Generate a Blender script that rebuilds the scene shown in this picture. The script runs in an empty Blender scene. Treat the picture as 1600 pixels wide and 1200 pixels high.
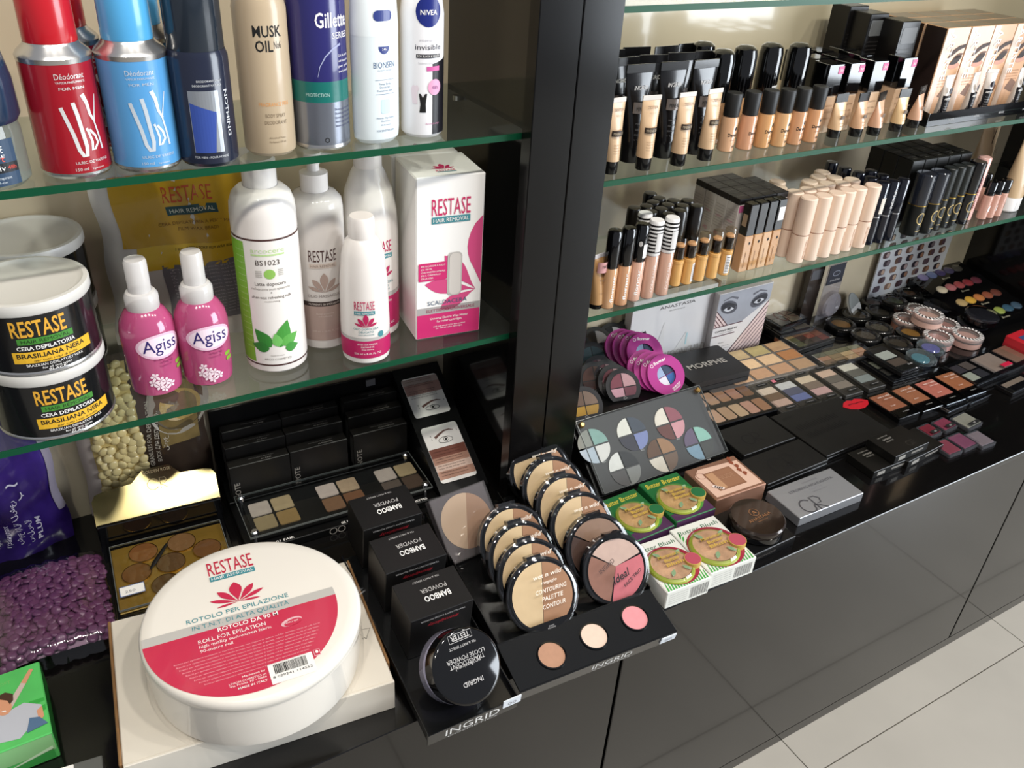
import bpy, bmesh, math, random
from mathutils import Matrix, Vector
random.seed(7)
SC = bpy.context.scene
COL = SC.collection
PI = math.pi
# ---------------------------------------------------------------- camera
FPX = 1350.09                     # focal length in pixels of the 1600x1200 frame
YAW, PITCH, ROLL = (math.radians(a) for a in (32.3375, 32.3978, -3.9129))
EYE = Vector((0.0, 0.0, 1.1375))
_f = Vector((math.sin(YAW)*math.cos(PITCH), math.cos(YAW)*math.cos(PITCH), -math.sin(PITCH)))
_r = Vector((math.cos(YAW), -math.sin(YAW), 0)); _d = _f.cross(_r)
CR = math.cos(ROLL)*_r + math.sin(ROLL)*_d
CD = -math.sin(ROLL)*_r + math.cos(ROLL)*_d
CF = _f
cam = bpy.data.cameras.new('camera'); camo = bpy.data.objects.new('camera', cam); COL.objects.link(camo)
cam.sensor_width = 36; cam.lens = FPX/1600*36; cam.clip_start = .02; cam.clip_end = 50
camo.matrix_world = Matrix(((CR.x, -CD.x, -CF.x, EYE.x), (CR.y, -CD.y, -CF.y, EYE.y), (CR.z, -CD.z, -CF.z, EYE.z), (0, 0, 0, 1)))
SC.camera = camo
# ---------------------------------------------------------------- light
W = bpy.data.worlds.new('world'); SC.world = W; W.use_nodes = True
bg = W.node_tree.nodes['Background']; bg.inputs[0].default_value = (.86, .9, 1.0, 1); bg.inputs[1].default_value = .31
def area(name, loc, target, size, power, col, size_y=None, shape=None):
    l = bpy.data.lights.new(name, 'AREA'); l.energy = power; l.color = col; l.size = size
    if size_y: l.shape = 'RECTANGLE'; l.size_y = size_y
    if shape: l.shape = shape
    o = bpy.data.objects.new(name, l); COL.objects.link(o); o.location = loc
    o.rotation_euler = (Vector(target)-Vector(loc)).to_track_quat('-Z', 'Y').to_euler(); return o
area('shop_window', (3.7, -1.9, 1.2), (.9, .9, 1.2), 2.0, 150, (.86, .93, 1.0), 2.1)
for i, (x, y) in enumerate(((-.45, -.25), (.1, -.3), (.65, -.25), (1.2, -.3), (1.75, -.25))):
    area('ceiling_spot', (x, y, 2.45), (x+.05, .6, .5), .11, 9.0, (1.0, .94, .85), shape='DISK')
SC.view_settings.view_transform = 'Standard'; SC.view_settings.look = 'None'
SC.view_settings.exposure = 0.2; SC.view_settings.gamma = 1.0; SC.view_settings.use_curve_mapping = False
# ---------------------------------------------------------------- where things stand
CT = .4375                        # worktop
SL1, SL2, SR1, SR2, SR3 = .8974, .6776, 1.007, .8358, .6738     # glass shelf tops
YS, YB = .702, .897               # shelf front edge, back panel
def ray(u, v): return CF + CR*((u-800)/FPX) + CD*((v-600)/FPX)
def on(u, v, z):                  # point of the horizontal surface z seen at u, v
    d = ray(u, v); return EYE + d*((z-EYE.z)/d.z)
def ony(u, v, y):
    d = ray(u, v); return EYE + d*(y/d.y)
def foot(u, v, z, r):             # centre of a round foot whose nearest rim point shows at u, v
    p = on(u, v, z); h = Vector((p.x, p.y, 0)).normalized(); return Vector((p.x+h.x*r, p.y+h.y*r, z))
def hgt(u, v, x, y):              # height above the floor of the point over (x, y) that shows at row v
    d = ray(u, v); h = math.hypot(d.x, d.y); return EYE.z + d.z*(math.hypot(x, y)/h)
def frame(bl, br, tl, z):         # board from its near corners (on height z) and its far corner
    a, b = on(*bl, z), on(*br, z); ex = (b-a); w = ex.length; ex.normalize()
    d = ray(*tl); t = (a-EYE).dot(ex)/d.dot(ex); p = EYE + d*t; ey = (p-a); h = ey.length; ey.normalize()
    return a, ex, ey, ex.cross(ey), w, h
def mtx(o, ex, ey, ez): return Matrix(((ex.x, ey.x, ez.x, o.x), (ex.y, ey.y, ez.y, o.y), (ex.z, ey.z, ez.z, o.z), (0, 0, 0, 1)))
# ---------------------------------------------------------------- materials
def lin(h):
    h = h.lstrip('#'); c = [int(h[i:i+2], 16)/255 for i in (0, 2, 4)]
    m = .3*c[0]+.59*c[1]+.11*c[2]; c = [m+(x-m)*.9 for x in c]
    return tuple(x/12.92 if x <= .04045 else ((x+.055)/1.055)**2.4 for x in c)+(1,)
MATS = {}
def mat(col, rough=.4, metal=0., coat=0., noise=0., nscale=60., bump=0., bscale=400., trans=0., ior=1.45, sss=0.):
    key = (col, rough, metal, coat, noise, nscale, bump, bscale, trans, ior, sss)
    if key in MATS: return MATS[key]
    m = bpy.data.materials.new('m_%d' % len(MATS)); m.use_nodes = True; nt = m.node_tree; b = nt.nodes['Principled BSDF']
    b.inputs['Base Color'].default_value = lin(col); b.inputs['Roughness'].default_value = rough; b.inputs['Metallic'].default_value = metal
    b.inputs['Coat Weight'].default_value = coat; b.inputs['Coat Roughness'].default_value = .05; b.inputs['IOR'].default_value = ior
    if trans: b.inputs['Transmission Weight'].default_value = trans
    if noise or bump:
        tc = nt.nodes.new('ShaderNodeTexCoord')
    if noise:
        n = nt.nodes.new('ShaderNodeTexNoise'); n.inputs['Scale'].default_value = nscale; n.inputs['Detail'].default_value = 4
        nt.links.new(tc.outputs['Object'], n.inputs['Vector'])
        r = nt.nodes.new('ShaderNodeValToRGB'); c = lin(col)
        r.color_ramp.elements[0].color = tuple(max(0, x*(1-noise)) for x in c[:3])+(1,); r.color_ramp.elements[1].color = tuple(min(1, x*(1+noise)) for x in c[:3])+(1,)
        r.color_ramp.elements[0].position = .3; r.color_ramp.elements[1].position = .7
        nt.links.new(n.outputs['Fac'], r.inputs[0]); nt.links.new(r.outputs[0], b.inputs['Base Color'])
    if bump:
        n2 = nt.nodes.new('ShaderNodeTexNoise'); n2.inputs['Scale'].default_value = bscale; n2.inputs['Detail'].default_value = 3
        nt.links.new(tc.outputs['Object'], n2.inputs['Vector'])
        bp = nt.nodes.new('ShaderNodeBump'); bp.inputs['Strength'].default_value = bump; bp.inputs['Distance'].default_value = .002
        nt.links.new(n2.outputs['Fac'], bp.inputs['Height']); nt.links.new(bp.outputs[0], b.inputs['Normal'])
    MATS[key] = m; return m
def clear(tint='#ffffff', refl=1.0, rough=.03, haze=0., hcol='#ffffff'):   # thin clear plastic or glass: transparent, with Fresnel gloss
    key = ('clear', tint, refl, rough, haze, hcol)
    if key in MATS: return MATS[key]
    m = bpy.data.materials.new('m_%d' % len(MATS)); m.use_nodes = True; nt = m.node_tree; nt.nodes.clear()
    out = nt.nodes.new('ShaderNodeOutputMaterial'); t = nt.nodes.new('ShaderNodeBsdfTransparent'); t.inputs[0].default_value = lin(tint)
    g = nt.nodes.new('ShaderNodeBsdfGlossy'); g.inputs['Roughness'].default_value = rough
    fr = nt.nodes.new('ShaderNodeFresnel'); fr.inputs[0].default_value = 1.48
    mu = nt.nodes.new('ShaderNodeMath'); mu.operation = 'MULTIPLY'; mu.inputs[1].default_value = refl
    ge = nt.nodes.new('ShaderNodeNewGeometry'); iv = nt.nodes.new('ShaderNodeMath'); iv.operation = 'SUBTRACT'; iv.inputs[0].default_value = 1; nt.links.new(ge.outputs['Backfacing'], iv.inputs[1])
    m2 = nt.nodes.new('ShaderNodeMath'); m2.operation = 'MULTIPLY'; nt.links.new(fr.outputs[0], m2.inputs[0]); nt.links.new(iv.outputs[0], m2.inputs[1]); nt.links.new(m2.outputs[0], mu.inputs[0])
    base = t
    if haze:
        df = nt.nodes.new('ShaderNodeBsdfDiffuse'); df.inputs[0].default_value = lin(hcol)
        mh = nt.nodes.new('ShaderNodeMixShader'); mh.inputs[0].default_value = haze
        nt.links.new(t.outputs[0], mh.inputs[1]); nt.links.new(df.outputs[0], mh.inputs[2]); base = mh
    mx = nt.nodes.new('ShaderNodeMixShader'); nt.links.new(mu.outputs[0], mx.inputs[0]); nt.links.new(base.outputs[0], mx.inputs[1]); nt.links.new(g.outputs[0], mx.inputs[2])
    nt.links.new(mx.outputs[0], out.inputs[0]); MATS[key] = m; return m
# ---------------------------------------------------------------- text outlines
TXT = {}
def textmesh(s):                  # a leading * asks for bold letters
    if s in TXT: return TXT[s]
    c = bpy.data.curves.new('t', 'FONT'); c.body = s.lstrip('*'); c.size = 1; c.offset = .016 if s[0] == '*' else 0; c.resolution_u = 2; c.fill_mode = 'FRONT' if hasattr(c, 'fill_mode') else c.fill_mode
    o = bpy.data.objects.new('t', c); me = bpy.data.meshes.new_from_object(o)
    vs = [(v.co.x, v.co.y) for v in me.vertices]; fs = [tuple(p.vertices) for p in me.polygons]
    bpy.data.objects.remove(o); bpy.data.curves.remove(c); bpy.data.meshes.remove(me)
    if not vs: vs = [(0, 0)]
    x0 = min(v[0] for v in vs); x1 = max(v[0] for v in vs)
    TXT[s] = (vs, fs, x0, max(x1-x0, 1e-3)); return TXT[s]
CAPH = .72
# ---------------------------------------------------------------- mesh collector
PRINTS = {'lettering', 'print', 'label', 'top_print', 'front_print', 'side_print', 'header_print', 'monogram', 'emblem', 'sticker', 'stickers', 'script', 'pink_sticker', 'white_sticker', 'side_sticker',
          'printed_mark', 'yellow_label', 'text_panel', 'printed_picture', 'window_print', 'lid_lettering', 'swatches', 'shade_names', 'barcode_sticker', 'price_tag', 'shade_sticker', 'pink_band', 'embossing', 'mouth_line', 'shade_numbers', 'logo_print', 'red_tag', 'stripes', 'pan_rim'}
HOSTS = {'header_print': ('header',), 'lid_lettering': ('clear_lid',), 'stickers': ('clear_lid',), 'red_tag': ('clear_lid',), 'stripes': ('lid_ring',), 'price_tag': ('clear_cover', 'front_lip', 'back_board'), 'shade_sticker': ('clear_lid',), 'pink_sticker': ('cap',), 'white_sticker': ('cap',),
         'side_sticker': ('cap',), 'shade_names': ('base', 'front_lip'), 'logo_print': ('base',), 'shade_numbers': ('board',), 'pan_rim': ('sloping_front',)}
HOST_ORDER = ('carton', 'bag', 'glass_body', 'lid', 'clear_lid', 'card', 'body', 'front_lip', 'base', 'case', 'lips', 'stand', 'tray')
class G:
    def __init__(s): s.v = []; s.f = []; s.m = []; s.sm = []; s.mats = []; s.X = None
    def mi(s, m):
        if m not in s.mats: s.mats.append(m)
        return s.mats.index(m)
    def add(s, vs, fs, m, smooth=False):
        b = len(s.v)
        s.v += [tuple(s.X @ Vector(v)) if s.X else tuple(v) for v in vs]; k = s.mi(m)
        for f in fs: s.f.append(tuple(b+i for i in f)); s.m.append(k); s.sm.append(smooth)
        return s
    def box(s, x0, x1, y0, y1, z0, z1, m, b=0.):
        if b <= 0:
            vs = [(x, y, z) for z in (z0, z1) for y in (y0, y1) for x in (x0, x1)]
            return s.add(vs, [(0, 2, 3, 1), (4, 5, 7, 6), (0, 1, 5, 4), (2, 6, 7, 3), (0, 4, 6, 2), (1, 3, 7, 5)], m)
        b = min(b, (x1-x0)*.45, (y1-y0)*.45, (z1-z0)*.45)
        idx = {}; vs = []
        for i in (0, 1):
            for j in (0, 1):
                for k in (0, 1):
                    for a in range(3):
                        p = [(x0, x1)[i], (y0, y1)[j], (z0, z1)[k]]; sg = [1-2*i, 1-2*j, 1-2*k]
                        for q in range(3):
                            if q != a: p[q] += b*sg[q]
                        idx[i, j, k, a] = len(vs); vs.append(p)
        fs = []
        for k in (0, 1):
            f = [idx[0, 0, k, 2], idx[1, 0, k, 2], idx[1, 1, k, 2], idx[0, 1, k, 2]]; fs.append(f if k else f[::-1])
            f = [idx[0, k, 0, 1], idx[0, k, 1, 1], idx[1, k, 1, 1], idx[1, k, 0, 1]]; fs.append(f if k else f[::-1])
            f = [idx[k, 0, 0, 0], idx[k, 1, 0, 0], idx[k, 1, 1, 0], idx[k, 0, 1, 0]]; fs.append(f if k else f[::-1])
        for i in (0, 1):
            for j in (0, 1):
                def E_(a, b2, c, d, flip): fs.append([a, b2, c, d] if flip else [d, c, b2, a])
                E_(idx[i, j, 0, 0], idx[i, j, 1, 0], idx[i, j, 1, 1], idx[i, j, 0, 1], (i ^ j))
                E_(idx[i, 0, j, 0], idx[i, 1, j, 0], idx[i, 1, j, 2], idx[i, 0, j, 2], not (i ^ j))
                E_(idx[0, i, j, 1], idx[1, i, j, 1], idx[1, i, j, 2], idx[0, i, j, 2], (i ^ j))
        for i in (0, 1):
            for j in (0, 1):
                for k in (0, 1):
                    f = [idx[i, j, k, 0], idx[i, j, k, 1], idx[i, j, k, 2]]; fs.append(f if (i+j+k) % 2 else f[::-1])
        return s.add(vs, fs, m)
    def lathe(s, prof, m, n=28, sx=1., sy=1., ang=35, x=0., y=0.):   # prof: (r, z[, material]) from bottom to top
        runs = [[0]]
        for i in range(1, len(prof)-1):
            a = (prof[i][0]-prof[i-1][0], prof[i][1]-prof[i-1][1]); b = (prof[i+1][0]-prof[i][0], prof[i+1][1]-prof[i][1])
            d = abs(math.atan2(a[0]*b[1]-a[1]*b[0], a[0]*b[0]+a[1]*b[1])); runs[-1].append(i)
            if d > math.radians(ang) or (len(prof[i]) > 2 and prof[i][2] is not prof[i-1][2] if len(prof[i-1]) > 2 else False): runs.append([i])
        runs[-1].append(len(prof)-1)
        for run in runs:
            for q in range(len(run)-1):
                pass
            vs = []; fs = {}
            for i in run:
                r, z = prof[i][:2]
                for k in range(n):
                    t = 2*PI*k/n; vs.append((x+r*sx*math.cos(t), y+r*sy*math.sin(t), z))
            for q in range(len(run)-1):
                mm = prof[run[q+1]][2] if len(prof[run[q+1]]) > 2 else m
                for k in range(n):
                    k2 = (k+1) % n
                    if prof[run[q]][0] < 1e-6: f = (q*n, (q+1)*n+k2, (q+1)*n+k)
                    elif prof[run[q+1]][0] < 1e-6: f = (q*n+k, q*n+k2, (q+1)*n)
                    else: f = (q*n+k, q*n+k2, (q+1)*n+k2, (q+1)*n+k)
                    fs.setdefault(mm, []).append(f)
            b = len(s.v); s.v += [tuple(s.X @ Vector(v)) if s.X else v for v in vs]
            for mm, ff in fs.items():
                ki = s.mi(mm)
                for f in ff: s.f.append(tuple(b+i for i in f)); s.m.append(ki); s.sm.append(True)
        return s
    def prism(s, pts, z0, z1, m, mt=None, smooth=False):      # counter-clockwise outline
        n = len(pts); vs = [(p[0], p[1], z0) for p in pts]+[(p[0], p[1], z1) for p in pts]
        s.add(vs, [(i, (i+1) % n, n+(i+1) % n, n+i) for i in range(n)], m, smooth)
        s.add([(p[0], p[1], z1) for p in pts], [tuple(range(n))], mt or m)
        s.add([(p[0], p[1], z0) for p in pts], [tuple(range(n-1, -1, -1))], m); return s
    def loft(s, rings, m, cap=True, smooth=True):
        n = len(rings[0]); vs = [p for r in rings for p in r]; fs = []
        for q in range(len(rings)-1):
            fs += [(q*n+k, q*n+(k+1) % n, (q+1)*n+(k+1) % n, (q+1)*n+k) for k in range(n)]
        s.add(vs, fs, m, smooth)
        if cap: s.add(rings[0], [tuple(range(n-1, -1, -1))], m); s.add(rings[-1], [tuple(range(n))], m)
        return s
    def flat(s, pts, m, F):                                    # flat print on the plane F = (o, ex, ey)
        o, ex, ey = F; return s.add([o+ex*p[0]+ey*p[1] for p in pts], [tuple(range(len(pts)))], m)
    def rect(s, x0, x1, y0, y1, m, F): return s.flat([(x0, y0), (x1, y0), (x1, y1), (x0, y1)], m, F)
    def text(s, t, x, y, h, m, F, w=None, al='c', slant=0., rot=0.):   # cap height h, baseline y
        vs, fs, x0, tw = textmesh(t); o, ex, ey = F; k = h/CAPH; kx = (w/tw) if w else k
        off = {'c': -tw/2, 'l': 0, 'r': -tw}[al]; c, sn = math.cos(rot), math.sin(rot); out = []
        for vx, vy in vs:
            px = (vx-x0+off)*kx+slant*vy*k; py = vy*k; out.append(o+ex*(x+px*c-py*sn)+ey*(y+px*sn+py*c))
        return s.add(out, fs, m)
    def wrap(s, pts, fs, m, R, a0=-PI/2, sy=1.):                  # plane print (x right, y up = z) bent round radius R
        step = R*.1
        bm = bmesh.new(); bv = [bm.verts.new((p[0], p[1], 0)) for p in pts]
        for f in fs:
            try: bm.faces.new([bv[i] for i in f])
            except ValueError: pass
        xs = [p[0] for p in pts]; x = math.floor(min(xs)/step)*step+step
        while x < max(xs):
            bmesh.ops.bisect_plane(bm, geom=bm.verts[:]+bm.edges[:]+bm.faces[:], plane_co=(x, 0, 0), plane_no=(1, 0, 0)); x += step
        bm.verts.index_update()
        vs = [(R*math.cos(a0+v.co.x/R), sy*R*math.sin(a0+v.co.x/R), v.co.y) for v in bm.verts]; ff = [tuple(v.index for v in f.verts) for f in bm.faces]
        bm.free(); return s.add(vs, ff, m)
    def wtext(s, t, x, z, h, m, R, w=None, al='c', rot=0., sy=1.):
        vs, fs, x0, tw = textmesh(t); k = h/CAPH; kx = (w/tw) if w else k; off = {'c': -tw/2, 'l': 0, 'r': -tw}[al]
        c, sn = math.cos(rot), math.sin(rot); pts = []
        for vx, vy in vs:
            px = (vx-x0+off)*kx; py = vy*k; pts.append((x+px*c-py*sn, z+px*sn+py*c))
        return s.wrap(pts, fs, m, R, sy=sy)
    def wrect(s, x0, x1, z0, z1, m, R, sy=1.): return s.wrap([(x0, z0), (x1, z0), (x1, z1), (x0, z1)], [(0, 1, 2, 3)], m, R, sy=sy)
    def wpoly(s, pts, m, R, sy=1.): return s.wrap(pts, [tuple(range(len(pts)))], m, R, sy=sy)
    def mesh(s):
        me = bpy.data.meshes.new('mesh'); me.from_pydata(s.v, [], s.f)
        for m in s.mats: me.materials.append(m)
        me.polygons.foreach_set('material_index', s.m); me.polygons.foreach_set('use_smooth', s.sm); me.update(); return me
    def obj(s, name, parent=None, kind=None):
        if parent is not None and parent.type == 'EMPTY' and name in PRINTS:      # print sits on the part that carries it
            for hn in HOSTS.get(name, ()) + HOST_ORDER:
                c = [k for k in parent.children if k.name.split('.')[0] == hn]
                if c: parent = c[0]; break
        o = bpy.data.objects.new(name, s.mesh()); COL.objects.link(o); o.parent = parent
        if kind: o['kind'] = kind
        return o
def thing(name, label, cat, loc=(0, 0, 0), rz=0., group=None, M=None):
    o = bpy.data.objects.new(name, None); COL.objects.link(o); o.empty_display_size = .01
    o['label'] = label; o['category'] = cat
    if group: o['group'] = group
    if M is not None: o.matrix_world = M
    else: o.location = loc; o.rotation_euler = (0, 0, rz)
    return o
def dup(root, label, loc=None, rz=None, group=None, M=None, swap=None):
    r = root.copy(); COL.objects.link(r); r['label'] = label
    if group: r['group'] = group
    if M is not None: r.matrix_world = M
    else:
        if loc is not None: r.location = loc
        if rz is not None: r.rotation_euler = (0, 0, rz)
    for ch in list(root.children):
        c = ch.copy(); COL.objects.link(c); c.parent = r
        if swap and ch.name.split('.')[0] in swap:
            c.data = ch.data.copy(); c.data.materials[0] = swap[ch.name.split('.')[0]]
        for gch in ch.children:
            d = gch.copy(); COL.objects.link(d); d.parent = c
    return r
def ell(cx, cy, rx, ry, n=24, rot=0., a0=0., a1=2*PI):
    c, sn = math.cos(rot), math.sin(rot); o = []
    for i in range(n if a1-a0 >= 2*PI-1e-6 else n+1):
        t = a0+(a1-a0)*i/n; x, y = rx*math.cos(t), ry*math.sin(t); o.append((cx+x*c-y*sn, cy+x*sn+y*c))
    return o
def rrect(x0, x1, y0, y1, r, n=4):
    o = []
    for cx, cy, a in ((x1-r, y0+r, -PI/2), (x1-r, y1-r, 0), (x0+r, y1-r, PI/2), (x0+r, y0+r, PI)):
        for i in range(n+1):
            t = a+PI/2*i/n; o.append((cx+r*math.cos(t), cy+r*math.sin(t)))
    return o
def petal(cx, cy, L, wd, rot, k=1.55):       # leaf shape growing from (cx, cy)
    n = 9; c, sn = math.cos(rot), math.sin(rot); up = []; dn = []
    for i in range(n+1):
        t = i/n; x = L*t; y = wd*math.sin(PI*t**k)
        up.append((x, y)); dn.append((x, -y))
    pts = dn+up[::-1][1:-1]
    return [(cx+x*c-y*sn, cy+x*sn+y*c) for x, y in pts]
LOTUS = ((90, 1.0, .2), (50, .88, .14), (130, .88, .14), (20, .85, .09), (160, .85, .09))
ORD = ('first', 'second', 'third', 'fourth', 'fifth', 'sixth', 'seventh', 'eighth', 'ninth', 'tenth', 'eleventh', 'twelfth', 'thirteenth', 'fourteenth')
V = Vector
def TOP(z): return (V((0, 0, z)), V((1, 0, 0)), V((0, 1, 0)))      # print plane on a top face
def FRONT(y): return (V((0, y, 0)), V((1, 0, 0)), V((0, 0, 1)))    # print plane on a face looking to -Y
def LEFT(x): return (V((x, 0, 0)), V((0, -1, 0)), V((0, 0, 1)))    # print plane on a face looking to -X
BLACK = '#0b0b0c'
blk = mat(BLACK, .28); blkgloss = mat('#08080a', .07, coat=.5); blkmat = mat('#141414', .5); white = mat('#efece6', .38); wht = mat('#f4f2ee', .5)
chrome = mat('#d9dade', .14, 1.); gold = mat('#c8a24a', .25, 1.); clr = clear(); ink = mat('#121212', .6)
acre = mat('#6f7472', .15, coat=.2)
def edge_frame(t, x0, x1, y0, y1, z0, z1, w=.0005):      # polished edges of a clear cover
    for b in ((x0-w, x1+w, y0-w, y0), (x0-w, x1+w, y1, y1+w), (x0-w, x0, y0, y1), (x1, x1+w, y0, y1)):
        g = G(); g.box(*b, z0, z1, acre); g.obj('polished_edge', t)
# ---------------------------------------------------------------- the setting
lam = mat('#0c0b0b', .11, coat=.3, bump=.012, bscale=9)
post_m = mat('#0d0c0c', .16, ior=1.36, bump=.012, bscale=9)
cream = mat('#c9b99c', .16, coat=.3, noise=.05, nscale=5)
tile_m = mat('#b3ada2', .22, noise=.05, nscale=6); grout = mat('#5c5248', .9)
g = G(); g.box(-2.5, 4.5, -3.2, 1.2, -.06, -.004, grout); floor = g.obj('floor', None, 'structure')
pa, pb, pc = on(1289, 1200, 0), on(1223, 1158, 0), on(1550, 967, 0)
TX = abs(pc.x-pb.x); TY = TX
g = G(); g.box(.0009, TX-.0009, .0009, TY-.0009, -.004, 0, tile_m); tme = g.mesh()
for i in range(-4, 6):
    for j in range(-5, 2):
        o = bpy.data.objects.new('tile', tme); COL.objects.link(o); o.parent = floor
        o.location = (pb.x+i*TX, pa.y-TY+j*TY+.0, 0)
g = G(); g.box(-1.6, 2.4, YB, YB+.02, CT, 2.2, cream); wb = g.obj('wall_back', None, 'structure')
# divider between the two shelf bays: side panels and the black front post with a seam
dv = bpy.data.objects.new('wall_divider', None); COL.objects.link(dv); dv['kind'] = 'structure'
g = G(); g.box(.455, .4795, YS-.002, YB, CT, 2.2, lam); g.obj('side_panel', dv)
g = G(); g.box(.4815, .507, YS-.002, YB, CT, 2.2, lam); g.obj('side_panel', dv)
g = G(); g.box(.4347, .4805, .6825, .700, CT, 2.2, post_m, .0008); g.obj('post_panel', dv)
g = G(); g.box(.4813, .5271, .6825, .700, CT, 2.2, post_m, .0008); g.obj('post_panel', dv)
g = G(); g.box(1.61, 1.65, .52, YB, CT, 2.2, lam, .0008); g.obj('wall_side', None, 'structure')
# worktop and base cabinets
t = thing('worktop', 'glossy black worktop carrying all the palettes and boxes', 'counter')
g = G(); g.box(-1.6, 2.4, .4655, YB+.02, CT-.008, CT, lam, .0008); g.obj('slab', t)
for x0, x1, lb in ((-1.043, -.293, 'glossy black base cabinet below the green carton and purple bags'), (-.289, .4607, 'glossy black base cabinet door below the white roll'), (.4647, 1.2130, 'wide glossy black base cabinet below the silver and blush boxes'), (1.2170, 2.38, 'glossy black base cabinet at the far end by the tiled floor')):
    t = thing('base_cabinet', lb, 'cabinet', (0, 0, 0), group='base cabinets')
    g = G(); g.box(x0, x1, .486, .9, .0, CT-.009, blkmat); g.obj('body', t)
    g = G(); g.box(x0, x1, .4675, .486, .022, CT-.0095, lam, .0008); g.obj('door', t)
    g = G(); g.box(x0-.002, x1+.002, .4675, .486, 0, .021, lam); g.obj('plinth', t)
# glass shelves
glass = clear('#f3f7f4', 1.15, .01, .03, '#a5aca6'); gedge = mat('#064a2e', .35, ior=1.3)
for x0, x1, z, lb in ((-1.55, .455, SL1, 'glass shelf under the deodorant cans'), (-1.55, .455, SL2, 'glass shelf under the wax tins and hair removal bottles'),
                      (.507, 1.61, SR1, 'topmost glass shelf above the foundation bottles'), (.507, 1.61, SR2, 'glass shelf under the foundation bottles and tubes'), (.507, 1.61, SR3, 'glass shelf under the concealers and lipsticks')):
    t = thing('glass_shelf', lb, 'shelf', group='glass shelves')
    g = G(); g.box(x0, x1, YS+.0015, YB-.001, z-.006, z, glass); g.obj('pane', t)
    g = G(); g.box(x0, x1, YS, YS+.0014, z-.006, z, gedge); g.obj('polished_edge', t)
    for y in (YS+.012, YB-.03):
        for x in (x0+.004, x1-.004):
            g = G(); g.lathe([(0, -.011), (.0045, -.011), (.0045, -.006), (0, -.006)], chrome, 10, x=x, y=y); o = g.obj('shelf_support', t); o.location.z = z
# ---------------------------------------------------------------- upper shelf: deodorants
def P(root, name='print'):
    return G()
def stroke(pts, w0, w1=None):        # tapered brush stroke as quads
    out = []; n = len(pts); w1 = w0 if w1 is None else w1; L = []; Rr = []
    for i, p in enumerate(pts):
        a = pts[max(0, i-1)]; b = pts[min(n-1, i+1)]; dx, dy = b[0]-a[0], b[1]-a[1]; l = math.hypot(dx, dy) or 1; w = (w0+(w1-w0)*i/(n-1))/2
        L.append((p[0]-dy/l*w, p[1]+dx/l*w)); Rr.append((p[0]+dy/l*w, p[1]-dx/l*w))
    return L+Rr[::-1], [(i+1, i, 2*n-1-i, 2*n-2-i) for i in range(n-1)]
def spray_can(label, p, rz, body, capm, txt, r=.0255):
    t = thing('deodorant_can', label, 'deodorant', p, rz, 'deodorants on the upper shelf')
    g = G(); g.lathe([(0, 0), (r-.002, 0), (r, .0025), (r, .0045)], alu, 36); g.lathe([(r*.995, .0045), (r*.995, .0835)], body, 36); g.obj('body', t)
    g = G(); g.lathe([(r, .0835), (r+.0006, .087), (r-.001, .0895), (r-.006, .094), (.0185, .096)], alu, 36); g.obj('shoulder', t)
    g = G(); g.lathe([(.0182, .0955), (.0185, .098), (.0178, .155), (.016, .158), (0, .158)], capm, 36); g.obj('cap', t)
    R = r+.0001; g = G()
    g.wtext('Déodorant', -.001, .0735, .0042, txt, R, .021); g.wtext('VAPEUR PARFUMANTE', -.001, .0705, .0016, txt, R, .021); g.wtext('FOR MEN', -.001, .066, .0021, txt, R, .018)
    for pts, w0, w1 in (([(-.0115, .054), (-.0095, .046), (-.0065, .034), (-.0045, .022), (-.0022, .0175), (.0002, .0175), (.0012, .024), (.0, .036), (-.0012, .048), (-.0028, .057)], .0024, .0026),
                        ([(.0035, .0375), (.0045, .0345), (.0058, .036), (.0095, .031), (.0108, .0255), (.0075, .0215), (.0052, .0208), (.0062, .027), (.0045, .0345)], .0018, .0016),
                        ([(.005, .062), (.0075, .0555), (.0085, .047), (.0115, .041)], .003, .0016), ([(.0165, .060), (.0125, .047), (.011, .041), (.0128, .031), (.0142, .02)], .0007, .0017)):
        a, f = stroke(pts, w0*1.1, w1*1.1); g.wrap(a, f, txt, R)
    g.wtext('ULRIC DE VARENS', .004, .0115, .0022, txt, R, .026); g.wtext('150 ml', -.0055, .0065, .0023, txt, R, .009, 'c'); g.wtext('Vaporisateur', .007, .0065, .0014, txt, R)
    g.obj('lettering', t); return t
alu = mat('#c9c8c6', .22, .9); redb = mat('#a60f20', .22, coat=.4); redc = mat('#c3121f', .25, coat=.3); sky = mat('#4f9ad6', .24, coat=.4); skyc = mat('#4aa6e0', .25, coat=.3)
silv = mat('#e4e2e0', .35, .3)
spray_can('red deodorant can with a red cap, foremost beside the blue one', (.051, .735, SL1), .26, redb, redc, silv)
spray_can('light blue deodorant can with sky blue cap, foremost between red and navy cans', (.103, .732, SL1), .06, sky, skyc, mat('#c9d4de', .35, .2))
spray_can('red capped deodorant can half hidden behind the red can', (.064, .7885, SL1), .5, redb, redc, silv)
spray_can('blue capped deodorant can half hidden behind the light blue can', (.119, .7865, SL1), .3, sky, skyc, silv)
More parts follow.
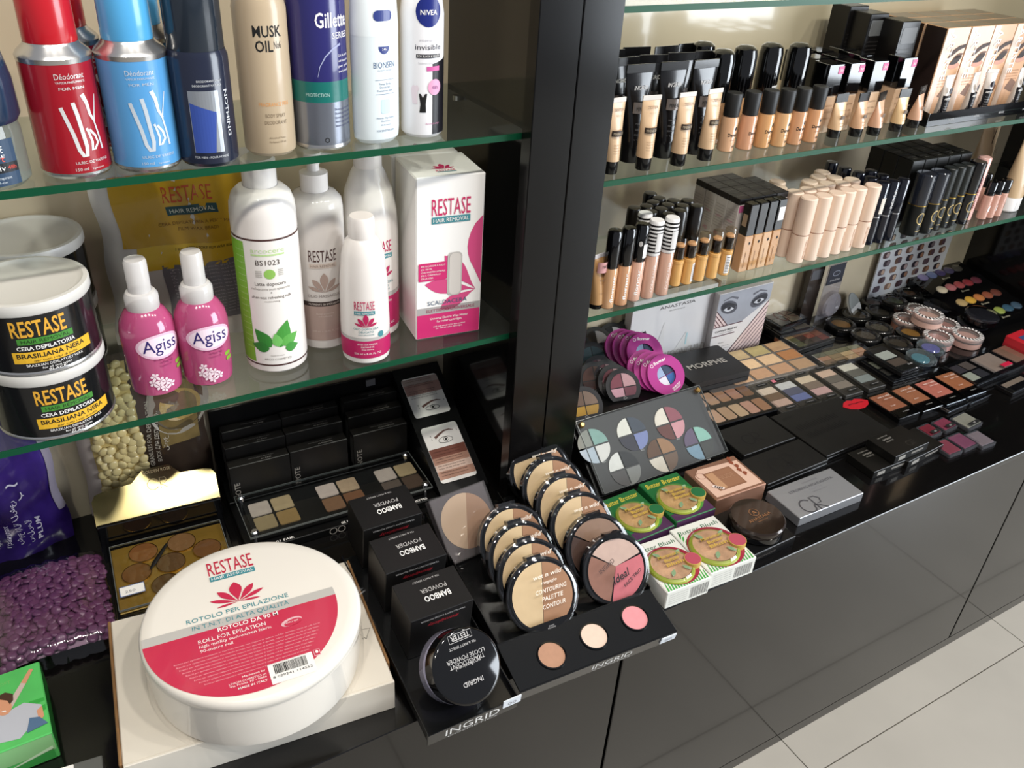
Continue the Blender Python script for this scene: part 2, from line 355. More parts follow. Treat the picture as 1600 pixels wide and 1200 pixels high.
# roll-on
navyc = mat('#22344f', .16, coat=.5); navl = mat('#274260', .4); nv = mat('#1d2338', .22, coat=.3)
t = thing('roll_on_deodorant', 'roll-on deodorant with navy dome cap and clear base, cut by the frame', 'deodorant', (-.0075, .727, SL1), .12, 'deodorants on the upper shelf')
g = G(); g.lathe([(0, 0), (.022, 0), (.0262, .004), (.0262, .04), (.0245, .047)], clear('#e8f0f2', 1.2, .02, .12, '#b9c6cc'), 36); g.obj('glass_body', t)
g = G(); g.lathe([(.0263, .046), (.0285, .05), (.028, .075), (.0245, .095), (.017, .108), (.008, .1135), (0, .1145)], navyc, 36); g.obj('cap', t)
g = G(); R = .0264; g.wrect(-.02, .0165, .004, .037, navl, R); R += .0001
g.wrect(-.02, .0165, .0135, .0205, mat('#14181f', .4), R); R += .0001
for s, x, z, h, c, w in (('ADRENALINE', -.0045, .028, .005, '#e9edf0', .024), ('ICE', .004, .0245, .0022, '#e9edf0', .008), ('sport', -.0005, .0215, .0046, '#e0503f', .016), ('activ', .0005, .0152, .0042, '#f2f2f2', .0125), ('48h', .0115, .0155, .003, '#d8402f', .0065),
                      ('anti-transpirant', .001, .009, .0022, '#c9d2da', .017), ('roll-on', .001, .006, .0018, '#c9d2da', .009)):
    g.wtext(s, x, z, h, mat(c, .5), R, w)
g.obj('label', t)
# navy can with silver and blue panel
t = thing('deodorant_can', 'dark navy deodorant can with a silver and blue slanted panel', 'deodorant', (.150, .726, SL1), -.2, 'deodorants on the upper shelf')
g = G(); g.lathe([(0, 0), (.021, 0), (.0232, .003), (.0232, .083), (.0215, .088)], nv, 36); g.obj('body', t)
g = G(); g.lathe([(.0212, .0875), (.0215, .089), (.0213, .15), (.018, .153), (0, .153)], mat('#222b36', .14, coat=.4), 36); g.obj('cap', t)
g = G(); R = .0234; g.wrect(-.011, .0125, .012, .06, mat('#b4bac2', .28, .7), R); R += .0001
g.wpoly([(-.0105, .012), (.0055, .012), (.0095, .0435), (-.0105, .051)], mat('#344fa4', .3), R); tx = mat('#cfd3d8', .5)
g.wtext('*NOTHING', .0182, .0415, .0033, tx, R, .036, 'c', -PI/2); g.wtext('DEODORANT SPRAY', .007, .0665, .0016, tx, R, .02); g.wtext('DEODORANT NATUREL', .005, .0632, .0016, tx, R, .023)
g.wtext('FOR MEN - POUR HOMME', .002, .0075, .0018, tx, R, .027); g.obj('label', t)
# beige body spray
t = thing('deodorant_can', 'beige body spray can with bold black lettering', 'deodorant', (.203, .732, SL1), -.02, 'deodorants on the upper shelf')
g = G(); g.lathe([(0, 0), (.018, 0), (.0208, .003), (.0212, .007), (.0212, .115), (.0195, .122), (.012, .127)], mat('#b9a486', .3, coat=.2), 36); g.obj('body', t)
g = G(); g.lathe([(.0125, .126), (.0125, .15), (0, .15)], mat('#8f7b60', .3), 24); g.obj('cap', t)
g = G(); R = .0213; g.wtext('*MUSK', 0, .0955, .0085, ink, R, .0235); g.wtext('*OIL', -.0035, .0845, .0085, ink, R, .014); g.wtext('No6', .0075, .0865, .0058, ink, R, .0065)
g.obj('lettering', t); g = G(); g.wtext('FRAGRANCE FREE', .001, .042, .0032, mat('#e0954a', .5), R, .026); bt = mat('#7c6a50', .5)
for s, z, h, w in (('BODY SPRAY', .033, .003, .017), ('DEODORANT', .0275, .003, .019), ('Alcohol Free', .0155, .0016, .014), ('Perfumed 150 ml', .012, .0016, .014)): g.wtext(s, .001, z, h, bt, R, w)
g.obj('lettering', t)
# shaving gel
t = thing('shaving_gel_can', 'navy, teal and silver shaving gel can with white script', 'shaving gel', (.250, .736, SL1), .42, 'deodorants on the upper shelf')
nb = mat('#26246b', .25, coat=.4)
g = G(); g.lathe([(0, 0), (.0225, 0), (.025, .0025), (.0247, .005)], alu, 36); g.lathe([(.0247, .005), (.0247, .041)], mat('#8d93a0', .25, .75), 36)
g.lathe([(.0247, .041), (.0247, .058)], mat('#0c6e66', .28, coat=.3), 36); g.lathe([(.0247, .058), (.0247, .13), (.021, .138), (.014, .142)], nb, 36); g.obj('body', t)
g = G(); g.lathe([(.0145, .141), (.0145, .16), (0, .162)], nb, 24); g.obj('cap', t)
g = G(); R = .0249; w_ = mat('#eceaf0', .5); g.wtext('*Gillette', -.003, .1005, .0115, w_, R, .032); g.wtext('SERIES', .004, .0915, .005, w_, R, .018)
a, f = stroke([(-.019, .062), (-.017, .07), (-.012, .078), (-.005, .084), (.003, .087)], .0003, .0018); g.wrap(a, f, mat('#9aa0c8', .4), R)
for i, s in enumerate(('Gel da barba', 'idratante', 'per pelli', 'sensibili')): g.wtext(s, .007, .077-i*.0042, .002, w_, R, .014)
g.wtext('PROTECTION', -.02, .046, .003, mat('#a7cfc9', .5), R, .02)
for i in range(5): g.wtext('Shave gel for men', .004, .034-i*.0035, .0019, mat('#3a3f6a', .5), R, .02)
a, f = stroke(ell(-.014, .0095, .0018, .0018, 12)+[(-.0122, .0095)], .0006); g.wrap(a, f, ink, R); g.obj('lettering', t)
# white flat deodorant bottle
whb = mat('#dde7ea', .3, coat=.2); nav = mat('#2a3a86', .35, coat=.3)
t = thing('deodorant_bottle', 'white oval deodorant bottle with a navy pill-shaped mark on its cap', 'deodorant', (.299, .730, SL1), .16, 'deodorants on the upper shelf')
g = G(); g.lathe([(0, 0), (.017, 0), (.0212, .004), (.022, .012), (.0222, .0912)], whb, 40, sy=.72); g.obj('body', t)
g = G(); g.lathe([(.0223, .091), (.0223, .1), (.0205, .125), (.015, .14), (0, .145)], mat('#e6eef0', .22, coat=.3), 40, sy=.72); g.obj('cap', t)
R = .0224; g = G(); g.wpoly(rrect(-.0095, .0085, .103, .1115, .004), nav, R, .72)
g.wpoly([(-.0055, .083)]+[(-.0055+.011*(1-math.cos(PI*i/8))/2, .083-.0062*math.sin(PI*i/8)) for i in range(1, 8)]+[(.0055, .083)], nav, R, .72)
g.wtext('24h', 0, .0798, .002, wht, R+.0001, .004, sy=.72); tb = mat('#5a7296', .5)
for s, z, h, w in (('BIONSEN', .0655, .0052, .0215), ('PROTEZIONE NATURALE', .063, .001, .014), ('Pump Spray', .0515, .0017, .012), ('Deodorant', .0487, .0017, .0105), ('Protezione pelle', .0458, .0017, .0155), ('Minerals, Oligo-healthy', .0225, .0016, .018), ('Deodorant', .0198, .0014, .009), ('0% Aluminium', .0165, .0013, .01), ('FOR SENSITIVE SKIN', .0112, .0018, .018)): g.wtext(s, .0005, z, h, tb, R, w, sy=.72)
g.obj('lettering', t); g = G(); g.wpoly(rrect(-.004, .005, .027, .039, .0015), mat('#bfdcee', .4), R, .72); g.obj('pictogram', t); g = G(); g.wrect(-.009, .010, .0555, .0558, tb, R, .72); g.wrect(-.009, .010, .0435, .0438, tb, R, .72); g.obj('rule_lines', t)
# white and black can
t = thing('deodorant_can', 'white and black deodorant can with a round navy badge, next to the post', 'deodorant', (.347, .736, SL1), -.12, 'deodorants on the upper shelf')
g = G(); g.lathe([(0, 0), (.0165, 0), (.0192, .003), (.0194, .006), (.0194, .105), (.0175, .118), (.0115, .128)], mat('#ecebee', .25, coat=.3), 40); g.obj('body', t)
g = G(); g.lathe([(.012, .127), (.012, .15), (0, .15)], mat('#f0f0f2', .3), 24); g.obj('cap', t)
R = .0196; g = G(); bk = mat('#15131a', .3, coat=.2)
g.wpoly([(.0036, .0035), (.024, .0035), (.024, .070), (.0036, .0655)], bk, R); R += .0001
g.wpoly(ell(0, .1085, .0118, .0125), mat('#1d2a80', .3), R); g.wtext('*NIVEA', 0, .106, .0042, wht, R+.0001, .0155)
for s, x, z, h, c, w in (('anti-perspirant', -.0005, .0845, .002, '#b4b2ba', .016), ('invisible', 0, .0775, .0046, '#4a4852', .0245), ('Deodorant spray', -.003, .0655, .0016, '#c0c0c4', .013), ('Alcohol ethyl', .004, .0125, .0017, '#c77ba0', .014)): g.wtext(s, x, z, h, mat(c, .5), R, w)
g.wrect(-.0115, .0115, .0705, .0737, mat('#2c2a30', .4), R); g.wtext('FOR BLACK & WHITE', 0, .0712, .0019, wht, R+.0001, .021)
g.wrect(-.002, .011, .0595, .0635, mat('#d2589f', .4), R+.0001); g.wpoly(ell(.006, .0455, .0068, .007), mat('#e39cc0', .4), R+.0002); g.wtext('48h', .006, .0438, .0032, mat('#7a3a80', .5), R+.0003, .0065)
g.wpoly([(-.0085, .0235), (-.0025, .0235), (-.0028, .031), (-.0015, .040), (-.0033, .040), (-.0055, .0365), (-.0073, .040), (-.009, .040), (-.0077, .031)], ink, R)
g.wpoly([(-.015, .031), (-.0105, .031), (-.0103, .042), (-.0085, .044), (-.0105, .0475), (-.0125, .0465), (-.0145, .0475), (-.0165, .044)], mat('#e4d6de', .5), R); g.obj('lettering', t)
# ---------------------------------------------------------------- lower shelf: hair removal
blkt = mat('#131416', .16, coat=.3); lidw = mat('#d2d0ca', .35, sss=0); yel = mat('#e9b21f', .45); grn = mat('#3d8a2c', .45)
def wax_tin(label, p, rz):
    t = thing('wax_tin', label, 'tin', p, rz, 'stacked black wax tins'); r = .0475
    g = G(); g.lathe([(0, 0), (r-.001, 0), (r+.0006, .0015), (r+.0006, .003), (r, .004)], alu, 44); g.lathe([(r, .004), (r, .056), (r, .0575)], blkt, 44); g.obj('body', t)
    g = G(); g.lathe([(r+.0004, .0545), (r+.0012, .056), (r+.0012, .0625), (r+.0005, .0642), (r-.003, .0645), (r-.005, .063), (r-.008, .0622), (0, .0622)], lidw, 44); g.obj('lid', t)
    R = r+.0002; g = G()
    g.wtext('*RESTASE', -.004, .0365, .0145, mat('#e2a42a', .5), R, .042); g.wrect(-.022, .021, .0295, .035, grn, R); g.wtext('HAIR REMOVAL', -.0005, .0307, .0032, mat('#1b3a14', .5), R+.0001, .037)
    g.wtext('*CERA DEPILATORIA', -.001, .0245, .0035, wht, R, .045); g.wrect(-.028, .036, .0125, .0228, yel, R); g.wtext('*BRASILIANA NERA', .002, .0172, .0042, ink, R+.0001, .054); g.wtext('per tutti i tipi di pelle', .004, .0137, .002, ink, R+.0001, .034)
    g.wtext('BRAZILIAN DEPILATORY WAX', .003, .0092, .0024, wht, R, .045); g.wtext('for all skin types', .003, .0063, .0019, wht, R, .023); g.wtext('BLACK', .003, .0035, .0023, wht, R, .014)
    g.obj('label', t); return t
for lb, x, y, k, a in (('black wax tin at the bottom of the front stack', -.0065, .7485, 0, .22), ('black wax tin with white lid on top of the front stack', -.006, .7485, 1, .12),
                      ('lower black wax tin of the rear stack against the back panel', .003, .8475, 0, .3), ('upper black wax tin with dull white lid in the rear stack', .003, .8475, 1, .3)):
    wax_tin(lb, (x, y, SL2+k*.0646), a)
# pouches: a pillow-shaped bag standing or lying, local x across, z up, front towards -y
def pouch_map(w, h, th, seed, lean=0., fold=.0015):
    rnd = random.Random(seed); ph = [rnd.uniform(0, 6) for _ in range(8)]
    def f(u, v, side=-1):            # u, v in 0..1
        e = max(0., 1-(2*u-1)**2)**.5; c = max(0., math.sin(PI*min(1., v*1.02+.06)))**.6
        wr = fold*(math.sin(13*u+ph[0]+5*v)+math.sin(21*v+ph[1]-7*u)*.8+math.sin(31*u+17*v+ph[2])*.5)
        x = (u-.5)*w*(1-.05*math.sin(PI*v))+fold*.8*math.sin(17*v+ph[3]); y = side*th/2*e*c+wr*e
        z = v*h+fold*math.sin(9*u+ph[4])*(1 if v > .5 else 0)
        return V((x, y+lean*v, z))
    return f
def pouch_body(f, m, nu=18, nv=22):
    g = G()
    for side in (-1, 1):
        vs = [f(i/nu, j/nv, side) for j in range(nv+1) for i in range(nu+1)]; fs = []
        for j in range(nv):
            for i in range(nu):
                a = j*(nu+1)+i; q = (a, a+1, a+nu+2, a+nu+1); fs.append(q if side < 0 else q[::-1])
        g.add(vs, fs, m, True)
    return g
def pouch_patch(g, f, u0, u1, v0, v1, m, off=.0006, nu=12, nv=12):
    vs = [f(u0+(u1-u0)*i/nu, v0+(v1-v0)*j/nv)+V((0, -off, 0)) for j in range(nv+1) for i in range(nu+1)]
    g.add(vs, [(j*(nu+1)+i, j*(nu+1)+i+1, (j+1)*(nu+1)+i+1, (j+1)*(nu+1)+i) for j in range(nv) for i in range(nu)], m, True)
def pouch_text(g, f, s, u, v, h, w, m, W, H, off=.0012, al='c', rot=0.):
    vs, fs, x0, tw = textmesh(s); k = h/CAPH; kx = w/tw; o = {'c': -tw/2, 'l': 0, 'r': -tw}[al]; c, sn = math.cos(rot), math.sin(rot); out = []
    for a, b in vs:
        px, py = (a-x0+o)*kx, b*k; out.append(f(u+(px*c-py*sn)/W, v+(px*sn+py*c)/H)+V((0, -off, 0)))
    g.add(out, fs, m)
foil = mat('#d6d0c6', .3, coat=.3, bump=.25, bscale=60)
t = thing('wax_pouch', 'large white pouch with a yellow label behind the pink spray bottles', 'pouch', (.148, .838, SL2), -.1)
W, H = .175, .190; f = pouch_map(W, H, .05, 3, .014, .002)
pouch_body(f, foil).obj('bag', t)
g = G(); pouch_patch(g, f, .10, .97, .56, .90, mat('#c99a12', .28, coat=.3, bump=.2, bscale=70)); pouch_patch(g, f, .17, .97, .44, .56, mat('#e2b81c', .28, coat=.3)); g.obj('yellow_label', t)
g = G(); pouch_patch(g, f, .30, .97, .12, .46, mat('#77757a', .3, coat=.2)); gt = mat('#c4c2c4', .5)
for i in range(15): pouch_text(g, f, 'Cera depilatoria in perle, wax beads for depilation use', .64, .43-i*.0195, .0018, .105, gt, W, H, .001)
pouch_patch(g, f, .80, .93, .17, .25, wht, .0011)
for i in range(11): pouch_patch(g, f, .81+i*.0105, .815+i*.0105, .185, .245, ink, .0016, 1, 1)
g.obj('text_panel', t)
g = G(); pouch_text(g, f, 'RESTASE', .50, .765, .0145, .047, mat('#c4481f', .5), W, H); pouch_patch(g, f, .37, .65, .70, .745, mat('#1d4a50', .4), .001)
pouch_text(g, f, 'HAIR REMOVAL', .51, .712, .004, .043, mat('#cfd6c8', .5), W, H, .0016); pouch_text(g, f, 'CERA DEPILATORIA A PERLE MIELE', .52, .655, .003, .075, mat('#8a5f10', .5), W, H); pouch_text(g, f, 'FILM WAX BEADS', .52, .625, .003, .04, mat('#8a5f10', .5), W, H)
pouch_text(g, f, '1 KG - DEPILATORY FILM WAX BEADS', .55, .53, .0028, .06, ink, W, H); g.obj('lettering', t)
# pink spray bottles
pinkm = mat('#bb4a7a', .14, coat=.5, noise=.10, nscale=18); spc = clear('#f4f2f2', .9, .12, .62, '#f2efec')
def pink_spray(label, p, rz):
    t = thing('spray_bottle', label, 'spray bottle', p, rz, 'pink spray bottles'); r = .0240
    g = G(); g.lathe([(0, 0), (.019, 0), (.0222, .0025), (.0228, .008), (.0242, .05), (.0243, .062), (.0225, .072), (.0175, .081), (.0135, .0845)], pinkm, 36); g.obj('body', t)
    g = G(); g.lathe([(.0142, .084), (.0146, .086), (.0146, .096), (.0125, .0995), (.0100, .1005)], spc, 28); g.obj('collar', t)
    g = G(); g.lathe([(.0098, .1), (.0097, .128), (.0085, .1305), (0, .1308)], spc, 28); g.obj('overcap', t)
    g = G(); g.wpoly(ell(.001, .0535, .0225, .0125, 28), mat('#e9bcd4', .35), .0246); g.wpoly(ell(.001, .0535, .020, .0102, 28), mat('#f0dce8', .35), .0247)
    g.wtext('Agiss', .001, .0488, .0130, mat('#2a1d6e', .5), .0249, .033)
    for s, x, z, h, w in (('Sir Ağda Temizleme', .002, .0395, .0022, .019), ('ve Masaj Yağı', .004, .036, .0022, .013), ('Depilation Oil', .003, .0325, .0014, .012)): g.wtext(s, x, z, h, mat('#8a1f5c', .5), .0242, w)
    fl = mat('#f0d6e0', .5)
    for cx, cz in ((-.009, .023), (-.0045, .0185), (.0, .0165), (-.0065, .0125), (-.0015, .0095), (.0045, .0125), (-.011, .0165)):
        for k in range(5): g.wpoly(petal(cx, cz, .0042, .0013, k*2*PI/5+cx*900), fl, .0236)
    for x, z in ((.0135, .029), (.0145, .0235)): g.wpoly(rrect(x, x+.008, z, z+.004, .0015), mat('#7fae2c', .5), .0238)
    g.obj('label', t); return t
pink_spray('pink spray bottle with clear cap beside the wax tins', (.0805, .754, SL2), .22); pink_spray('pink spray bottle with clear cap next to the tall green-striped bottle', (.1275, .7515, SL2), .05)
# tall white bottle, green label
wpl = mat('#e8e2dc', .3, coat=.25); brn = mat('#4b2a26', .4)
t = thing('lotion_bottle', 'tall white lotion bottle with green stripe and mint leaves label', 'bottle', (.196, .7545, SL2), -.27, 'hair removal bottles')
g = G(); g.lathe([(0, 0), (.026, 0), (.0292, .003), (.0298, .009), (.0298, .158), (.029, .168), (.0262, .176), (.021, .181), (.0155, .183)], wpl, 44); g.obj('body', t)
g = G(); g.lathe([(.0152, .182), (.0152, .206), (.013, .208), (0, .208)], wpl, 30); g.obj('neck_cap', t)
R = .030; g = G(); g.lathe([(R, .0105), (R, .1405)], mat('#ebe6e0', .35), 44); g.lathe([(R+.0001, .0095), (R+.0001, .0112)], brn, 44); g.lathe([(R+.0001, .1398), (R+.0001, .1416)], brn, 44)
R += .0002; lime = mat('#76b52a', .45); g.wrect(-.042, -.0215, .0125, .138, lime, R); pal = mat('#c9e3a4', .5)
for i in range(17): g.wtext('Istruzioni per uso', -.0275, .129-i*.0063, .0013, pal, R+.0001, .01)
g.wtext('arcocere', .001, .1285, .0048, mat('#b9d893', .5), R, .031); g.wrect(-.0145, .0165, .1255, .1272, mat('#b9d893', .5), R)
g.wtext('BS1023', 0, .1165, .0052, mat('#4d4038', .5), R, .022); g.wpoly(ell(.001, .1075, .0052, .0048), mat('#8cc152', .5), R)
for i in range(4): g.wrect(-.012, -.006, .1045+i*.0018, .1055+i*.0018, mat('#b9b4ac', .5), R); g.wrect(.009, .014, .1055+i*.0018, .1065+i*.0018, mat('#b9b4ac', .5), R)
for s, z, h, c, w in (('Latte dopocera', .096, .0036, '#4d4038', .029), ('rinfrescante post-epilazione', .0915, .0024, '#9a928a', .037), ('+', .0875, .0028, '#4d4038', .002), ('after-wax refreshing milk', .0825, .003, '#5d5048', .038), ('moisturizing', .079, .0018, '#9a928a', .014), ('ARCO COSMETICI', .016, .0022, '#8a827a', .026), ('MADE IN ITALY', .0205, .0013, '#9a928a', .013)): g.wtext(s, .001, z, h, mat(c, .5), R, w)
for k, (cx, cz, L, wd, a) in enumerate(((.004, .03, .03, .0075, 1.25), (-.004, .031, .024, .0068, 2.25), (.006, .032, .02, .006, .55), (-.006, .029, .018, .0055, 2.95), (.003, .031, .015, .005, 1.75), (.009, .028, .014, .005, .1))):
    g.wpoly(petal(cx, cz, L, wd, a, .75), mat(('#3f9a35', '#2f8a2e', '#57ad45', '#2b7f2c', '#6abf58', '#3c9636')[k], .45), R+.0001+.00004*k)
g.obj('label', t)
# frosted pump bottle, taupe label
fro = clear('#f2efee', .9, .15, .8, '#e3ddd8')
t = thing('pump_bottle', 'frosted pump bottle with taupe lower label between two white bottles', 'bottle', (.2525, .7745, SL2), -.22, 'hair removal bottles')
g = G(); g.lathe([(0, 0), (.022, 0), (.0252, .003), (.026, .009), (.026, .148), (.0248, .156), (.0195, .162), (.0135, .164)], fro, 40); g.obj('body', t)
g = G(); g.lathe([(.0128, .163), (.0132, .165), (.0132, .181), (.006, .183), (.0055, .192)], wpl, 28); g.lathe([(.0075, .190), (.0085, .192), (.008, .2), (0, .2005)], wpl, 24)
g.loft([[(.004+k*.0065, -.004+.0008*k, .1945), (.004+k*.0065, .004-.0008*k, .1945), (.004+k*.0065, .004-.0008*k, .1995-.001*k), (.004+k*.0065, -.004+.0008*k, .1995-.001*k)] for k in range(4)], wpl); g.obj('pump', t)
R = .0262; g = G(); g.lathe([(R, .012), (R, .051)], mat('#a58d83', .4), 40); g.lathe([(R, .051), (R, .056)], mat('#3a2c28', .4), 40); tp = mat('#a48d82', .45)
R += .0001; g.wtext('RESTASE', .001, .0995, .0125, mat('#4d3230', .5), R, .028); g.wrect(-.013, .015, .0925, .0975, mat('#c8b9ae', .5), R); g.wtext('HAIR REMOVAL', .001, .0937, .0026, mat('#8a766a', .5), R+.0001, .025)
for a, l, w in LOTUS: g.wpoly(petal(.001, .0665, l*.021, w*.021, math.radians(a)), tp, R)
g.wtext('OLIO MASSAGGIO', .001, .061, .003, mat('#7d706a', .5), R, .035); g.wtext('NUTRIENTE ED EMOLLIENTE', 0, .0525, .002, mat('#d8cdc4', .5), R+.0001, .032)
for s, z, w in (('Massage oil nourishing', .042, .018), ('and softening', .039, .014), ('500 ml e 16.91 FL OZ', .022, .028)): g.wtext(s, 0, z, .0021, mat('#c4b0a6', .5), R, w)
g.obj('label', t)
# tall white bottle and small white bottle, magenta labels
mag = mat('#c4195f', .4); magp = mat('#c31a57', .45); teal = mat('#3c8a94', .45); gry = mat('#b9b6b2', .45)
t = thing('lotion_bottle', 'tall white bottle with sloping shoulders and magenta band beside the wax heater box', 'bottle', (.3085, .778, SL2), -.05, 'hair removal bottles')
g = G(); g.lathe([(0, 0), (.025, 0), (.0282, .003), (.0288, .012), (.0288, .112), (.0275, .135), (.0235, .156), (.0172, .173), (.0135, .18)], wpl, 44); g.obj('body', t)
g = G(); g.lathe([(.0135, .179), (.014, .18), (.014, .2), (.012, .203), (0, .203)], wpl, 28); g.obj('cap', t)
R = .029; g = G(); g.lathe([(R, .0105), (R, .048)], mag, 44); g.lathe([(R, .048), (R, .053)], gry, 44); R += .0001
g.wtext('RESTASE', 0, .0985, .0125, magp, R, .028); g.wrect(-.0135, .0145, .0915, .0965, teal, R); g.wtext('HAIR REMOVAL', .0005, .0927, .0027, wht, R+.0001, .025)
for a, l, w in LOTUS: g.wpoly(petal(.001, .0705, l*.018, w*.018, math.radians(a)), magp, R)
for s, z, h in (('OLIO DOPOCERA', .0635, .0028), ('DELICATO', .0595, .0028), ('POST-EPILAZIONE', .056, .0019)): g.wtext(s, 0, z, h, teal, R)
for s, z, h, w in (('AFTER HAIR REMOVAL', .042, .0024, .027), ('SOOTHING OIL', .038, .0024, .018), ('Daily cleansing', .0345, .0017, .016), ('500 ml e 16.91 FL OZ', .0155, .0026, .034)): g.wtext(s, 0, z, h, wht, R, w)
g.obj('label', t)
t = thing('oil_bottle', 'small white bottle with magenta base label, foremost of the hair removal bottles', 'bottle', (.2805, .7275, SL2), -.30, 'hair removal bottles')
g = G(); g.lathe([(0, 0), (.0205, 0), (.0235, .0025), (.0242, .01), (.0245, .04), (.0232, .085), (.0205, .113), (.0165, .126), (.0125, .130)], wpl, 40); g.obj('body', t)
g = G(); g.lathe([(.0125, .1292), (.0128, .130), (.0124, .148), (.011, .1505), (0, .1505)], wpl, 28); g.obj('cap', t)
R = .0246; g = G(); g.lathe([(.0243, .008), (R, .012), (R, .028)], mag, 40); g.lathe([(R, .028), (R, .0315)], gry, 40); R += .0001
g.wtext('RESTASE', -.002, .0625, .0095, magp, R, .0205); g.wrect(-.0125, .0085, .0572, .061, teal, R); g.wtext('HAIR REMOVAL', -.002, .058, .0021, wht, R+.0001, .0185)
for a, l, w in LOTUS: g.wpoly(petal(-.001, .0435, l*.0145, w*.0145, math.radians(a)), magp, R)
for s, z, h in (('OLIO DOPOCERA', .0405, .0023), ('DELICATO', .0372, .0023), ('POST-EPILAZIONE', .0343, .0014)): g.wtext(s, -.001, z, h, teal, R)
for s, z, h, w in (('AFTER HAIR REMOVAL', .0232, .0019, .021), ('SOOTHING OIL', .0203, .0019, .0135), ('Deep cleansing', .0178, .0013, .012), ('250 ml e 8.45 FL OZ', .0125, .0021, .028)): g.wtext(s, 0, z, h, wht, R, w)
g.wpoly(ell(.0145, .034, .0034, .0034), teal, R+.0001); g.obj('label', t)
# wax heater boxes
def heater_box(label, p, rz):
    t = thing('carton_box', label, 'box', p, rz, 'white and magenta wax heater boxes'); w, d, h = .0728, .066, .178
    g = G(); g.box(0, w, 0, d, 0, h, wht, .0012); g.obj('carton', t)
    F = FRONT(-.0003); F2 = FRONT(-.0006); F3 = FRONT(-.0009); g = G(); pk = mat('#d6246e', .4); pk2 = mat('#d9447f', .4)
    g.rect(.0012, w-.0012, .0012, .029, pk, F); g.rect(.0012, w-.0012, .029, .037, mat('#aaa6a4', .4), F)
    cx, cy = .066, .052
    g.flat([(w-.0012, .058), (w-.0012, .134)]+[(w-.0012-.016*math.sin(PI*i/8)**.7, .134-.066*i/8) for i in range(1, 8)], pk2, F)
    for a, l, wd in ((168, .058, .0085), (205, .044, .0075), (130, .055, .009)): g.flat(petal(cx, cy, l, wd, math.radians(a)), pk2, F)
    g.flat(rrect(.034, .050, .048, .097, .005), mat('#b9b4ae', .5), F2); g.flat(rrect(.036, .0485, .049, .096, .005), mat('#cfc8c0', .5), F3)
    g.flat(rrect(.0025, .0335, .068, .088, .0015), pk, F2)
    for i, s in enumerate(('PER RICARICHE A RULLO', 'DA 100 ML', 'CON FINESTRA LATERALE', 'PER IL CONTROLLO', 'DELLA CERA')): g.text(s, .0055, .0840-i*.0034, .0018, wht, F3, min(.026, .0013*len(s)), 'l')
    g.text('RESTASE', .037, .138, .018, mat('#d0205f', .5), F2, .041); g.rect(.0165, .0575, .1295, .1365, teal, F2); g.text('HAIR REMOVAL', .037, .131, .0042, wht, F3, .038)
    g.text('SCALDACERA', .0345, .0395, .0048, mat('#3d5a78', .5), F2, .044); g.text('ELETTRICO UNIVERSALE', .0385, .0312, .0035, mat('#a03a5a', .5), F2, .054)
    for s, z, h2, w2 in (('Universal Electric Wax Heater', .0222, .0028, .043), ('for roller cartridges', .0182, .0028, .028), ('with side window for wax control', .0128, .0019, .036), ('for 100 ml roller cartridges', .0102, .0019, .03)): g.text(s, .037, z, h2, wht, F2, w2)
    g.obj('print', t); g = G(); T = TOP(h+.0003)
    for a, l, wd in LOTUS: g.flat(petal(.036, .019, l*.015, wd*.015, math.radians(a)), mat('#d0205f', .5), T)
    g.text('RESTASE', .036, .013, .0045, mat('#d0205f', .5), T, .02); g.rect(.026, .046, .0105, .0122, teal, T)
    g.obj('top_print', t)
    return t
b0, b1 = on(650, 532, SL2), on(749, 516, SL2); BRZ = math.atan2(b1.y-b0.y, b1.x-b0.x)
heater_box('white and magenta wax heater box next to the post, front of two', (b0.x, b0.y, SL2), BRZ)
heater_box('white wax heater box standing behind the front heater box', (b0.x-.003+.069*math.sin(-BRZ), b0.y+.069*math.cos(BRZ), SL2), BRZ)
# ---------------------------------------------------------------- worktop, first bay
# white roll on a white carton
t = thing('cardboard_box', 'flat white cardboard box under the round white roll', 'box', (-.027, .515, CT), -.105)
kraft = mat('#8a6238', .7, noise=.15, nscale=90); crd = mat('#dbd3c4', .55, noise=.03, nscale=20)
g = G(); g.box(0, .232, 0, .165, 0, .0365, crd, .001); g.obj('carton', t)
g = G(); g.box(.0005, .232, -.003, .0, 0, .0372, crd, .0006); g.obj('front_flap', t)
g = G(); g.box(-.0028, -.0002, 0, .165, .0, .0375, kraft, .0008); g.obj('corrugated_edge', t); g = G(); g.box(.2322, .2345, .02, .165, .0, .0375, kraft, .0008); g.obj('corrugated_edge', t)
g = G(); tri = mat('#5a5650', .6); g.X = None
a, f = stroke([(.222, .055), (.229, .067), (.215, .068), (.222, .055)], .0005); g.add([(x, y, .0369) for x, y in a], [q[::-1] for q in f], tri); g.obj('printed_mark', t)
RX, RY, RZ0 = .102, .568, CT+.0375
t = thing('epilation_roll', 'large round white roll with a red and white label lying on the cardboard box', 'roll', (RX, RY, RZ0), 0)
rollw = mat('#ebe5da', .32, coat=.35); rr = .0952
g = G(); g.lathe([(0, 0), (rr-.006, 0), (rr-.003, .003), (rr-.002, .012), (rr-.0022, .049)], rollw, 72); g.obj('body', t)
g = G(); g.lathe([(rr-.0022, .0485), (rr, .053), (rr+.0004, .0575), (rr-.001, .0605), (rr-.0035, .062), (rr-.012, .0622), (0, .0622)], rollw, 72); g.obj('lid', t)
shw = clear('#ffffff', 1.6, .08, .10, '#ffffff')
g = G(); g.lathe([(rr+.0012, .001), (rr+.0016, .012), (rr-.0004, .034), (rr+.0012, .053)], clear('#ffffff', 1.2, .06), 72); g.obj('shrink_film', t)
LZ = .0624; rl = .0835; red = mat('#d02a4c', .3, coat=.3); tealp = mat('#3f8f9a', .45)
LA = .135                                                           # the label is turned a little
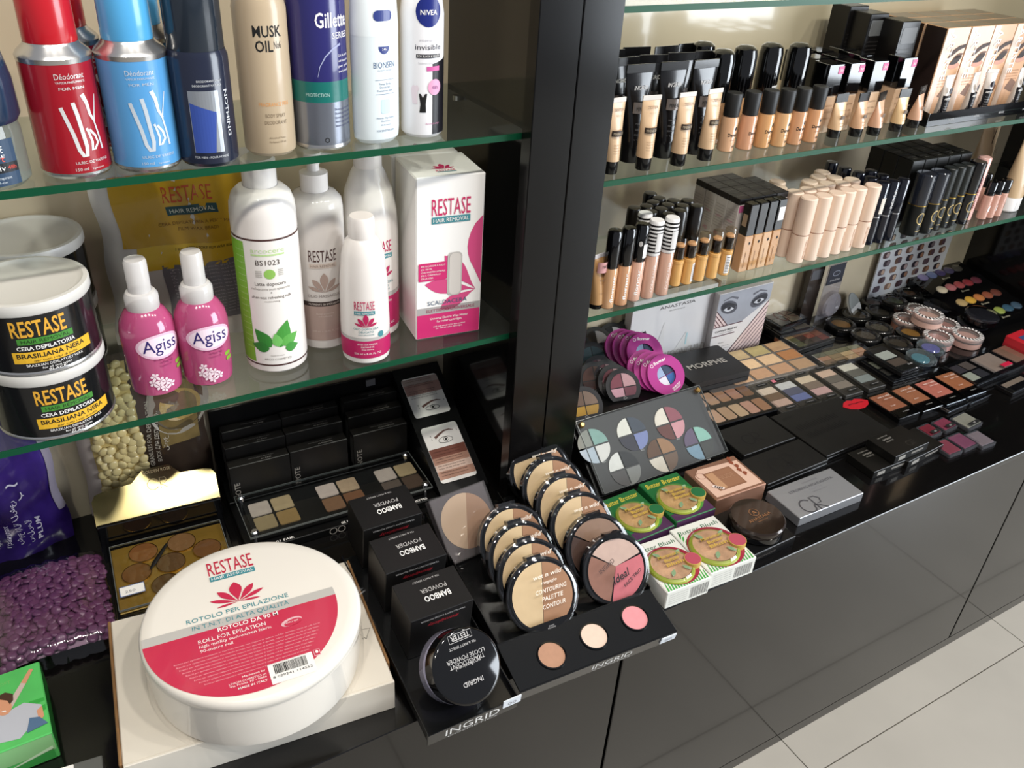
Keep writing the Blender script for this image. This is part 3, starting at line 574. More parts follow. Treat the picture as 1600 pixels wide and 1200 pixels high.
def rot2(p, a=LA): return (p[0]*math.cos(a)-p[1]*math.sin(a), p[0]*math.sin(a)+p[1]*math.cos(a))
g = G(); g.X = Matrix.Translation((-.0095, -.001, 0)) @ Matrix.Rotation(-LA*.62, 4, 'Z')
yc = -.0035; a0 = math.asin(yc/rl); g.add([(x, y, LZ) for x, y in ell(0, 0, rl, rl, 60, 0, PI-a0, 2*PI+a0)], [tuple(range(61))], red)
yg = .0065; aa = math.asin(yg/rl); ring = [(rl*math.cos(a), rl*math.sin(a)) for a in (a0+(aa-a0)*i/6 for i in range(7))]
ring2 = [(-x, y) for x, y in ring[::-1]]; g.add([(x, y, LZ) for x, y in ring+ring2], [tuple(range(14))], mat('#bcb9b3', .4))
F1 = TOP(LZ+.0003); F2 = TOP(LZ+.0006); F0 = TOP(LZ)
g.obj('label', t)
g = G(); g.X = Matrix.Translation((-.0095, -.001, 0)) @ Matrix.Rotation(-LA*.62, 4, 'Z')
g.text('RESTASE', .002, .0615, .0185, mat('#c9203f', .5), F1, .041); g.rect(-.0185, .0225, .0535, .0595, tealp, F1); g.text('HAIR REMOVAL', .002, .0547, .0036, wht, F2, .038)
for a, l, w in ((90, 1., .22), (48, .95, .13), (132, .95, .13), (20, 1., .085), (160, 1., .085), (-4, .75, .05), (184, .75, .05)): g.flat(petal(.001, .0205, l*.0255, w*.0255, math.radians(a)), red, F1)
g.text('ROTOLO PER EPILAZIONE', -.001, .0095, .0052, tealp, F1, .089); g.text('IN T.N.T. DI ALTA QUALITÀ', .0, .0002, .0048, tealp, F1, .084); g.text('*ROTOLO DA 90 M', .004, -.0088, .0047, wht, F1, .052)
g.text('ROLL FOR EPILATION', -.0395, -.0165, .0045, wht, F1, .057, 'l'); g.text('high quality non-woven fabric', -.0395, -.0215, .0034, wht, F1, .061, 'l'); g.text('90-metre roll', -.0395, -.0268, .0034, wht, F1, .027, 'l')
pal = mat('#eeb0b8', .5)
for i in range(9):
    y = -.0325-i*.0036; hw = math.sqrt(max(1e-6, (rl-.006)**2-y*y)); g.text('Rotolo per epilazione realizzato in morbido tessuto non tessuto di qualita, roll for epilation made of soft fabric', 0, y, .0015, pal, F1, min(1.75*hw, .135))
for s, y in (('Marketed by', -.0655), ('UNION COSMETICS srl', -.0695), ('Via Prima 10 - Italia', -.0722), ('*MADE IN ITALY', -.0762)): g.text(s, .0065, y, .0021, wht, F1, min(.03, .0017*len(s)), 'r')
g.flat(ell(.039, -.021, .0095, .0045, 18, .15), mat('#e8b5bc', .4), F1); g.flat(ell(.040, -.0222, .008, .0034, 18, .15), red, F2); g.text('NO ALL TEST', .039, -.0225, .0018, wht, TOP(LZ+.0008), .012)
g.rect(.009, .0465, -.082, -.0605, wht, F1)
x = .0135; rnd = random.Random(5)
while x < .0405: w = rnd.choice((.0003, .0005, .0008)); g.rect(x, x+w, -.0725, -.0625, ink, F2); x += w+rnd.choice((.0003, .0005))
g.text('8 029241 114552', .0275, -.0765, .0024, ink, F2, .033); g.rect(.048, .0535, -.0665, -.0595, mat('#f0c4cb', .5), F1); g.rect(.0485, .053, -.066, -.06, red, F2); g.flat(ell(.0507, -.0627, .0012, .0016), wht, TOP(LZ+.0008)); g.obj('lettering', t)
crum = G(); rnd = random.Random(2)
for i in range(14):
    a = -.15+i*.018; b = rnd.uniform(.0, .007)
    crum.add([((rr+.001)*math.cos(a), (rr+.001)*math.sin(a), .052-i*.001), ((rr+.002+b)*math.cos(a+.01), (rr+.002+b)*math.sin(a+.01), .055-i*.001+b*.3), ((rr+.001)*math.cos(a+.03), (rr+.001)*math.sin(a+.03), .051-i*.001)], [(0, 1, 2)], shw)
crum.obj('crumpled_film_end', t)
# green carton with a printed man, and a grey and white carton by it
t = thing('carton_box', 'bright green carton with a printed man raising an arm', 'box', (-.186, .575, CT), .02)
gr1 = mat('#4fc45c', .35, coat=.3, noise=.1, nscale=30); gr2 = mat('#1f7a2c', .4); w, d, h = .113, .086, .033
g = G(); g.box(0, w, 0, d, 0, h, gr1, .001); g.obj('carton', t)
g = G(); T = TOP(h+.0002); T2 = TOP(h+.0004); T3 = TOP(h+.0006); T4 = TOP(h+.0008); skin = mat('#d8956f', .5); shirt = mat('#b9bcc6', .6)
g.X = Matrix.Translation((.030, .006, 0)) @ Matrix.Scale(.76, 4, (1, 0, 0)) @ Matrix.Scale(.88, 4, (0, 1, 0))
g.flat([(.045, .006), (.078, .0), (.104, .022), (.1035, .032), (.087, .042), (.07, .038), (.055, .045), (.045, .03)], shirt, T2)
g.flat([(.068, .044), (.074, .040), (.092, .066), (.087, .069)], mat('#c9b4aa', .6), T2); g.flat([(.087, .069), (.092, .066), (.102, .082), (.098, .084)], skin, T2)
g.flat(ell(.066, .046, .0085, .0115, 18, .25), skin, T3); g.flat([(.058, .054), (.062, .062), (.07, .0635), (.0775, .058), (.077, .05), (.073, .046), (.071, .052), (.064, .0565)], mat('#4a2e1c', .7), T4)
g.flat([(.0625, .0405), (.0685, .0385), (.068, .0405)], wht, T4); g.flat([(.098, .026), (.104, .03), (.1045, .016), (.099, .012)], skin, T3); g.flat([(.085, .003), (.107, .006), (.1, .017), (.09, .02)], mat('#4f6f92', .6), T4)
g.flat([(.09, .034), (.1075, .036), (.1075, .040), (.092, .041)], mat('#2faa3d', .5), T); g.flat([(.09, .020), (.1075, .024), (.1075, .031), (.095, .027)], mat('#2faa3d', .5), T); g.text('ECO SOFT', .062, .074, .004, mat('#7dbd63', .5), T, .03)
g.obj('print', t)
g = G(); Ff = FRONT(-.0003); g.rect(.001, w-.001, .012, h-.001, mat('#8fce86', .4), Ff); g.flat([(.03, .0012), (.11, .0012), (.11, .016), (.08, .008)], mat('#37a345', .4), Ff); g.flat([(.06, .004), (.11, .014), (.11, .018)], mat('#c9e8bd', .5), FRONT(-.0006)); g.obj('front_print', t)
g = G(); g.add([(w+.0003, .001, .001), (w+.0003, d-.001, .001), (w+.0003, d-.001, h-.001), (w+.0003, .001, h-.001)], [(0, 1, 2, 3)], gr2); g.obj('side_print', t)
t = thing('carton_box', 'small grey and white carton in front of the green carton', 'box', (-.088, .494, CT), -.1)
g = G(); g.box(0, .02, 0, .055, 0, .022, wht, .0006); g.obj('white_half', t); g = G(); g.box(.0201, .042, 0, .055, 0, .022, mat('#5d5f5c', .5), .0006); g.obj('grey_half', t)
# purple wax bead bag lying flat
t = thing('wax_bead_bag', 'clear bag of purple wax beads lying in front of the purple pouch', 'bag', (-.0565, .750, CT), -.02)
pb = mat('#64395a', .35, coat=.2); BW, BD = .108, .132; rnd = random.Random(11)
def hbag(x, y): return .004+.024*max(0, (1-(2*x/BW)**4))**.5*max(0, (1-(2*y/BD)**4))**.5
gb = G(); n = 10
def bead(gb, p, r, th, nrm, m, n=10):
    q = V(nrm).normalized().to_track_quat('Z', 'Y').to_matrix().to_4x4(); q.translation = p; gb.X = q
    gb.lathe([(0, -th*.4), (r*.86, -th*.3), (r, 0), (r*.82, th*.45), (r*.5, th*.6), (0, th*.66)], m, n, ang=80); gb.X = None
pts = []
for i in range(5000):
    x, y = rnd.uniform(-BW/2+.004, BW/2-.004), rnd.uniform(-BD/2+.005, BD/2-.005)
    if all((x-a)**2+(y-b)**2 > .0060**2 for a, b in pts): pts.append((x, y))
for x, y in pts:
    bead(gb, (x, y, hbag(x, y)-.003+rnd.uniform(-.0014, .0006)), rnd.uniform(.0046, .0062), .0034, (rnd.gauss(0, .35)+x*4, rnd.gauss(0, .35)+y*3, 1), pb)
gb.obj('beads', t, 'stuff')
g = G(); N = 14; vs = [(-BW/2+.003+(BW-.006)*i/N, -BD/2+.004+(BD-.008)*j/N, max(.001, hbag(-BW/2+.003+(BW-.006)*i/N, -BD/2+.004+(BD-.008)*j/N)-.0055)) for j in range(N+1) for i in range(N+1)]
g.add(vs, [(j*(N+1)+i, j*(N+1)+i+1, (j+1)*(N+1)+i+1, (j+1)*(N+1)+i) for j in range(N) for i in range(N)], pb, True); g.obj('bead_layer', t)
film = clear('#f6eef6', 1.5, .07); fs = []; vs = []; N = 22
for j in range(N+1):
    for i in range(N+1):
        u, v = i/N*2-1, j/N*2-1; x, y = u*BW/2, v*(BD/2+.008); hh = .0015+hbag(x*.98, y*.93)+.0018*max(0, 1-u*u)*math.sin(23*u+9*v)+.0022*max(0, 1-v*v)*max(0, math.sin(40*(v+.2*u)))**6
        vs.append((x, y, max(.001, hh)))
for j in range(N):
    for i in range(N): a = j*(N+1)+i; fs.append((a, a+1, a+N+2, a+N+1))
g = G(); g.add(vs, fs, film, True); g.obj('clear_film', t)
# purple pouch behind
t = thing('wax_pouch', 'shiny purple pouch with white script standing against the back panel', 'pouch', (-.085, .862, CT), .1)
W, H = .125, .205; f = pouch_map(W, H, .036, 9, .012, .0022)
pm = mat('#2e1a66', .22, coat=.5, noise=.6, nscale=22, bump=.25, bscale=40)
pouch_body(f, pm).obj('bag', t)
g = G(); pw = mat('#cfc6da', .5)
for i, (s, w) in enumerate((('горячий воск', .05), ('гранулах', .034), ('شمع ازالة الشعر', .06), ('سلسلة', .03), ('*PLUM', .028))): pouch_text(g, f, s, .40+.085*i, .10, .0052, w, pw, W, H, .0012, 'l', 1.45)
pouch_text(g, f, '~', .63, .44, .02, .012, pw, W, H); pouch_text(g, f, 'ﺮ', .69, .40, .012, .006, pw, W, H)
g.obj('lettering', t)
g = G(); pouch_patch(g, f, .93, 1.0, .22, .97, mat('#8d8494', .35), .0008, 3, 14); g.obj('side_seal', t)
# pouch with cream granules
t = thing('wax_pouch', 'pouch with a clear window of cream wax granules behind the gold lidded kit', 'pouch', (.069, .8785, CT), -.02)
W, H = .142, .215; f = pouch_map(W, H, .028, 21, .0, .0012)
pouch_body(f, mat('#3a2c22', .3, coat=.4)).obj('bag', t)
g = G(); pouch_patch(g, f, .0, .10, .05, .97, mat('#b8a89c', .35), .0006, 3, 14); g.obj('side_seal', t)
g = G(); pouch_patch(g, f, .10, .47, .06, .95, mat('#c7ab63', .4), .0003); g.obj('window', t)
gb = G(); cb = mat('#d9c282', .32, coat=.3); pts = []; rnd = random.Random(4)
for i in range(2500):
    u, v = rnd.uniform(.12, .46), rnd.uniform(.08, .94)
    if all(((u-a)*W)**2+((v-b)*H)**2 > .0075**2 for a, b in pts): pts.append((u, v))
for u, v in pts: bead(gb, f(u, v)+V((0, -.0006, 0)), rnd.uniform(.0056, .0068), .0042, (rnd.gauss(0, .25), -1, rnd.gauss(0, .25)), cb, 9)
gb.obj('granules', t, 'stuff')
g = G(); pouch_patch(g, f, .62, .94, .42, .9, mat('#7a6438', .3, noise=.6, nscale=25), .0006); 
for r0, c in ((.036, '#a79c8c'), (.031, '#5a4a2c')):
    vs = [f(.80+r0*math.cos(a)/W, .66+r0*1.1*math.sin(a)/H)+V((0, -.0009 if r0 > .033 else -.0012, 0)) for a in (2*PI*i/28 for i in range(28))]; g.add(vs, [tuple(range(28))], mat(c, .3, coat=.3))
vs = [f(.81+.024*math.cos(a)/W, .65+.02*math.sin(a)/H)+V((0, -.0015, 0)) for a in (2*PI*i/20 for i in range(20))]; g.add(vs, [tuple(range(20))], mat('#b5924a', .25, coat=.4, noise=.4, nscale=40)); g.obj('printed_picture', t)
g = G(); pouch_text(g, f, 'GRANULES FOR DEPILATION', .53, .32, .005, .085, mat('#c9bda8', .5), W, H, .0013, 'l', 1.5); pouch_text(g, f, 'ВОСК ДЛЯ ДЕПИЛЯЦИИ', .59, .34, .0045, .07, mat('#c9bda8', .5), W, H, .0013, 'l', 1.5); pouch_text(g, f, 'شمع', .66, .40, .005, .02, mat('#c9bda8', .5), W, H, .0013, 'l', 1.5); g.obj('lettering', t)
# gold lidded brow kit in black stand
a, ex, ey, ez, w, h = frame((188, 960), (372, 908), (170, 852), CT+.012)
t = thing('makeup_display', 'black stand with mirror-gold header holding a gold tester palette', 'display', (a.x, a.y, CT), math.atan2(ex.y, ex.x))
g = G(); g.box(-.008, w+.006, -.006, .108, 0, .010, blkgloss, .0008); g.box(-.008, w+.006, .108, .118, 0, .04, blkgloss, .0008); g.box(-.008, -.003, -.006, .112, .01, .014, blkgloss, .0005); g.obj('tray', t)
hd = mat('#8f8058', .19, .95)
g = G(); X = Matrix.Translation((-.008, .112, .038)) @ Matrix.Rotation(math.radians(41.5), 4, 'X'); g.X = X; hw = w+.014
out = [(0, 0), (hw, 0), (hw+.001, .030), (hw-.003, .036), (hw-.009, .038), (hw-.036, .0395), (hw-.046, .052), (hw-.074, .052), (hw-.088, .039), (.012, .037), (.004, .035), (0, .028)]
g.prism(out, 0, .0012, blkgloss, hd); g.obj('header', t)
g = G(); g.X = X; gd = mat('#d8b98c', .4, .5); g.text('*GOLDEN ROSE', hw-.06, .046, .0036, gd, TOP(.0015), .030)
a1, f1 = stroke(ell(hw-.066, .033, .0062, .0062, 16, 0, .5, 5.6), .0009); g.add([(x, y, .0015) for x, y in a1], [q[::-1] for q in f1], gd); a1, f1 = stroke([(hw-.0585, .026), (hw-.0585, .039), (hw-.053, .0385), (hw-.0515, .035), (hw-.054, .032), (hw-.0585, .032), (hw-.051, .026)], .0009); g.add([(x, y, .0015) for x, y in a1], [q[::-1] for q in f1], gd); g.obj('header_print', t)
g = G(); g.box(0, w, 0, .1, .0102, .0118, mat('#a98c45', .35, .35, noise=.15, nscale=30), .0004); g.obj('gold_plate', t)
for i, (x, y, c) in enumerate(((.032, .082, '#8f5f3e'), (.072, .083, '#8c6b54'), (.022, .052, '#7d5638'), (.057, .055, '#6b5240'), (.096, .062, '#7d563c'), (.048, .024, '#5d4534'))):
    g = G(); g.lathe([(.0152, .0118), (.0152, .0135), (.0144, .0137)], gold, 32, x=x, y=y); g.lathe([(.0146, .0118), (.0146, .0132), (0, .0132)], mat(c, .7, noise=.12, nscale=120), 32, x=x, y=y); g.obj('pan', t)
clp = clear('#f4f0e2', 1.3, .03)
g = G(); g.box(.0, w, .0, .1, .0155, .0168, clp); g.obj('clear_cover', t); edge_frame(t, 0, w, 0, .1, .0150, .0172)
g = G(); g.X = Matrix.Translation((.047, .066, .0174)) @ Matrix.Rotation(1.0, 4, 'Z'); g.loft([[(x, -r_, -.0004), (x, r_, -.0004), (x, r_, .0004), (x, -r_, .0004)] for x, r_ in ((-.021, .0006), (-.012, .0024), (0, .0021), (.016, .0016), (.019, .0008))], blkmat); g.obj('mini_brush', t)
g = G(); g.box(.003, .027, .018, .032, .0169, .0173, wht); a1, f1 = stroke([(.003, .018), (.027, .018), (.027, .032), (.003, .032), (.003, .018)], .001); g.add([(x, y, .0176) for x, y in a1], [q[::-1] for q in f1], mat('#3f5f9a', .5)); g.text('250', .013, .022, .0035, mat('#8a8a90', .5), TOP(.0176), .010); g.obj('price_tag', t)
# brow kit stand: flat front, steps for the cartons, sloping side with two cards
t = thing('makeup_display', 'black stepped stand with clear-covered brow tester strip and nine cartons', 'display', (.138, .742, CT), -.035)
g = G(); g.box(0, .232, 0, .088, 0, .010, blk, .0008); g.obj('base', t)
g = G(); g.box(0, .232, .0882, .150, 0, .012, blk, .0008); g.obj('carton_step', t)
g = G(); g.box(0, .232, .1505, .1535, 0, .105, blk, .0008); g.obj('back_board', t)
g = G(); g.loft([[(x, -.006, 0), (x, .1535, 0), (x, .1535, .104), (x, -.006, .014)] for x in (.2325, .297)], blk, smooth=False); g.obj('sloping_side', t)
SLP = math.atan2(.09, .1595)
acr = clear('#f2f4f4', 1.25, .02); AZ = .0215
g = G(); g.box(.006, .2255, .006, .083, AZ, AZ+.003, acr); g.obj('clear_cover', t); edge_frame(t, .006, .2255, .006, .083, AZ+.0005, AZ+.003)
for x, y in ((.012, .012), (.219, .012), (.012, .077), (.219, .077)):
    g = G(); g.lathe([(.0022, .010), (.0022, AZ), (.0045, AZ), (.0045, AZ+.0055), (.003, AZ+.0068), (0, AZ+.0068)], chrome, 16, x=x, y=y); g.obj('standoff_screw', t)
g = G(); g.box(.012, .222, .012, .078, .0102, .0165, blkmat, .0006); g.obj('tester_strip', t)
for k, (x0, cs) in enumerate(((.026, ('#cdbcae', '#bfa67c', '#a58f66', '#a4824c')), (.107, ('#d8c4b8', '#c4a685', '#8d6547', '#86583a')), (.182, ('#d2c0b4', '#c0a67c', '#6c5c52', '#5c4638')))):
    for q, c in enumerate(cs):
        px, py = x0-.001+(q % 2)*.0262, .0585-(q//2)*.0262
        g = G(); X0 = rrect(px-.0118+.004, px+.0118+.004, py-.0116, py+.0116, .0024); g.prism(X0, .0165, .0178, mat(c, .75, noise=.06, nscale=150)); g.obj('pan', t)
g = G(); 
for s, x in (('01 FAIR', .043), ('02 BLONDES', .124), ('03 BRUNETTES', .200)): g.text('*'+s, x, .002, .0035, wht, TOP(.0102), .0033*len(s)*.9)
g.obj('shade_names', t)
g = G(); Fk = FRONT(-.0003); 
for x in (.098, .108):
    a1, f1 = stroke(ell(x, .0052, .0042, .0042, 18)+[(x+.0042, .0052)], .0007); g.add([(p, -.0004, q) for p, q in a1], [q[::-1] for q in f1], mat('#b9b4ac', .5))
g.obj('logo_print', t)
g = G(); g.box(.196, .208, .1485, .1502, .092, .101, mat('#77767a', .6)); g.obj('price_tag', t)
NM = Matrix.Translation((.138, .742, CT)) @ Matrix.Rotation(-.035, 4, 'Z')
# cards on the sloping side
def brow_card(label, lx, d0, h, flip):
    M = NM @ Matrix.Translation((lx, -.006, .0142)) @ Matrix.Rotation(SLP, 4, 'X') @ Matrix.Translation((0, d0, .0006))
    t = thing('instruction_card', label, 'card', M=M, group='brow instruction cards'); w = .049; s = -1 if flip else 1
    x0 = 0
    g = G(); g.prism(rrect(x0, x0+w, 0, h, .004), 0, .0012, wht); g.obj('card', t)
    g = G(); T = TOP(.0014); T2 = TOP(.0017); yb = h*.62
    def bx(y0, y1, c): g.rect(x0+.0002, x0+w-.0002, y0, y1, mat(c, .5), T)
    if flip: bx(h*.82, h*.97, '#b3a09a'); bx(h*.56, h*.82, '#a9837c')
    else: bx(h*.44, h*.60, '#7c4232'); bx(h*.32, h*.44, '#b98872'); bx(h*.20, h*.32, '#e3c3b2'); bx(h*.06, h*.20, '#b98872')
    for i, (y, c) in enumerate(((.53, '#5a2c22'), (.48, '#5a2c22'), (.40, '#2a1a16'), (.355, '#2a1a16'), (.28, '#2a1a16'), (.235, '#2a1a16'), (.16, '#2a1a16'), (.11, '#2a1a16'))):
        g.text(('1-DEFINE BROWS: use angled brush and apply', 'on the brow hairs to get natural look', '2-CORRECT: cover the area under brow', 'remove the excess and blend', '3-FIX: set wax brush across the top edge', 'brow to tip and go over')[i % 6], x0+.004, h*(y+(.41 if flip else 0)) if y > .3 or not flip else h*(y+.36), .0016, mat(c, .6), T2, .036, 'l')
    cx, cy = x0+w*.55, h*(.17 if flip else .71); bw = mat('#6e4a42', .6)
    # turned upside down on the flipped card
    pts, ff = stroke([(cx-.013, cy+h*.07), (cx-.006, cy+h*.12), (cx+.002, cy+h*.165), (cx+.009, cy+h*.17), (cx+.014, cy+h*.145)], .0034, .0008); g.add([(p, q, .0016) for p, q in pts], [q[::-1] for q in ff], bw)
    for seg in (ell(cx, cy, .0095, h*.062, 14, 0, 0, PI), ell(cx, cy, .0095, h*.045, 14, 0, PI, 2*PI), ell(cx+.0005, cy+.001, .003, .003, 14)):
        pts, ff = stroke(seg, .0006); g.add([(p, q, .0016) for p, q in pts], [q[::-1] for q in ff], ink)
    g.flat(ell(cx+.0005, cy+.001, .0016, .0016, 12), ink, T2)
    for s_, x, y in (('4', -.018, .10), ('1', -.0175, .04), ('2', .0185, .12)): g.text(s_, cx+x, cy+h*y, .0026, ink, T2)
    g.obj('print', t); return t
brow_card('brow instruction card lying nearer the front of the sloping stand side', .2385, .015, .078, False)
brow_card('pinkish brow instruction card lying at the back of the sloping stand side', .2385, .108, .058, True)
# cartons
nbx = mat('#1b1918', .34); ntx = mat('#b9b4ae', .5)
protos = {}
for k, (nm, x) in enumerate((('01 FAIR', .005), ('02 BLONDES', .080), ('03 BRUNETTES', .156))):
    for r, (y, zt, row) in enumerate(((.0895, .062, 'front'), (.112, .0735, 'middle'), (.1335, .0825, 'rear'))):
        hh = .05 if r == 0 else .05; X = x+r*.002+(0, -.003, .0)[k]; M = NM @ Matrix.Translation((X, y, zt-hh+(0, .001, .003)[k]))
        lb = '%s row brow kit carton in the column nearest the %s' % (row, ('gold lidded kit', 'middle', 'instruction cards')[k])
        if k == 1: lb = '%s row brow kit carton in the middle column of the stand' % row
        if nm in protos: dup(protos[nm], lb, M=M); continue
        t = thing('brow_kit_carton', lb, 'box', M=M, group='black brow kit cartons'); protos[nm] = t
        w, d = .0715, .0145
        g = G(); g.box(0, w, 0, d, 0, hh, nbx, .0007); g.obj('carton', t)
        g = G(); g.text(nm, .045, .0028, .0022, ntx, TOP(hh+.0002), .0022*len(nm)*.8); g.text('TOTAL LOOK BROW KIT', .04, .0075, .0019, mat('#8a8682', .5), TOP(hh+.0002), .03); g.obj('top_print', t)
        g = G(); g.text('NOTE', .0105, .002, .0068, mat('#a59c94', .45), FRONT(-.0002), .024, 'l', rot=PI/2); g.obj('front_print', t)
        g = G(); g.rect(-d+.002, -.002, .004, hh-.006, mat('#4d4b4a', .5), LEFT(-.0002)); g.obj('side_print', t)
# step risers under the middle and rear rows
for r, (y, z) in enumerate(((.112, .0235), (.1335, .0325))):
    g = G(); g.box(.0, .232, y-.001, (.1325, .1503)[r], .012, z, blk); o = g.obj('step_riser', bpy.data.objects['makeup_display.001'])
# ---------------------------------------------------------------- front tray with loose powder
a, ex, ey, ez, TW, TH = frame((668, 1149), (808, 1090), (540, 875), CT+.012)
ey = V((0, math.cos(.118), math.sin(.118))); ex = V((1, -.02, 0)).normalized(); ey = (ey-ex*ey.dot(ex)).normalized(); ez = ex.cross(ey); M1 = mtx(a, ex, ey, ez)
t = thing('tester_tray', 'long narrow black tray holding loose powder boxes and tester jar', 'display', M=M1)
blt = mat('#0e0f10', .2, coat=.3)
g = G(); g.box(0, .094, .0, .225, -.0085, -.006, blt, .0005); g.obj('floor_plate', t)
g = G(); g.box(0, .094, -.0015, .0, -.0165, .0, blt, .0004); g.obj('front_lip', t)
for x in (0, .0925): g = G(); g.box(x, x+.0015, 0, .225, -.010, .001, blt, .0004); g.obj('side_lip', t)
g = G(); g.text('INGRID', .046, -.0122, .0098, mat('#e4e3e0', .5), FRONT(-.0017), .056); g.text('COSMETICS', .046, -.0158, .0023, mat('#c4c3c0', .5), FRONT(-.0017), .052); g.obj('lettering', t)
g = G(); g.box(.0765, .0955, -.0028, -.0018, -.0055, .0055, mat('#dfe6ee', .5)); g.text('00', .086, -.003, .0045, mat('#9a9aa2', .5), FRONT(-.003), .009); g.obj('price_tag', t)
pbx = mat('#131212', .42); ptx = mat('#b9b6b4', .5); rtx = mat('#b3202e', .5)
p0 = None
for i, (x, y, lb) in enumerate(((.0165, .082, 'nearest the tester jar'), (.0165, .143, 'in the middle of its row'), (.0165, .204, 'furthest from the tester jar'))):
    M = M1 @ Matrix.Translation((x, y, -.0058)); lb = 'black loose powder box ' + lb
    if p0: dup(p0, lb, M=M); continue
    t = thing('powder_carton', lb, 'box', M=M, group='loose powder boxes'); p0 = t; w, d, h = .066, .046, .060
    g = G(); g.box(0, w, 0, d, 0, h, pbx, .0006); g.obj('carton', t)
    g = G(); T = TOP(h+.0002); g.text('*BAMBOO', .036, .0215, .0068, wht, T, .027, rot=PI); g.text('POWDER', .036, .0305, .0052, ptx, T, .027, rot=PI); g.text('FIX & MATT EFFECT', .033, .0415, .0021, ptx, T, .028, rot=PI); g.obj('top_print', t)
    g = G(); Ff = FRONT(-.0002); g.text('TRANSLUCENT LOOSE POWDER', .034, .0545, .0023, ptx, Ff, .047, rot=PI); g.text('#sensiplicity', .035, .0472, .0045, rtx, Ff, .032, rot=PI, slant=.3); g.obj('front_print', t)
# tester jar leaning on the box
JM = M1 @ Matrix.Translation((.045, .046, .0165)) @ Matrix.Rotation(math.radians(38), 4, 'X') @ Matrix.Rotation(math.radians(6), 4, 'Y')
t = thing('powder_jar', 'round black-lidded loose powder tester jar leaning on the nearest box', 'jar', M=JM); r = .0345
g = G(); g.lathe([(0, 0), (r-.002, 0), (r, .002), (r, .014), (r-.002, .0155)], clear('#e6e4f2', 1.5, .02, .18, '#d9d6e6'), 48); g.obj('clear_base', t)
g = G(); g.lathe([(0, .0015), (r-.004, .0015), (r-.004, .0125), (0, .0125)], mat('#d6d2da', .8), 40); g.obj('powder', t)
g = G(); g.lathe([(r-.001, .0155), (r, .0165), (r, .0325), (r-.0015, .034), (r-.003, .0343), (0, .0343)], blkgloss, 48); g.obj('lid', t)
g = G(); T = TOP(.0345); g.X = Matrix.Rotation(.0, 4, 'Z')
for s, y, h2, w2 in (('*TESTER', .0245, .0048, .0195), ('FIX & MATT EFFECT', .0175, .0024, .028), ('LOOSE POWDER', .0062, .0042, .04), ('TRANSLUCENT', .0015, .004, .037), ('professional', -.001, .0036, .026), ('INGRID', -.0175, .0046, .021), ('COSMETICS', -.0148, .0014, .0165)): g.text(s, .001, y+h2, h2, ptx, T, w2, rot=PI)
a1, f1 = stroke([(-.011, .0235), (.013, .0235), (.013, .0305), (-.011, .0305), (-.011, .0235)], .0004); g.add([(p, q, .0345) for p, q in a1], [q[::-1] for q in f1], ptx); g.obj('lettering', t)
# ---------------------------------------------------------------- front tray with compacts
a, ex, ey, ez, TW, TH = frame((812, 1081), (1057, 974), (771, 1002), CT+.007)
ang = math.radians(3.2); ex = V((math.cos(ang), -math.sin(ang), 0)); sl = .22; ey = V((math.sin(ang)*math.cos(sl), math.cos(ang)*math.cos(sl), math.sin(sl))); M2 = mtx(a, ex, ey, ex.cross(ey))
slb = .10; eyb = V((math.sin(ang)*math.cos(slb), math.cos(ang)*math.cos(slb), math.sin(slb)))
TW = .186
t = thing('tester_tray', 'wide black tray with sloping front, three powder pans and two rows of compacts', 'display', M=M2)
g = G(); g.box(0, TW, 0, .054, -.002, 0, blt, .0005); g.obj('sloping_front', t)
g = G(); g.box(0, TW, -.0015, .0, -.0165, .0, blt, .0004); g.obj('front_lip', t)
Mb = M2.inverted() @ mtx(a+ey*.054-V((0, 0, .010)), ex, eyb, ex.cross(eyb))
for nm_, bx_ in (('floor_plate', (0, TW, 0, .19, -.0015, .0005)), ('side_lip', (0, .0015, 0, .19, -.001, .014)), ('side_lip', (TW-.0015, TW, 0, .19, -.001, .014)), ('divider', (.0925, .0935, 0, .19, 0, .014)), ('channel_edge', (0, TW, -.001, .0, -.001, .0105))):
    g = G(); g.X = Mb; g.box(*bx_, blt, .0004); g.obj(nm_, t)
for (x, y), c in zip(((.047, .0225), (.0985, .0255), (.1505, .0285)), ('#b5866a', '#e0c4b0', '#e08c92')):
    g = G(); g.lathe([(.0147, 0), (.0153, .0012), (.0138, .0014)], blkgloss, 32, x=x, y=y); g.obj('pan_rim', t); g = G(); g.lathe([(.0138, .0), (.0138, .0008), (0, .0008)], mat(c, .8, noise=.04, nscale=200), 32, x=x, y=y); g.obj('powder_pan', t)
g = G(); g.text('INGRID', .107, -.0112, .0088, mat('#e4e3e0', .5), FRONT(-.0017), .048); g.text('COSMETICS', .107, -.0150, .0023, mat('#c4c3c0', .5), FRONT(-.0017), .046); g.obj('lettering', t)
g = G(); g.box(.166, .185, -.0028, -.0018, -.0115, -.0015, mat('#dfe6ee', .5)); g.text('00', .1755, -.009, .0042, mat('#9a9aa2', .5), FRONT(-.003), .009); g.obj('price_tag', t)
M2b = M2 @ Mb
def lean(x, y, tilt, r, lift=-.001, yaw=0.):       # a disc standing in the channel, leaning back by tilt from the vertical
    return M2b @ Matrix.Translation((x, y, lift)) @ Matrix.Rotation(yaw, 4, 'Z') @ Matrix.Rotation(PI/2-tilt, 4, 'X') @ Matrix.Translation((0, r, 0))
clid = clear('#fbfbfb', 1.6, .015); smoke = clear('#8a8788', 1.6, .02)
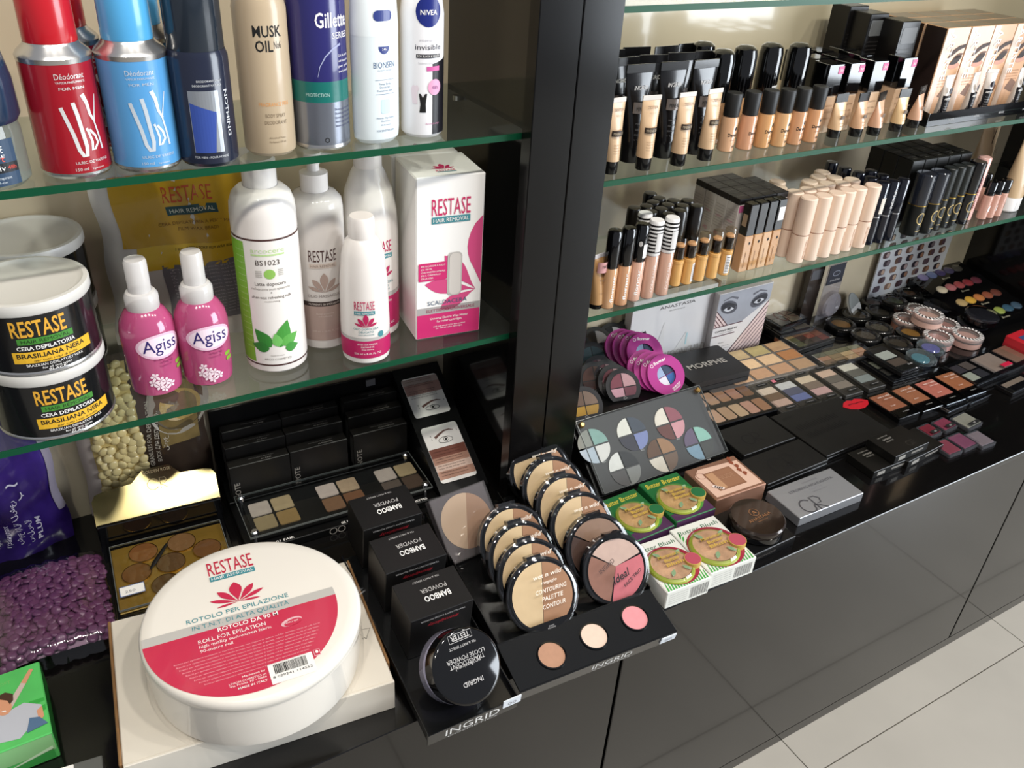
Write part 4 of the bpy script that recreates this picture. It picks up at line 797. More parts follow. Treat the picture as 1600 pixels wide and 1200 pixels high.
def duo_compact(label, M, grp='contour compacts in the tray'):
    t = thing('contour_compact', label, 'compact', M=M, group=grp); r = .0405
    g = G(); g.lathe([(0, -.010), (r-.002, -.010), (r-.0005, -.008), (r-.0005, -.001), (r-.003, 0)], blkgloss, 48); g.box(-.009, .009, r-.004, r+.0022, -.008, -.001, blkgloss, .0006); g.obj('base', t)
    g = G(); g.lathe([(0, -.0005), (r-.0045, -.0005), (r-.0045, .0004)], blkgloss, 44); g.obj('rim_plate', t)
    d = r-.0062; g = G(); g.add([(x, y, .001) for x, y in ell(0, 0, d, d, 30, math.radians(-12), PI/2, 3*PI/2)], [tuple(range(31))], mat('#cfb183', .6, noise=.03, nscale=100)); g.obj('light_powder', t)
    g = G(); g.add([(x, y, .001) for x, y in ell(.0004, 0, d, d, 30, math.radians(-12), -PI/2, PI/2)], [tuple(range(31))], mat('#a0704a', .6, noise=.03, nscale=100)); g.obj('dark_powder', t)
    g = G(); g.lathe([(r-.0005, -.001), (r+.0004, .0005), (r+.0002, .0035), (r-.0015, .0052), (r-.006, .006), (0, .0062)], clid, 48); g.box(-.010, .010, r-.0035, r+.0028, .0, .0048, clid); g.obj('clear_lid', t)
    g = G(); T = TOP(.0065); c = mat('#efe6d8', .5)
    for s, y, h2, w2 in (("wet n wild'", .019, .0046, .034), ('megaglo', .0125, .003, .018), ('CONTOURING', .0035, .0045, .036), ('PALETTE', -.0045, .0045, .024), ('CONTOUR', -.0125, .0045, .027)): g.text(s, .008, y, h2, c, T, w2, slant=.25)
    g.obj('lettering', t)
    g = G(); g.add([(x, y, .0064) for x, y in ell(0, 0, r-.006, r-.006, 14, 0, PI*1.26, PI*1.74)], [tuple(range(15))], blkgloss); g.text('DULCE', 0, -.031, .0014, ptx, TOP(.0066), .006); g.text('DE LECHE', 0, -.033, .0014, ptx, TOP(.0066), .009); g.obj('shade_sticker', t)
    return t
k0 = None
TL = math.radians(42)
rows = [(.062+.002*i, -.004+.0262*i, 'tan and beige contour compact, %s from the front in the row beside the powder boxes' % ORD[i]) for i in range(4)]
rows += [(.1495-.001*i, .064+.032*i, 'tan and beige contour compact, %s behind the two blush compacts' % ORD[i]) for i in range(4)]
for x, y, lb in rows:
    M = lean(x, y, TL, .0412)
    if k0: dup(k0, lb, M=M)
    else: k0 = duo_compact(lb, M)
def trio_compact(label, M, cs):
    t = thing('blush_compact', label, 'compact', M=M, group='blush compacts in the tray'); r = .0395
    g = G(); g.lathe([(0, -.010), (r-.002, -.010), (r, -.008), (r, -.001), (r-.003, .0004), (r-.004, .0004)], blkgloss, 48); g.obj('base', t)
    d = r-.006
    for i, (a0, a1) in enumerate(((20, 140), (140, 250), (250, 380))):
        pts = [(0, .004)]+ell(0, 0, d, d, 14, 0, math.radians(a0+2), math.radians(a1-2)); g = G(); g.add([(x, y, .001) for x, y in pts], [tuple(range(len(pts)))], mat(cs[i], .7, noise=.05, nscale=120)); g.obj('powder', t)
    g = G(); g.lathe([(r, -.001), (r+.0006, .0005), (r+.0004, .004), (r-.002, .0058), (r-.005, .0062), (0, .0064)], clid, 48); g.box(-.0095, .0095, r-.004, r+.0022, -.003, .0062, smoke); g.obj('clear_lid', t)
    g = G(); T = TOP(.0067); g.text('INGRID', -.012, .006, .0052, mat('#4a332e', .5), T, .021, rot=.5); g.text('*Ideal', .002, -.010, .0085, ink, T, .02, slant=.3, rot=.35); g.text('*FACE TRIO', .016, -.012, .0036, ink, T, .026, rot=.55); g.obj('lettering', t); return t
trio_compact('pink and brown blush trio compact at the front of its row', lean(.1505, -.002, math.radians(40), .0402, yaw=-.08), ('#c4a596', '#8f5f4c', '#c9646c'))
trio_compact('dark brown powder compact right behind the pink blush trio', lean(.150, .031, math.radians(41), .0402), ('#8a6a54', '#4c342a', '#5a3e32'))
# square clear compact leaning at the back of the tray
a, ex, ey, ez, w, h = frame((708, 882), (790, 847), (673, 787), CT+.028)
t = thing('square_compact', 'square clear box with round two-tone powder behind the powder boxes', 'compact', M=mtx(a, ex, ey, ez)); w = .07; h = .073
g = G(); g.box(0, w, 0, h, -.016, -.004, clear('#b9b4b6', 1.3, .05, .35, '#8d878a'), .0008); g.obj('clear_base', t)
g = G(); g.add([(w/2+x, h/2+.002+y, -.0034) for x, y in ell(0, 0, .031, .031, 30, -.35, PI/2, 3*PI/2)], [tuple(range(31))], mat('#dcc09a', .7)); g.obj('light_powder', t)
g = G(); g.add([(w/2+x, h/2+.002+y, -.0034) for x, y in ell(0, 0, .031, .031, 30, -.35, -PI/2, PI/2)], [tuple(range(31))], mat('#b48a62', .7)); g.obj('dark_powder', t)
g = G(); g.box(-.001, w+.001, -.001, h+.001, -.003, .0, clear('#f4f2f2', 1.4, .03, .06, '#cfcaca'), .0008); g.obj('clear_lid', t)
# ---------------------------------------------------------------- second bay, upper glass shelf: foundations
def grow(tmpl, pts, label, group, rz=0., swap=None, jz=.05):
    """copies of a finished thing at pts; label is a text or a list of texts"""
    out = []
    for i, p in enumerate(pts):
        lb = label if isinstance(label, str) else label[i]
        out.append(dup(tmpl, lb, p, rz+random.uniform(-jz, jz), group, swap=(swap[i] if swap else None)))
    return out
def tube(label, p, rz, group, body, capm, h, r, wtop, crimp, caph, capfirst=True, crm=None, tilt=0.):
    """squeeze tube standing on its cap: round below, flattened to a crimp on top"""
    t = thing('foundation_tube', label, 'tube', p, rz, group); n = 24
    g = G(); g.lathe([(0, 0), (r*.93, 0), (r*.98, .001), (r*.98, caph)], capm, n); g.lathe([(r*.98, caph), (0, caph)], capm, n); g.obj('cap', t)
    g = G(); rings = []
    for k in range(7):
        s = k/6; z = caph+(h-caph-crimp)*s; a = r*(1-s)+wtop*s; b = r*(1-s**1.4)+.0008; rings.append([(a*math.cos(2*PI*i/n), b*math.sin(2*PI*i/n), z) for i in range(n)])
    g.loft(rings, body); g.obj('body', t)
    g = G(); g.box(-wtop, wtop, -.0008, .0008, h-crimp, h, crm or body, .0003); g.obj('crimp', t); return t
GF = 'foundations on the upper shelf'
bkt = mat('#121112', .2, coat=.3); gryc = mat('#b9b3ad', .4)
beige = mat('#d4b088', .35, coat=.2); tl = mat('#7a5f48', .5)
# black squeeze tubes
T0 = tube('black squeeze tube foundation in the front row, nearest the post', (.6, .75, SR2), 0, 'black squeeze tubes', bkt, bkt, .104, .0125, .0185, .009, .02)
g = G(); W2 = mat('#c4c0bc', .5)
g.text('INGRID', 0, .0785, .0045, W2, FRONT(-.0052), .017); g.wrect(-.011, .011, .055, .067, mat('#8d8480', .25, .6), .0128); g.wtext('MINERAL', 0, .058, .0045, ink, .0131, .015)
for i in range(4): g.wtext(('MAKE UP', 'SILK & LIFT', 'FOUNDATION', 'PERFECT SKIN')[i], 0, .043-i*.006, .002, mat('#6d6a68', .5), .0127, .012)
g.obj('lettering', T0)
fx = [on(u, v, SR2) for u, v in ((966, 247), (986, 256), (1037, 249), (1085, 243))]
T0.location = (fx[0].x+.003, fx[0].y+.022, SR2)
nm = ('in the front row, nearest the post', 'in the front row, second from the post', 'in the front row, third from the post', 'in the front row beside the domed bottles')
for i in (1, 2, 3): dup(T0, 'black squeeze tube foundation ' + nm[i], (fx[i].x+.006, fx[i].y+.012, SR2), random.uniform(-.1, .1), 'black squeeze tubes')
for q, (dx, dy) in enumerate(((0, .036), (.0, .072))):
    for i in range(4):
        x = fx[0].x+.012+i*.0405+q*.006; y = .752+dy
        dup(T0, 'black squeeze tube foundation in the %s row, %s from the post' % (('middle', 'rear')[q], ORD[i]), (x, y+random.uniform(-.004, .004), SR2), random.uniform(-.15, .15), 'black squeeze tubes, %s row' % ('middle', 'rear')[q])
# small beige testers with clear crimp
T1 = tube('beige tester tube with black cap nearest the post', (0, 0, SR2), 0, 'beige tester tubes', beige, bkt, .079, .0088, .0118, .005, .014, crm=mat('#cfcac4', .4))
g = G(); g.text('*TESTER', 0, .066, .003, tl, FRONT(-.0042), .013); g.text('NUDE', 0, .0605, .0022, mat('#a5896c', .5), FRONT(-.0055), .008)
g.wrect(-.0088, .0088, .041, .047, mat('#3a2e28', .4), .0092); g.wtext('MINERAL SILK', 0, .0425, .003, mat('#c9b89c', .5), .0094, .014)
for i in range(4): g.wtext('Make up', 0, .031-i*.003, .0013, mat('#a5896c', .5), .009, .009)
g.obj('lettering', T1)
tp = [foot(u, v, SR2, .0088) for u, v in ((951, 273), (1003, 267), (1057, 260), (1099, 252))]
T1.location = tp[0]; T1.rotation_euler = (0, 0, .1)
for i in (1, 2, 3): dup(T1, 'beige tester tube with black cap, %s from the post' % ORD[i], tp[i], (-.08, .02, .12)[i-1], 'beige tester tubes')
# domed black bottles
skin = ('#c99a6b', '#d0a070', '#c48f5e', '#cfa274', '#bd8a5c')
T2 = thing('foundation_bottle', 'tall domed black-capped foundation bottle next to the squeeze tubes', 'bottle', (0, 0, SR2), 0, 'domed foundation bottles')
g = G(); g.lathe([(0, 0), (.0125, 0), (.0138, .0015), (.0138, .05)], mat(skin[0], .18, coat=.5), 28); g.obj('body', T2)
g = G(); g.lathe([(.0142, .05), (.0144, .052), (.0144, .096), (.0128, .1035), (.008, .107), (0, .108)], blkgloss, 32); g.obj('cap', T2)
tops = ((1132, 80), (1167, 74), (1208, 70), (1252, 70), (1101, 68))
loc = [on(u, v, SR2+.105) for u, v in tops]; loc = [V((p.x, min(max(p.y, .768), .80 if i < 4 else .862), SR2)) for i, p in enumerate(loc)]
T2.location = loc[0]
for i in range(1, 5): dup(T2, ('', 'second domed black-capped foundation bottle from the squeeze tubes', 'third domed black-capped bottle, carrying a small white sticker', 'domed black-capped bottle nearest the square-capped bottles', 'domed black-capped bottle half hidden behind the squeeze tubes')[i], loc[i], 0, 'domed foundation bottles', swap={'body': mat(skin[i], .18, coat=.5)})
g = G(); g.wpoly(rrect(-.006, .007, .053, .060, .001), wht, .0146); g.wtext('38693', .0005, .0555, .0026, ink, .0148, .009); o = g.obj('sticker', [x for x in bpy.data.objects if x.name.startswith('foundation_bottle') and x.get('label', '').startswith('third')][0]); o.rotation_euler = (0, 0, .25)
# bottles with matt caps in front
T3 = thing('foundation_bottle', 'beige foundation bottle with matt black cap, first from the tester tubes', 'bottle', (0, 0, SR2), 0, 'matt-capped foundation bottles')
g = G(); g.lathe([(0, 0), (.0088, 0), (.0099, .0012), (.0099, .038), (.0085, .0405)], mat('#d0a17a', .2, coat=.4), 26); g.obj('body', T3)
g = G(); g.lathe([(.0092, .0408), (.0094, .042), (.0096, .0655), (.0088, .067), (0, .067)], mat('#191919', .5), 26); g.obj('cap', T3)
g = G(); g.wtext('*Dermacol', .0025, .0185, .004, ink, .0101, .019); g.wpoly(ell(.003, .0275, .0016, .0022), ink, .0101); g.wtext('make-up', .002, .0135, .0018, mat('#9a6a4a', .5), .0101, .01); g.wtext('*SPF', .003, .0055, .0024, ink, .0101, .005); g.obj('lettering', T3)
dp = [foot(u, v, SR2, .0099) for u, v in ((1131, 238), (1160, 235), (1187, 232), (1213, 230), (1237, 227), (1262, 223))]
T3.location = dp[0]; cc = ('#d0a17a', '#c8906c', '#cc965f', '#cf9f6c', '#c48f66', '#c68f62')
for i in range(1, 6): dup(T3, 'beige foundation bottle with matt black cap, %s from the tester tubes' % ORD[i], dp[i], (.25, .1, .0, -.05, -.1)[i-1], swap={'body': mat(cc[i], .2, coat=.4)})
# square-capped bottles
T4 = thing('foundation_bottle', 'square glossy black-capped foundation bottle, first beside the domed bottles', 'bottle', (0, 0, SR2), 0, 'square-capped foundation bottles')
g = G(); g.box(-.0125, .0125, -.0125, .0125, 0, .047, mat('#d7b593', .15, coat=.5), .0012); g.obj('body', T4)
g = G(); g.box(-.0132, .0132, -.0132, .0132, .047, .086, blkgloss, .0008); g.obj('cap', T4)
g = G(); g.box(.004, .0134, -.0136, -.0133, .074, .083, mat('#d84a86', .4)); g.text('30', .0088, .0765, .003, wht, FRONT(-.0138), .005); g.obj('pink_sticker', T4)
g = G()
for i, s in enumerate(('FOUNDATION', 'STAY ON', 'WATERPROOF')): g.text(s, 0, .034-i*.008, .0022, mat('#9a7a5c', .5), FRONT(-.0128), .016)
g.obj('lettering', T4)
sq = [on(u, v, SR2+.05) for u, v in ((1298, 147), (1330, 144), (1367, 140), (1412, 134))]
sq = [V((p.x, p.y+.0132, SR2)) for p in sq]; T4.location = sq[0]
for i in range(1, 4): dup(T4, 'square glossy black-capped foundation bottle, %s beside the domed bottles' % ORD[i], sq[i], (.02, -.03, .0)[i-1])
for i, (k, d) in enumerate(((0, .031), (1, .031), (2, .031), (0, .063), (1, .063), (2, .063))):
    dup(T4, 'square black-capped foundation bottle in the %s row, %s from the domed bottles' % ('second' if d < .05 else 'last', ORD[k]), sq[k]+V((.004+d*.15, d, 0)), random.uniform(-.04, .04), 'square bottles, %s row' % ('second' if d < .05 else 'last'))
# small testers with black crimp
T5 = tube('small beige tester tube with black crimp, first beside the matt-capped bottles', (0, 0, SR2), 0, 'black-crimped tester tubes', mat('#dcb68a', .3, coat=.3), bkt, .054, .0088, .0108, .011, .0105, crm=mat('#191818', .25, coat=.3))
g = G(); g.wtext('FOREVER', .001, .034, .0018, tl, .0092, .01); g.wrect(-.004, .006, .024, .0285, mat('#6a5848', .5), .0091); g.wtext('make up', .001, .018, .0018, tl, .0092, .009); g.wtext('SPF 20', .001, .0145, .0015, tl, .0092, .006); g.obj('lettering', T5)
s5 = [foot(u, v, SR2, .0088) for u, v in ((1300, 216), (1334, 214), (1362, 212), (1397, 206), (1424, 200))]
T5.location = s5[0]; c5 = ('#dcb68a', '#d5a780', '#dba886', '#e0bc88', '#d9a888')
for i in range(1, 5): dup(T5, 'small beige tester tube with black crimp, %s beside the matt-capped bottles' % ORD[i], s5[i], (.1, .3, .0, .3)[i-1], swap={'body': mat(c5[i], .3, coat=.3)})
# tray with peach cartons and their testers
b0 = on(1447, 199, SR2); t = thing('carton_tray', 'black card tray holding peach foundation cartons and testers', 'tray', (b0.x, b0.y, SR2), 0)
TLn = 1.602-b0.x
g = G(); g.box(0, TLn, 0, .001, 0, .018, blkgloss, .0003); g.obj('front_lip', t); g = G(); g.box(0, TLn, .001, .17, 0, .0012, blk); g.obj('floor_plate', t)
g = G(); g.loft([[(x, 0, 0), (x, .17, 0), (x, .17, .045), (x, 0, .018)] for x in (-.001, 0)], blk, smooth=False); g.obj('side_wall', t)
for i in range(4): g = G(); g.text(('NUDE', 'NATURAL', 'BEIGE', 'SAND')[i], .05+i*.057, .005, .0028, mat('#b9b6b4', .5), FRONT(-.0002), .012); g.obj('shade_names', t)
pch = mat('#d9a67c', .35, coat=.25)
C0 = thing('foundation_carton', 'peach foundation carton with printed eye, front row, nearest the black cartons', 'box', (b0.x+.02, b0.y+.05, SR2+.0013), 0, 'peach foundation cartons')
w, d, h = .050, .034, .118
g = G(); g.box(0, w, 0, d, 0, h, pch, .0006); g.obj('carton', C0); g = G(); g.rect(.0006, w-.0006, .0006, d-.0006, mat('#6d5c4c', .3, coat=.3), TOP(h+.0002)); g.obj('top_print', C0)  # darker taupe painted over the top for its greyish reflection
g = G(); F = FRONT(-.0003); F2 = FRONT(-.0006)
g.rect(.0006, .014, .0006, h-.0006, mat('#e6cdb8', .4), F); g.flat([(.016, .077), (.024, .088), (.036, .094), (.0495, .096), (.0495, .092), (.036, .088), (.026, .082)], mat('#4a342c', .6), F2); g.flat(petal(.024, .070, .026, .0055, .42, 1.2), mat('#2c1f1b', .6), F2); g.flat(petal(.030, .078, .020, .003, .3, 1.), mat('#6a4a3c', .6), F2); g.flat(ell(.036, .068, .012, .004, 16, .1), mat('#c9907a', .6), F)
g.flat([(.02, .028), (.044, .02), (.048, .034), (.03, .042)], mat('#7a5238', .5), F); g.text('*ARTISTE', .010, .112, .013, wht, F2, .062, 'l', rot=-PI/2)
for i in range(4): g.text('HIGH COVER FOUNDATION', .027, .052-i*.004, .0019, mat('#a5764f', .5), F, .03)
g.obj('print', C0)
g = G(); g.rect(-d+.001, -.001, .001, h-.001, mat('#2c1f1c', .4), LEFT(-.0003)); g.obj('side_print', C0)
for k in range(3):
    for i in range(4):
        p = (b0.x+.03+i*.0515, b0.y+.032+k*.036, SR2+.0013)
        if k == 0 and i == 0: C0.location = p; continue
        lb = 'peach foundation carton with printed eye, front row, %s from the black cartons' % ORD[i] if k == 0 else 'peach foundation carton in the %s row of the tray, %s from the black cartons' % (('middle', 'rear')[k-1], ORD[i])
        dup(C0, lb, p, random.uniform(-.02, .02), 'peach foundation cartons' if k == 0 else 'peach cartons, %s row' % ('middle', 'rear')[k-1])
# black cartons at the tray's side
for i, (u, v) in enumerate(((1330, 10), (1362, 22), (1412, 34))):
    p = on(u, v, SR2+.118); y = (.845, .815, .782)[i]; q = ony(u, v, y)
    t = thing('foundation_carton', ('tall black carton with gold letters against the back panel', 'tall black carton with grey label between the other two', 'tall black carton with grey label beside the peach cartons')[i], 'box', (q.x, y, SR2), -.03, 'tall black cartons'); w, d, h = .036, .033, q.z-SR2
    g = G(); g.box(0, w, 0, d, 0, h, mat('#151212', .35), .001); g.obj('carton', t)
    g = G()
    if i: g.flat(rrect(.004, w-.004, h-.028, h-.008, .002), mat('#6f6f72', .5), FRONT(-.0003))
    else: g.text('ARTISTE', .010, h-.03, .008, mat('#b59a78', .45), FRONT(-.0003), .05, 'l', rot=-PI/2)
    for k in range(7): g.text('professional make up', w/2, h-.036-k*.005, .0015, mat('#5d5856', .5), FRONT(-.0003), w*.75)
    g.obj('print', t)
# slim testers in the tray
T6 = tube('slim black and white tester tube, first in the black tray', (0, 0, 0), 0, 'tray testers', mat('#d9cdc2', .3, coat=.3), clear('#e8e8ea', 1.3), .062, .0072, .0092, .005, .006, crm=mat('#d2cdc8', .4))
g = G(); g.wrect(-.0105, .0105, .008, .036, mat('#17151a', .3), .0075); g.wtext('*ARTISTE', .0, .0305, .0032, wht, .0077, .0125); g.wpoly(ell(.0, .043, .0035, .0045), mat('#2a252c', .3), .0077)
for i in range(5): g.wtext('foundation', 0, .025-i*.0034, .0014, mat('#b9b6b4', .5), .0077, .009)
g.obj('lettering', T6)
tx = [ony(u, v, b0.y+.014) for u, v in ((1468, 170), (1508, 168), (1540, 160), (1582, 152))]
for i, p in enumerate(tx):
    q = V((p.x, b0.y+.0125+(0, 0, .006, 0)[i], SR2+.0013))
    if i == 0: T6.location = q
    else: dup(T6, 'slim black and white tester tube, %s in the black tray' % ORD[i], q, (.2, -.3, .15)[i-1])
# ---------------------------------------------------------------- second bay, lower glass shelf: concealers and lipsticks
def stick(name, label, cat, group, prof_body, mb, prof_cap, mc, n=22):
    t = thing(name, label, cat, (0, 0, SR3), 0, group)
    g = G(); g.lathe(prof_body, mb, n); g.obj('body', t); g = G(); g.lathe(prof_cap, mc, n); g.obj('cap', t); return t
GC = 'liquid concealer tubes'
r = .0084
cb = mat('#c9986c', .18, coat=.5)
K0 = stick('concealer_tube', 'liquid concealer with glossy black cap, first from the post', 'concealer', GC, [(0, 0), (r-.0015, 0), (r, .0015), (r, .05), (r-.001, .052)], cb, [(r, .052), (r+.0002, .053), (r+.0002, .094), (r-.001, .0965), (0, .097)], blkgloss)
g = G(); g.wtext('*flormar', .0, .026, .0042, wht, r+.0002, .034, 'c', PI/2); g.obj('lettering', K0)
kp = [foot(u, v, SR3, r) for u, v in ((946, 484), (967, 479), (987, 472), (1008, 468), (1031, 463))]
K0.location = kp[0]; K0.rotation_euler = (0, 0, .2)
K1 = dup(K0, 'liquid concealer with glossy black cap, second from the post', kp[1], .1, swap={'body': mat('#c48f66', .18, coat=.5)})
K2 = dup(K0, 'pink-beige liquid concealer with black cap and white sticker', kp[2], -.1, swap={'body': mat('#d2a58e', .18, coat=.5)})
g = G(); g.wrect(-.0005, .006, .057, .074, wht, r+.0005); g.wpoly(ell(-.0045, .075, .0024, .0032), mat('#bdbab6', .4), r+.0005); g.obj('sticker', K2)
wst = mat('#eceae8', .35); blk2 = mat('#1a1718', .4)
def striped(label, p, rz):
    t = thing('concealer_tube', label, 'concealer', p, rz, 'striped-cap concealers')
    g = G(); g.lathe([(0, 0), (r-.0015, 0), (r, .0015), (r, .055), (r-.001, .0565)], mat('#c59a84', .2, coat=.5), 22); g.obj('body', t)
    g = G(); g.lathe([(r, .0565), (r+.0004, .0575), (r+.0004, .097), (r-.0005, .099), (0, .099)], wst, 24); g.obj('cap', t)
    for i in range(8):
        g = G(); z = .0605+i*.0046; g.lathe([(r+.0006, z), (r+.0006, z+.0022)], blk2, 24); g.obj('stripe', t)
    g = G(); g.wrect(-.005, .004, .062, .085, mat('#d6d4d2', .4), r+.0009); g.wtext('CONCEALER', 0, .028, .0035, mat('#e6d6cc', .5), r+.0002, .036, 'c', PI/2); g.obj('label', t); return t
striped('concealer with black and white striped cap next to the black-capped ones', kp[3], .1); striped('concealer with striped cap next to the gold lipsticks', kp[4], .1)
q = on(1009, 332, SR3+.099); striped('concealer with striped cap standing behind the other two striped ones', V((q.x, q.y, SR3)), .3)
# tester tube by the post
T7 = tube('tan tester tube with pink clear top beside the post', foot(929, 484, SR3, .009), .2, 'concealer tester', mat('#b98a56', .3, coat=.3), blkgloss, .068, .0088, .0112, .005, .006, crm=mat('#c9c4c6', .4))
g = G(); g.wrect(-.0105, .0105, .047, .060, mat('#d49a9a', .4), .0094); g.text('*TESTER', 0, .0535, .0032, mat('#4a3028', .5), FRONT(-.0098), .013); g.wtext('WAKE UP', 0, .036, .0028, mat('#5a4030', .5), .0092, .012); g.wtext('Concealer', 0, .02, .0016, mat('#7a5a3a', .5), .0092, .009); g.obj('lettering', T7)
# dark caps behind: same tubes seen from above
bt = [(580, 222), (672, 282), (535, 338), (668, 336), (772, 332), (645, 388), (758, 374), (868, 366), (992, 372), (842, 426), (942, 412), (906, 484), (1012, 474), (1112, 436)]
K3 = stick('concealer_tube', 'black-capped concealer in the cluster behind the gold lipsticks', 'concealer', 'black-capped concealer cluster', [(0, 0), (r-.0015, 0), (r, .0015), (r, .046)], cb, [(r+.0004, .046), (r+.0005, .047), (r+.0005, .091), (r-.0008, .0935), (0, .094)], mat('#17130f', .28, coat=.2))
lbk = []
for i, (zx, zy) in enumerate(bt):
    p = on(910+zx*.1875, 260+zy*.1875, SR3+.094); p = V((p.x, max(.762, min(p.y, YB-.012)), SR3)); lbk.append(p)
# keep them apart
for _ in range(30):
    for i in range(len(lbk)):
        for j in range(i):
            d = lbk[i]-lbk[j]; l = d.length
            if l < .0182: d = d/(l or 1)*(.0182-l)/2; lbk[i] = lbk[i]+d; lbk[j] = lbk[j]-d
K3.location = lbk[0]; K3['label'] = 'black-capped concealer furthest back in the cluster behind the striped caps'
for n_, i in enumerate(sorted(range(1, 14), key=lambda k: lbk[k].x)): dup(K3, 'black-capped concealer in the cluster behind the gold lipsticks, %s counting from the post' % ORD[n_], lbk[i], 0)
# gold lipsticks with clear caps
GL = thing('lipstick', 'gold and black lipstick with clear cap, first beside the striped concealers', 'lipstick', (0, 0, SR3), 0, 'clear-capped gold lipsticks'); r2 = .0074
yb_ = mat('#d9a45c', .3, coat=.3)
g = G(); g.lathe([(0, 0), (r2-.0008, 0), (r2, .001), (r2, .030), (r2+.0004, .0305), (r2+.0004, .034), (r2-.0012, .0345)], yb_, 22); g.obj('base', GL)
g = G(); g.lathe([(.0058, .0345), (.0058, .054)], mat('#231a12', .15, .6), 20); g.lathe([(.0059, .0345), (.0061, .036)], gold, 20); g.lathe([(.0059, .052), (.0060, .054), (.004, .0555), (0, .0555)], mat('#c79a70', .4), 20); g.obj('bullet_case', GL)
g = G(); g.lathe([(.0072, .0345), (.0072, .062), (.0064, .0636), (0, .064)], clear('#f6efe2', 1.5, .02), 22); g.obj('clear_cap', GL)
g = G(); g.wrect(-.004, .003, .004, .029, wst, r2+.0003)
for i in range(10): g.wrect(-.003, .002, .006+i*.0022, .0068+i*.0022, ink, r2+.0005)
lab = g.obj('sticker', GL)
gp = [foot(u, v, SR3, r2) for u, v in ((1052, 448), (1070, 445), (1089, 440), (1109, 436), (1128, 431))]
GL.location = gp[0]; GL.rotation_euler = (0, 0, 2.5)
for i in range(1, 5): dup(GL, 'gold and black lipstick with clear cap, %s beside the striped concealers' % ORD[i], gp[i], (.5, 2.6, 2.2, -.2)[i-1])
# block of cartons with black tops
c0, c1, c2 = on(1157, 312, SR3+.094), on(1226, 300, SR3+.094), on(1128, 284, SR3+.094)
ang = math.atan2(c1.y-c0.y, c1.x-c0.x); cs_ = .0212
BX = thing('concealer_carton', 'concealer carton at the near corner of the block behind the black-capped wands', 'box', (0, 0, SR3), ang, 'block of concealer cartons')
g = G(); g.box(0, cs_-.0006, 0, cs_-.0006, 0, .086, mat('#c9c1ba', .4), .0005); g.obj('carton', BX)
g = G(); g.box(-.0001, cs_-.0005, -.0001, cs_-.0005, .0862, .094, mat('#1b1716', .35), .0005); g.obj('top_flap', BX)
g = G(); g.rect(.001, cs_-.0016, .076, .0855, mat('#c85a8c', .4), FRONT(-.0003)); g.obj('pink_band', BX)
g = G(); L_ = LEFT(-.0003)
for i in range(9): g.text('long lasting concealer', -cs_/2, .076-i*.0036, .0014, mat('#8a8078', .5), L_, .016)
g.text('*HD', -cs_/2, .036, .005, mat('#d59aa6', .5), L_, .008); g.text('*NEW', -cs_/2, .06, .003, mat('#d59aa6', .5), L_, .01); g.obj('side_print', BX)
g = G(); g.text('PORCELAIN', cs_/2, cs_*.45, .002, mat('#8a8480', .5), TOP(.0942), .013); g.obj('top_print', BX)
ux = V((math.cos(ang), math.sin(ang), 0)); uy = V((-math.sin(ang), math.cos(ang), 0))
base = V((c0.x, max(c0.y, .742), SR3))
for k in range(4):
    for i in range(4):
        if k == 3 and i == 3: continue
        p = base+ux*(i*cs_)+uy*(k*cs_)+V((0, 0, 0))
        if i == 0 and k == 0: BX.location = p; continue
        lb = 'concealer carton in the front row of its block, %s from the near corner' % ORD[i] if k == 0 else ('concealer carton showing its printed side, %s row back in the block' % ORD[k] if i == 0 else 'dark-topped concealer carton, %s row back and %s across in its block' % (ORD[k], ORD[i]))
        dup(BX, lb, p, ang, 'block of concealer cartons')
# square concealer wands
SW = thing('concealer_wand', 'square concealer wand with black cap, first in front of the carton block', 'concealer', (0, 0, SR3), ang, 'square concealer wands'); s_ = .0072
g = G(); g.box(-s_, s_, -s_, s_, 0, .050, mat('#c29368', .15, coat=.5), .0008); g.obj('body', SW)
g = G(); g.box(-s_+.0003, s_-.0003, -s_+.0003, s_-.0003, .050, .092, blkgloss, .0008); g.obj('cap', SW)
g = G(); g.text('HD concealer', 0, .006, .003, mat('#7a5232', .5), FRONT(-s_-.0002), .022, 'l', rot=PI/2); g.flat(ell(.002, .04, .0015, .0022, 12), ink, FRONT(-s_-.0002)); g.obj('lettering', SW)
wp = [on(u, v, SR3) for u, v in ((1157, 426), (1176, 422), (1193, 418), (1209, 415))]; wp = [V((p.x+.003, p.y+s_+.0005, SR3)) for p in wp]
wp = [wp[0]+V((i*.0167, i*.0004, 0)) for i in range(4)]
SW.location = wp[0]
wc = ('#c29368', '#bf8d58', '#c79a6c', '#b98550')
for i in range(1, 4): dup(SW, 'square concealer wand with black cap, %s in front of the carton block' % ORD[i], wp[i], ang, swap={'body': mat(wc[i], .15, coat=.5)})
g = G(); g.box(-.005, .005, -s_-.0004, -s_, .064, .082, wst); g.obj('white_sticker', [o for o in bpy.data.objects if o.get('label', '').startswith('square concealer wand with black cap, fourth')][0])
g = G(); g.rect(-.004, .004, .062, .078, mat('#a58a6c', .4), LEFT(-s_)); g.obj('side_sticker', SW)
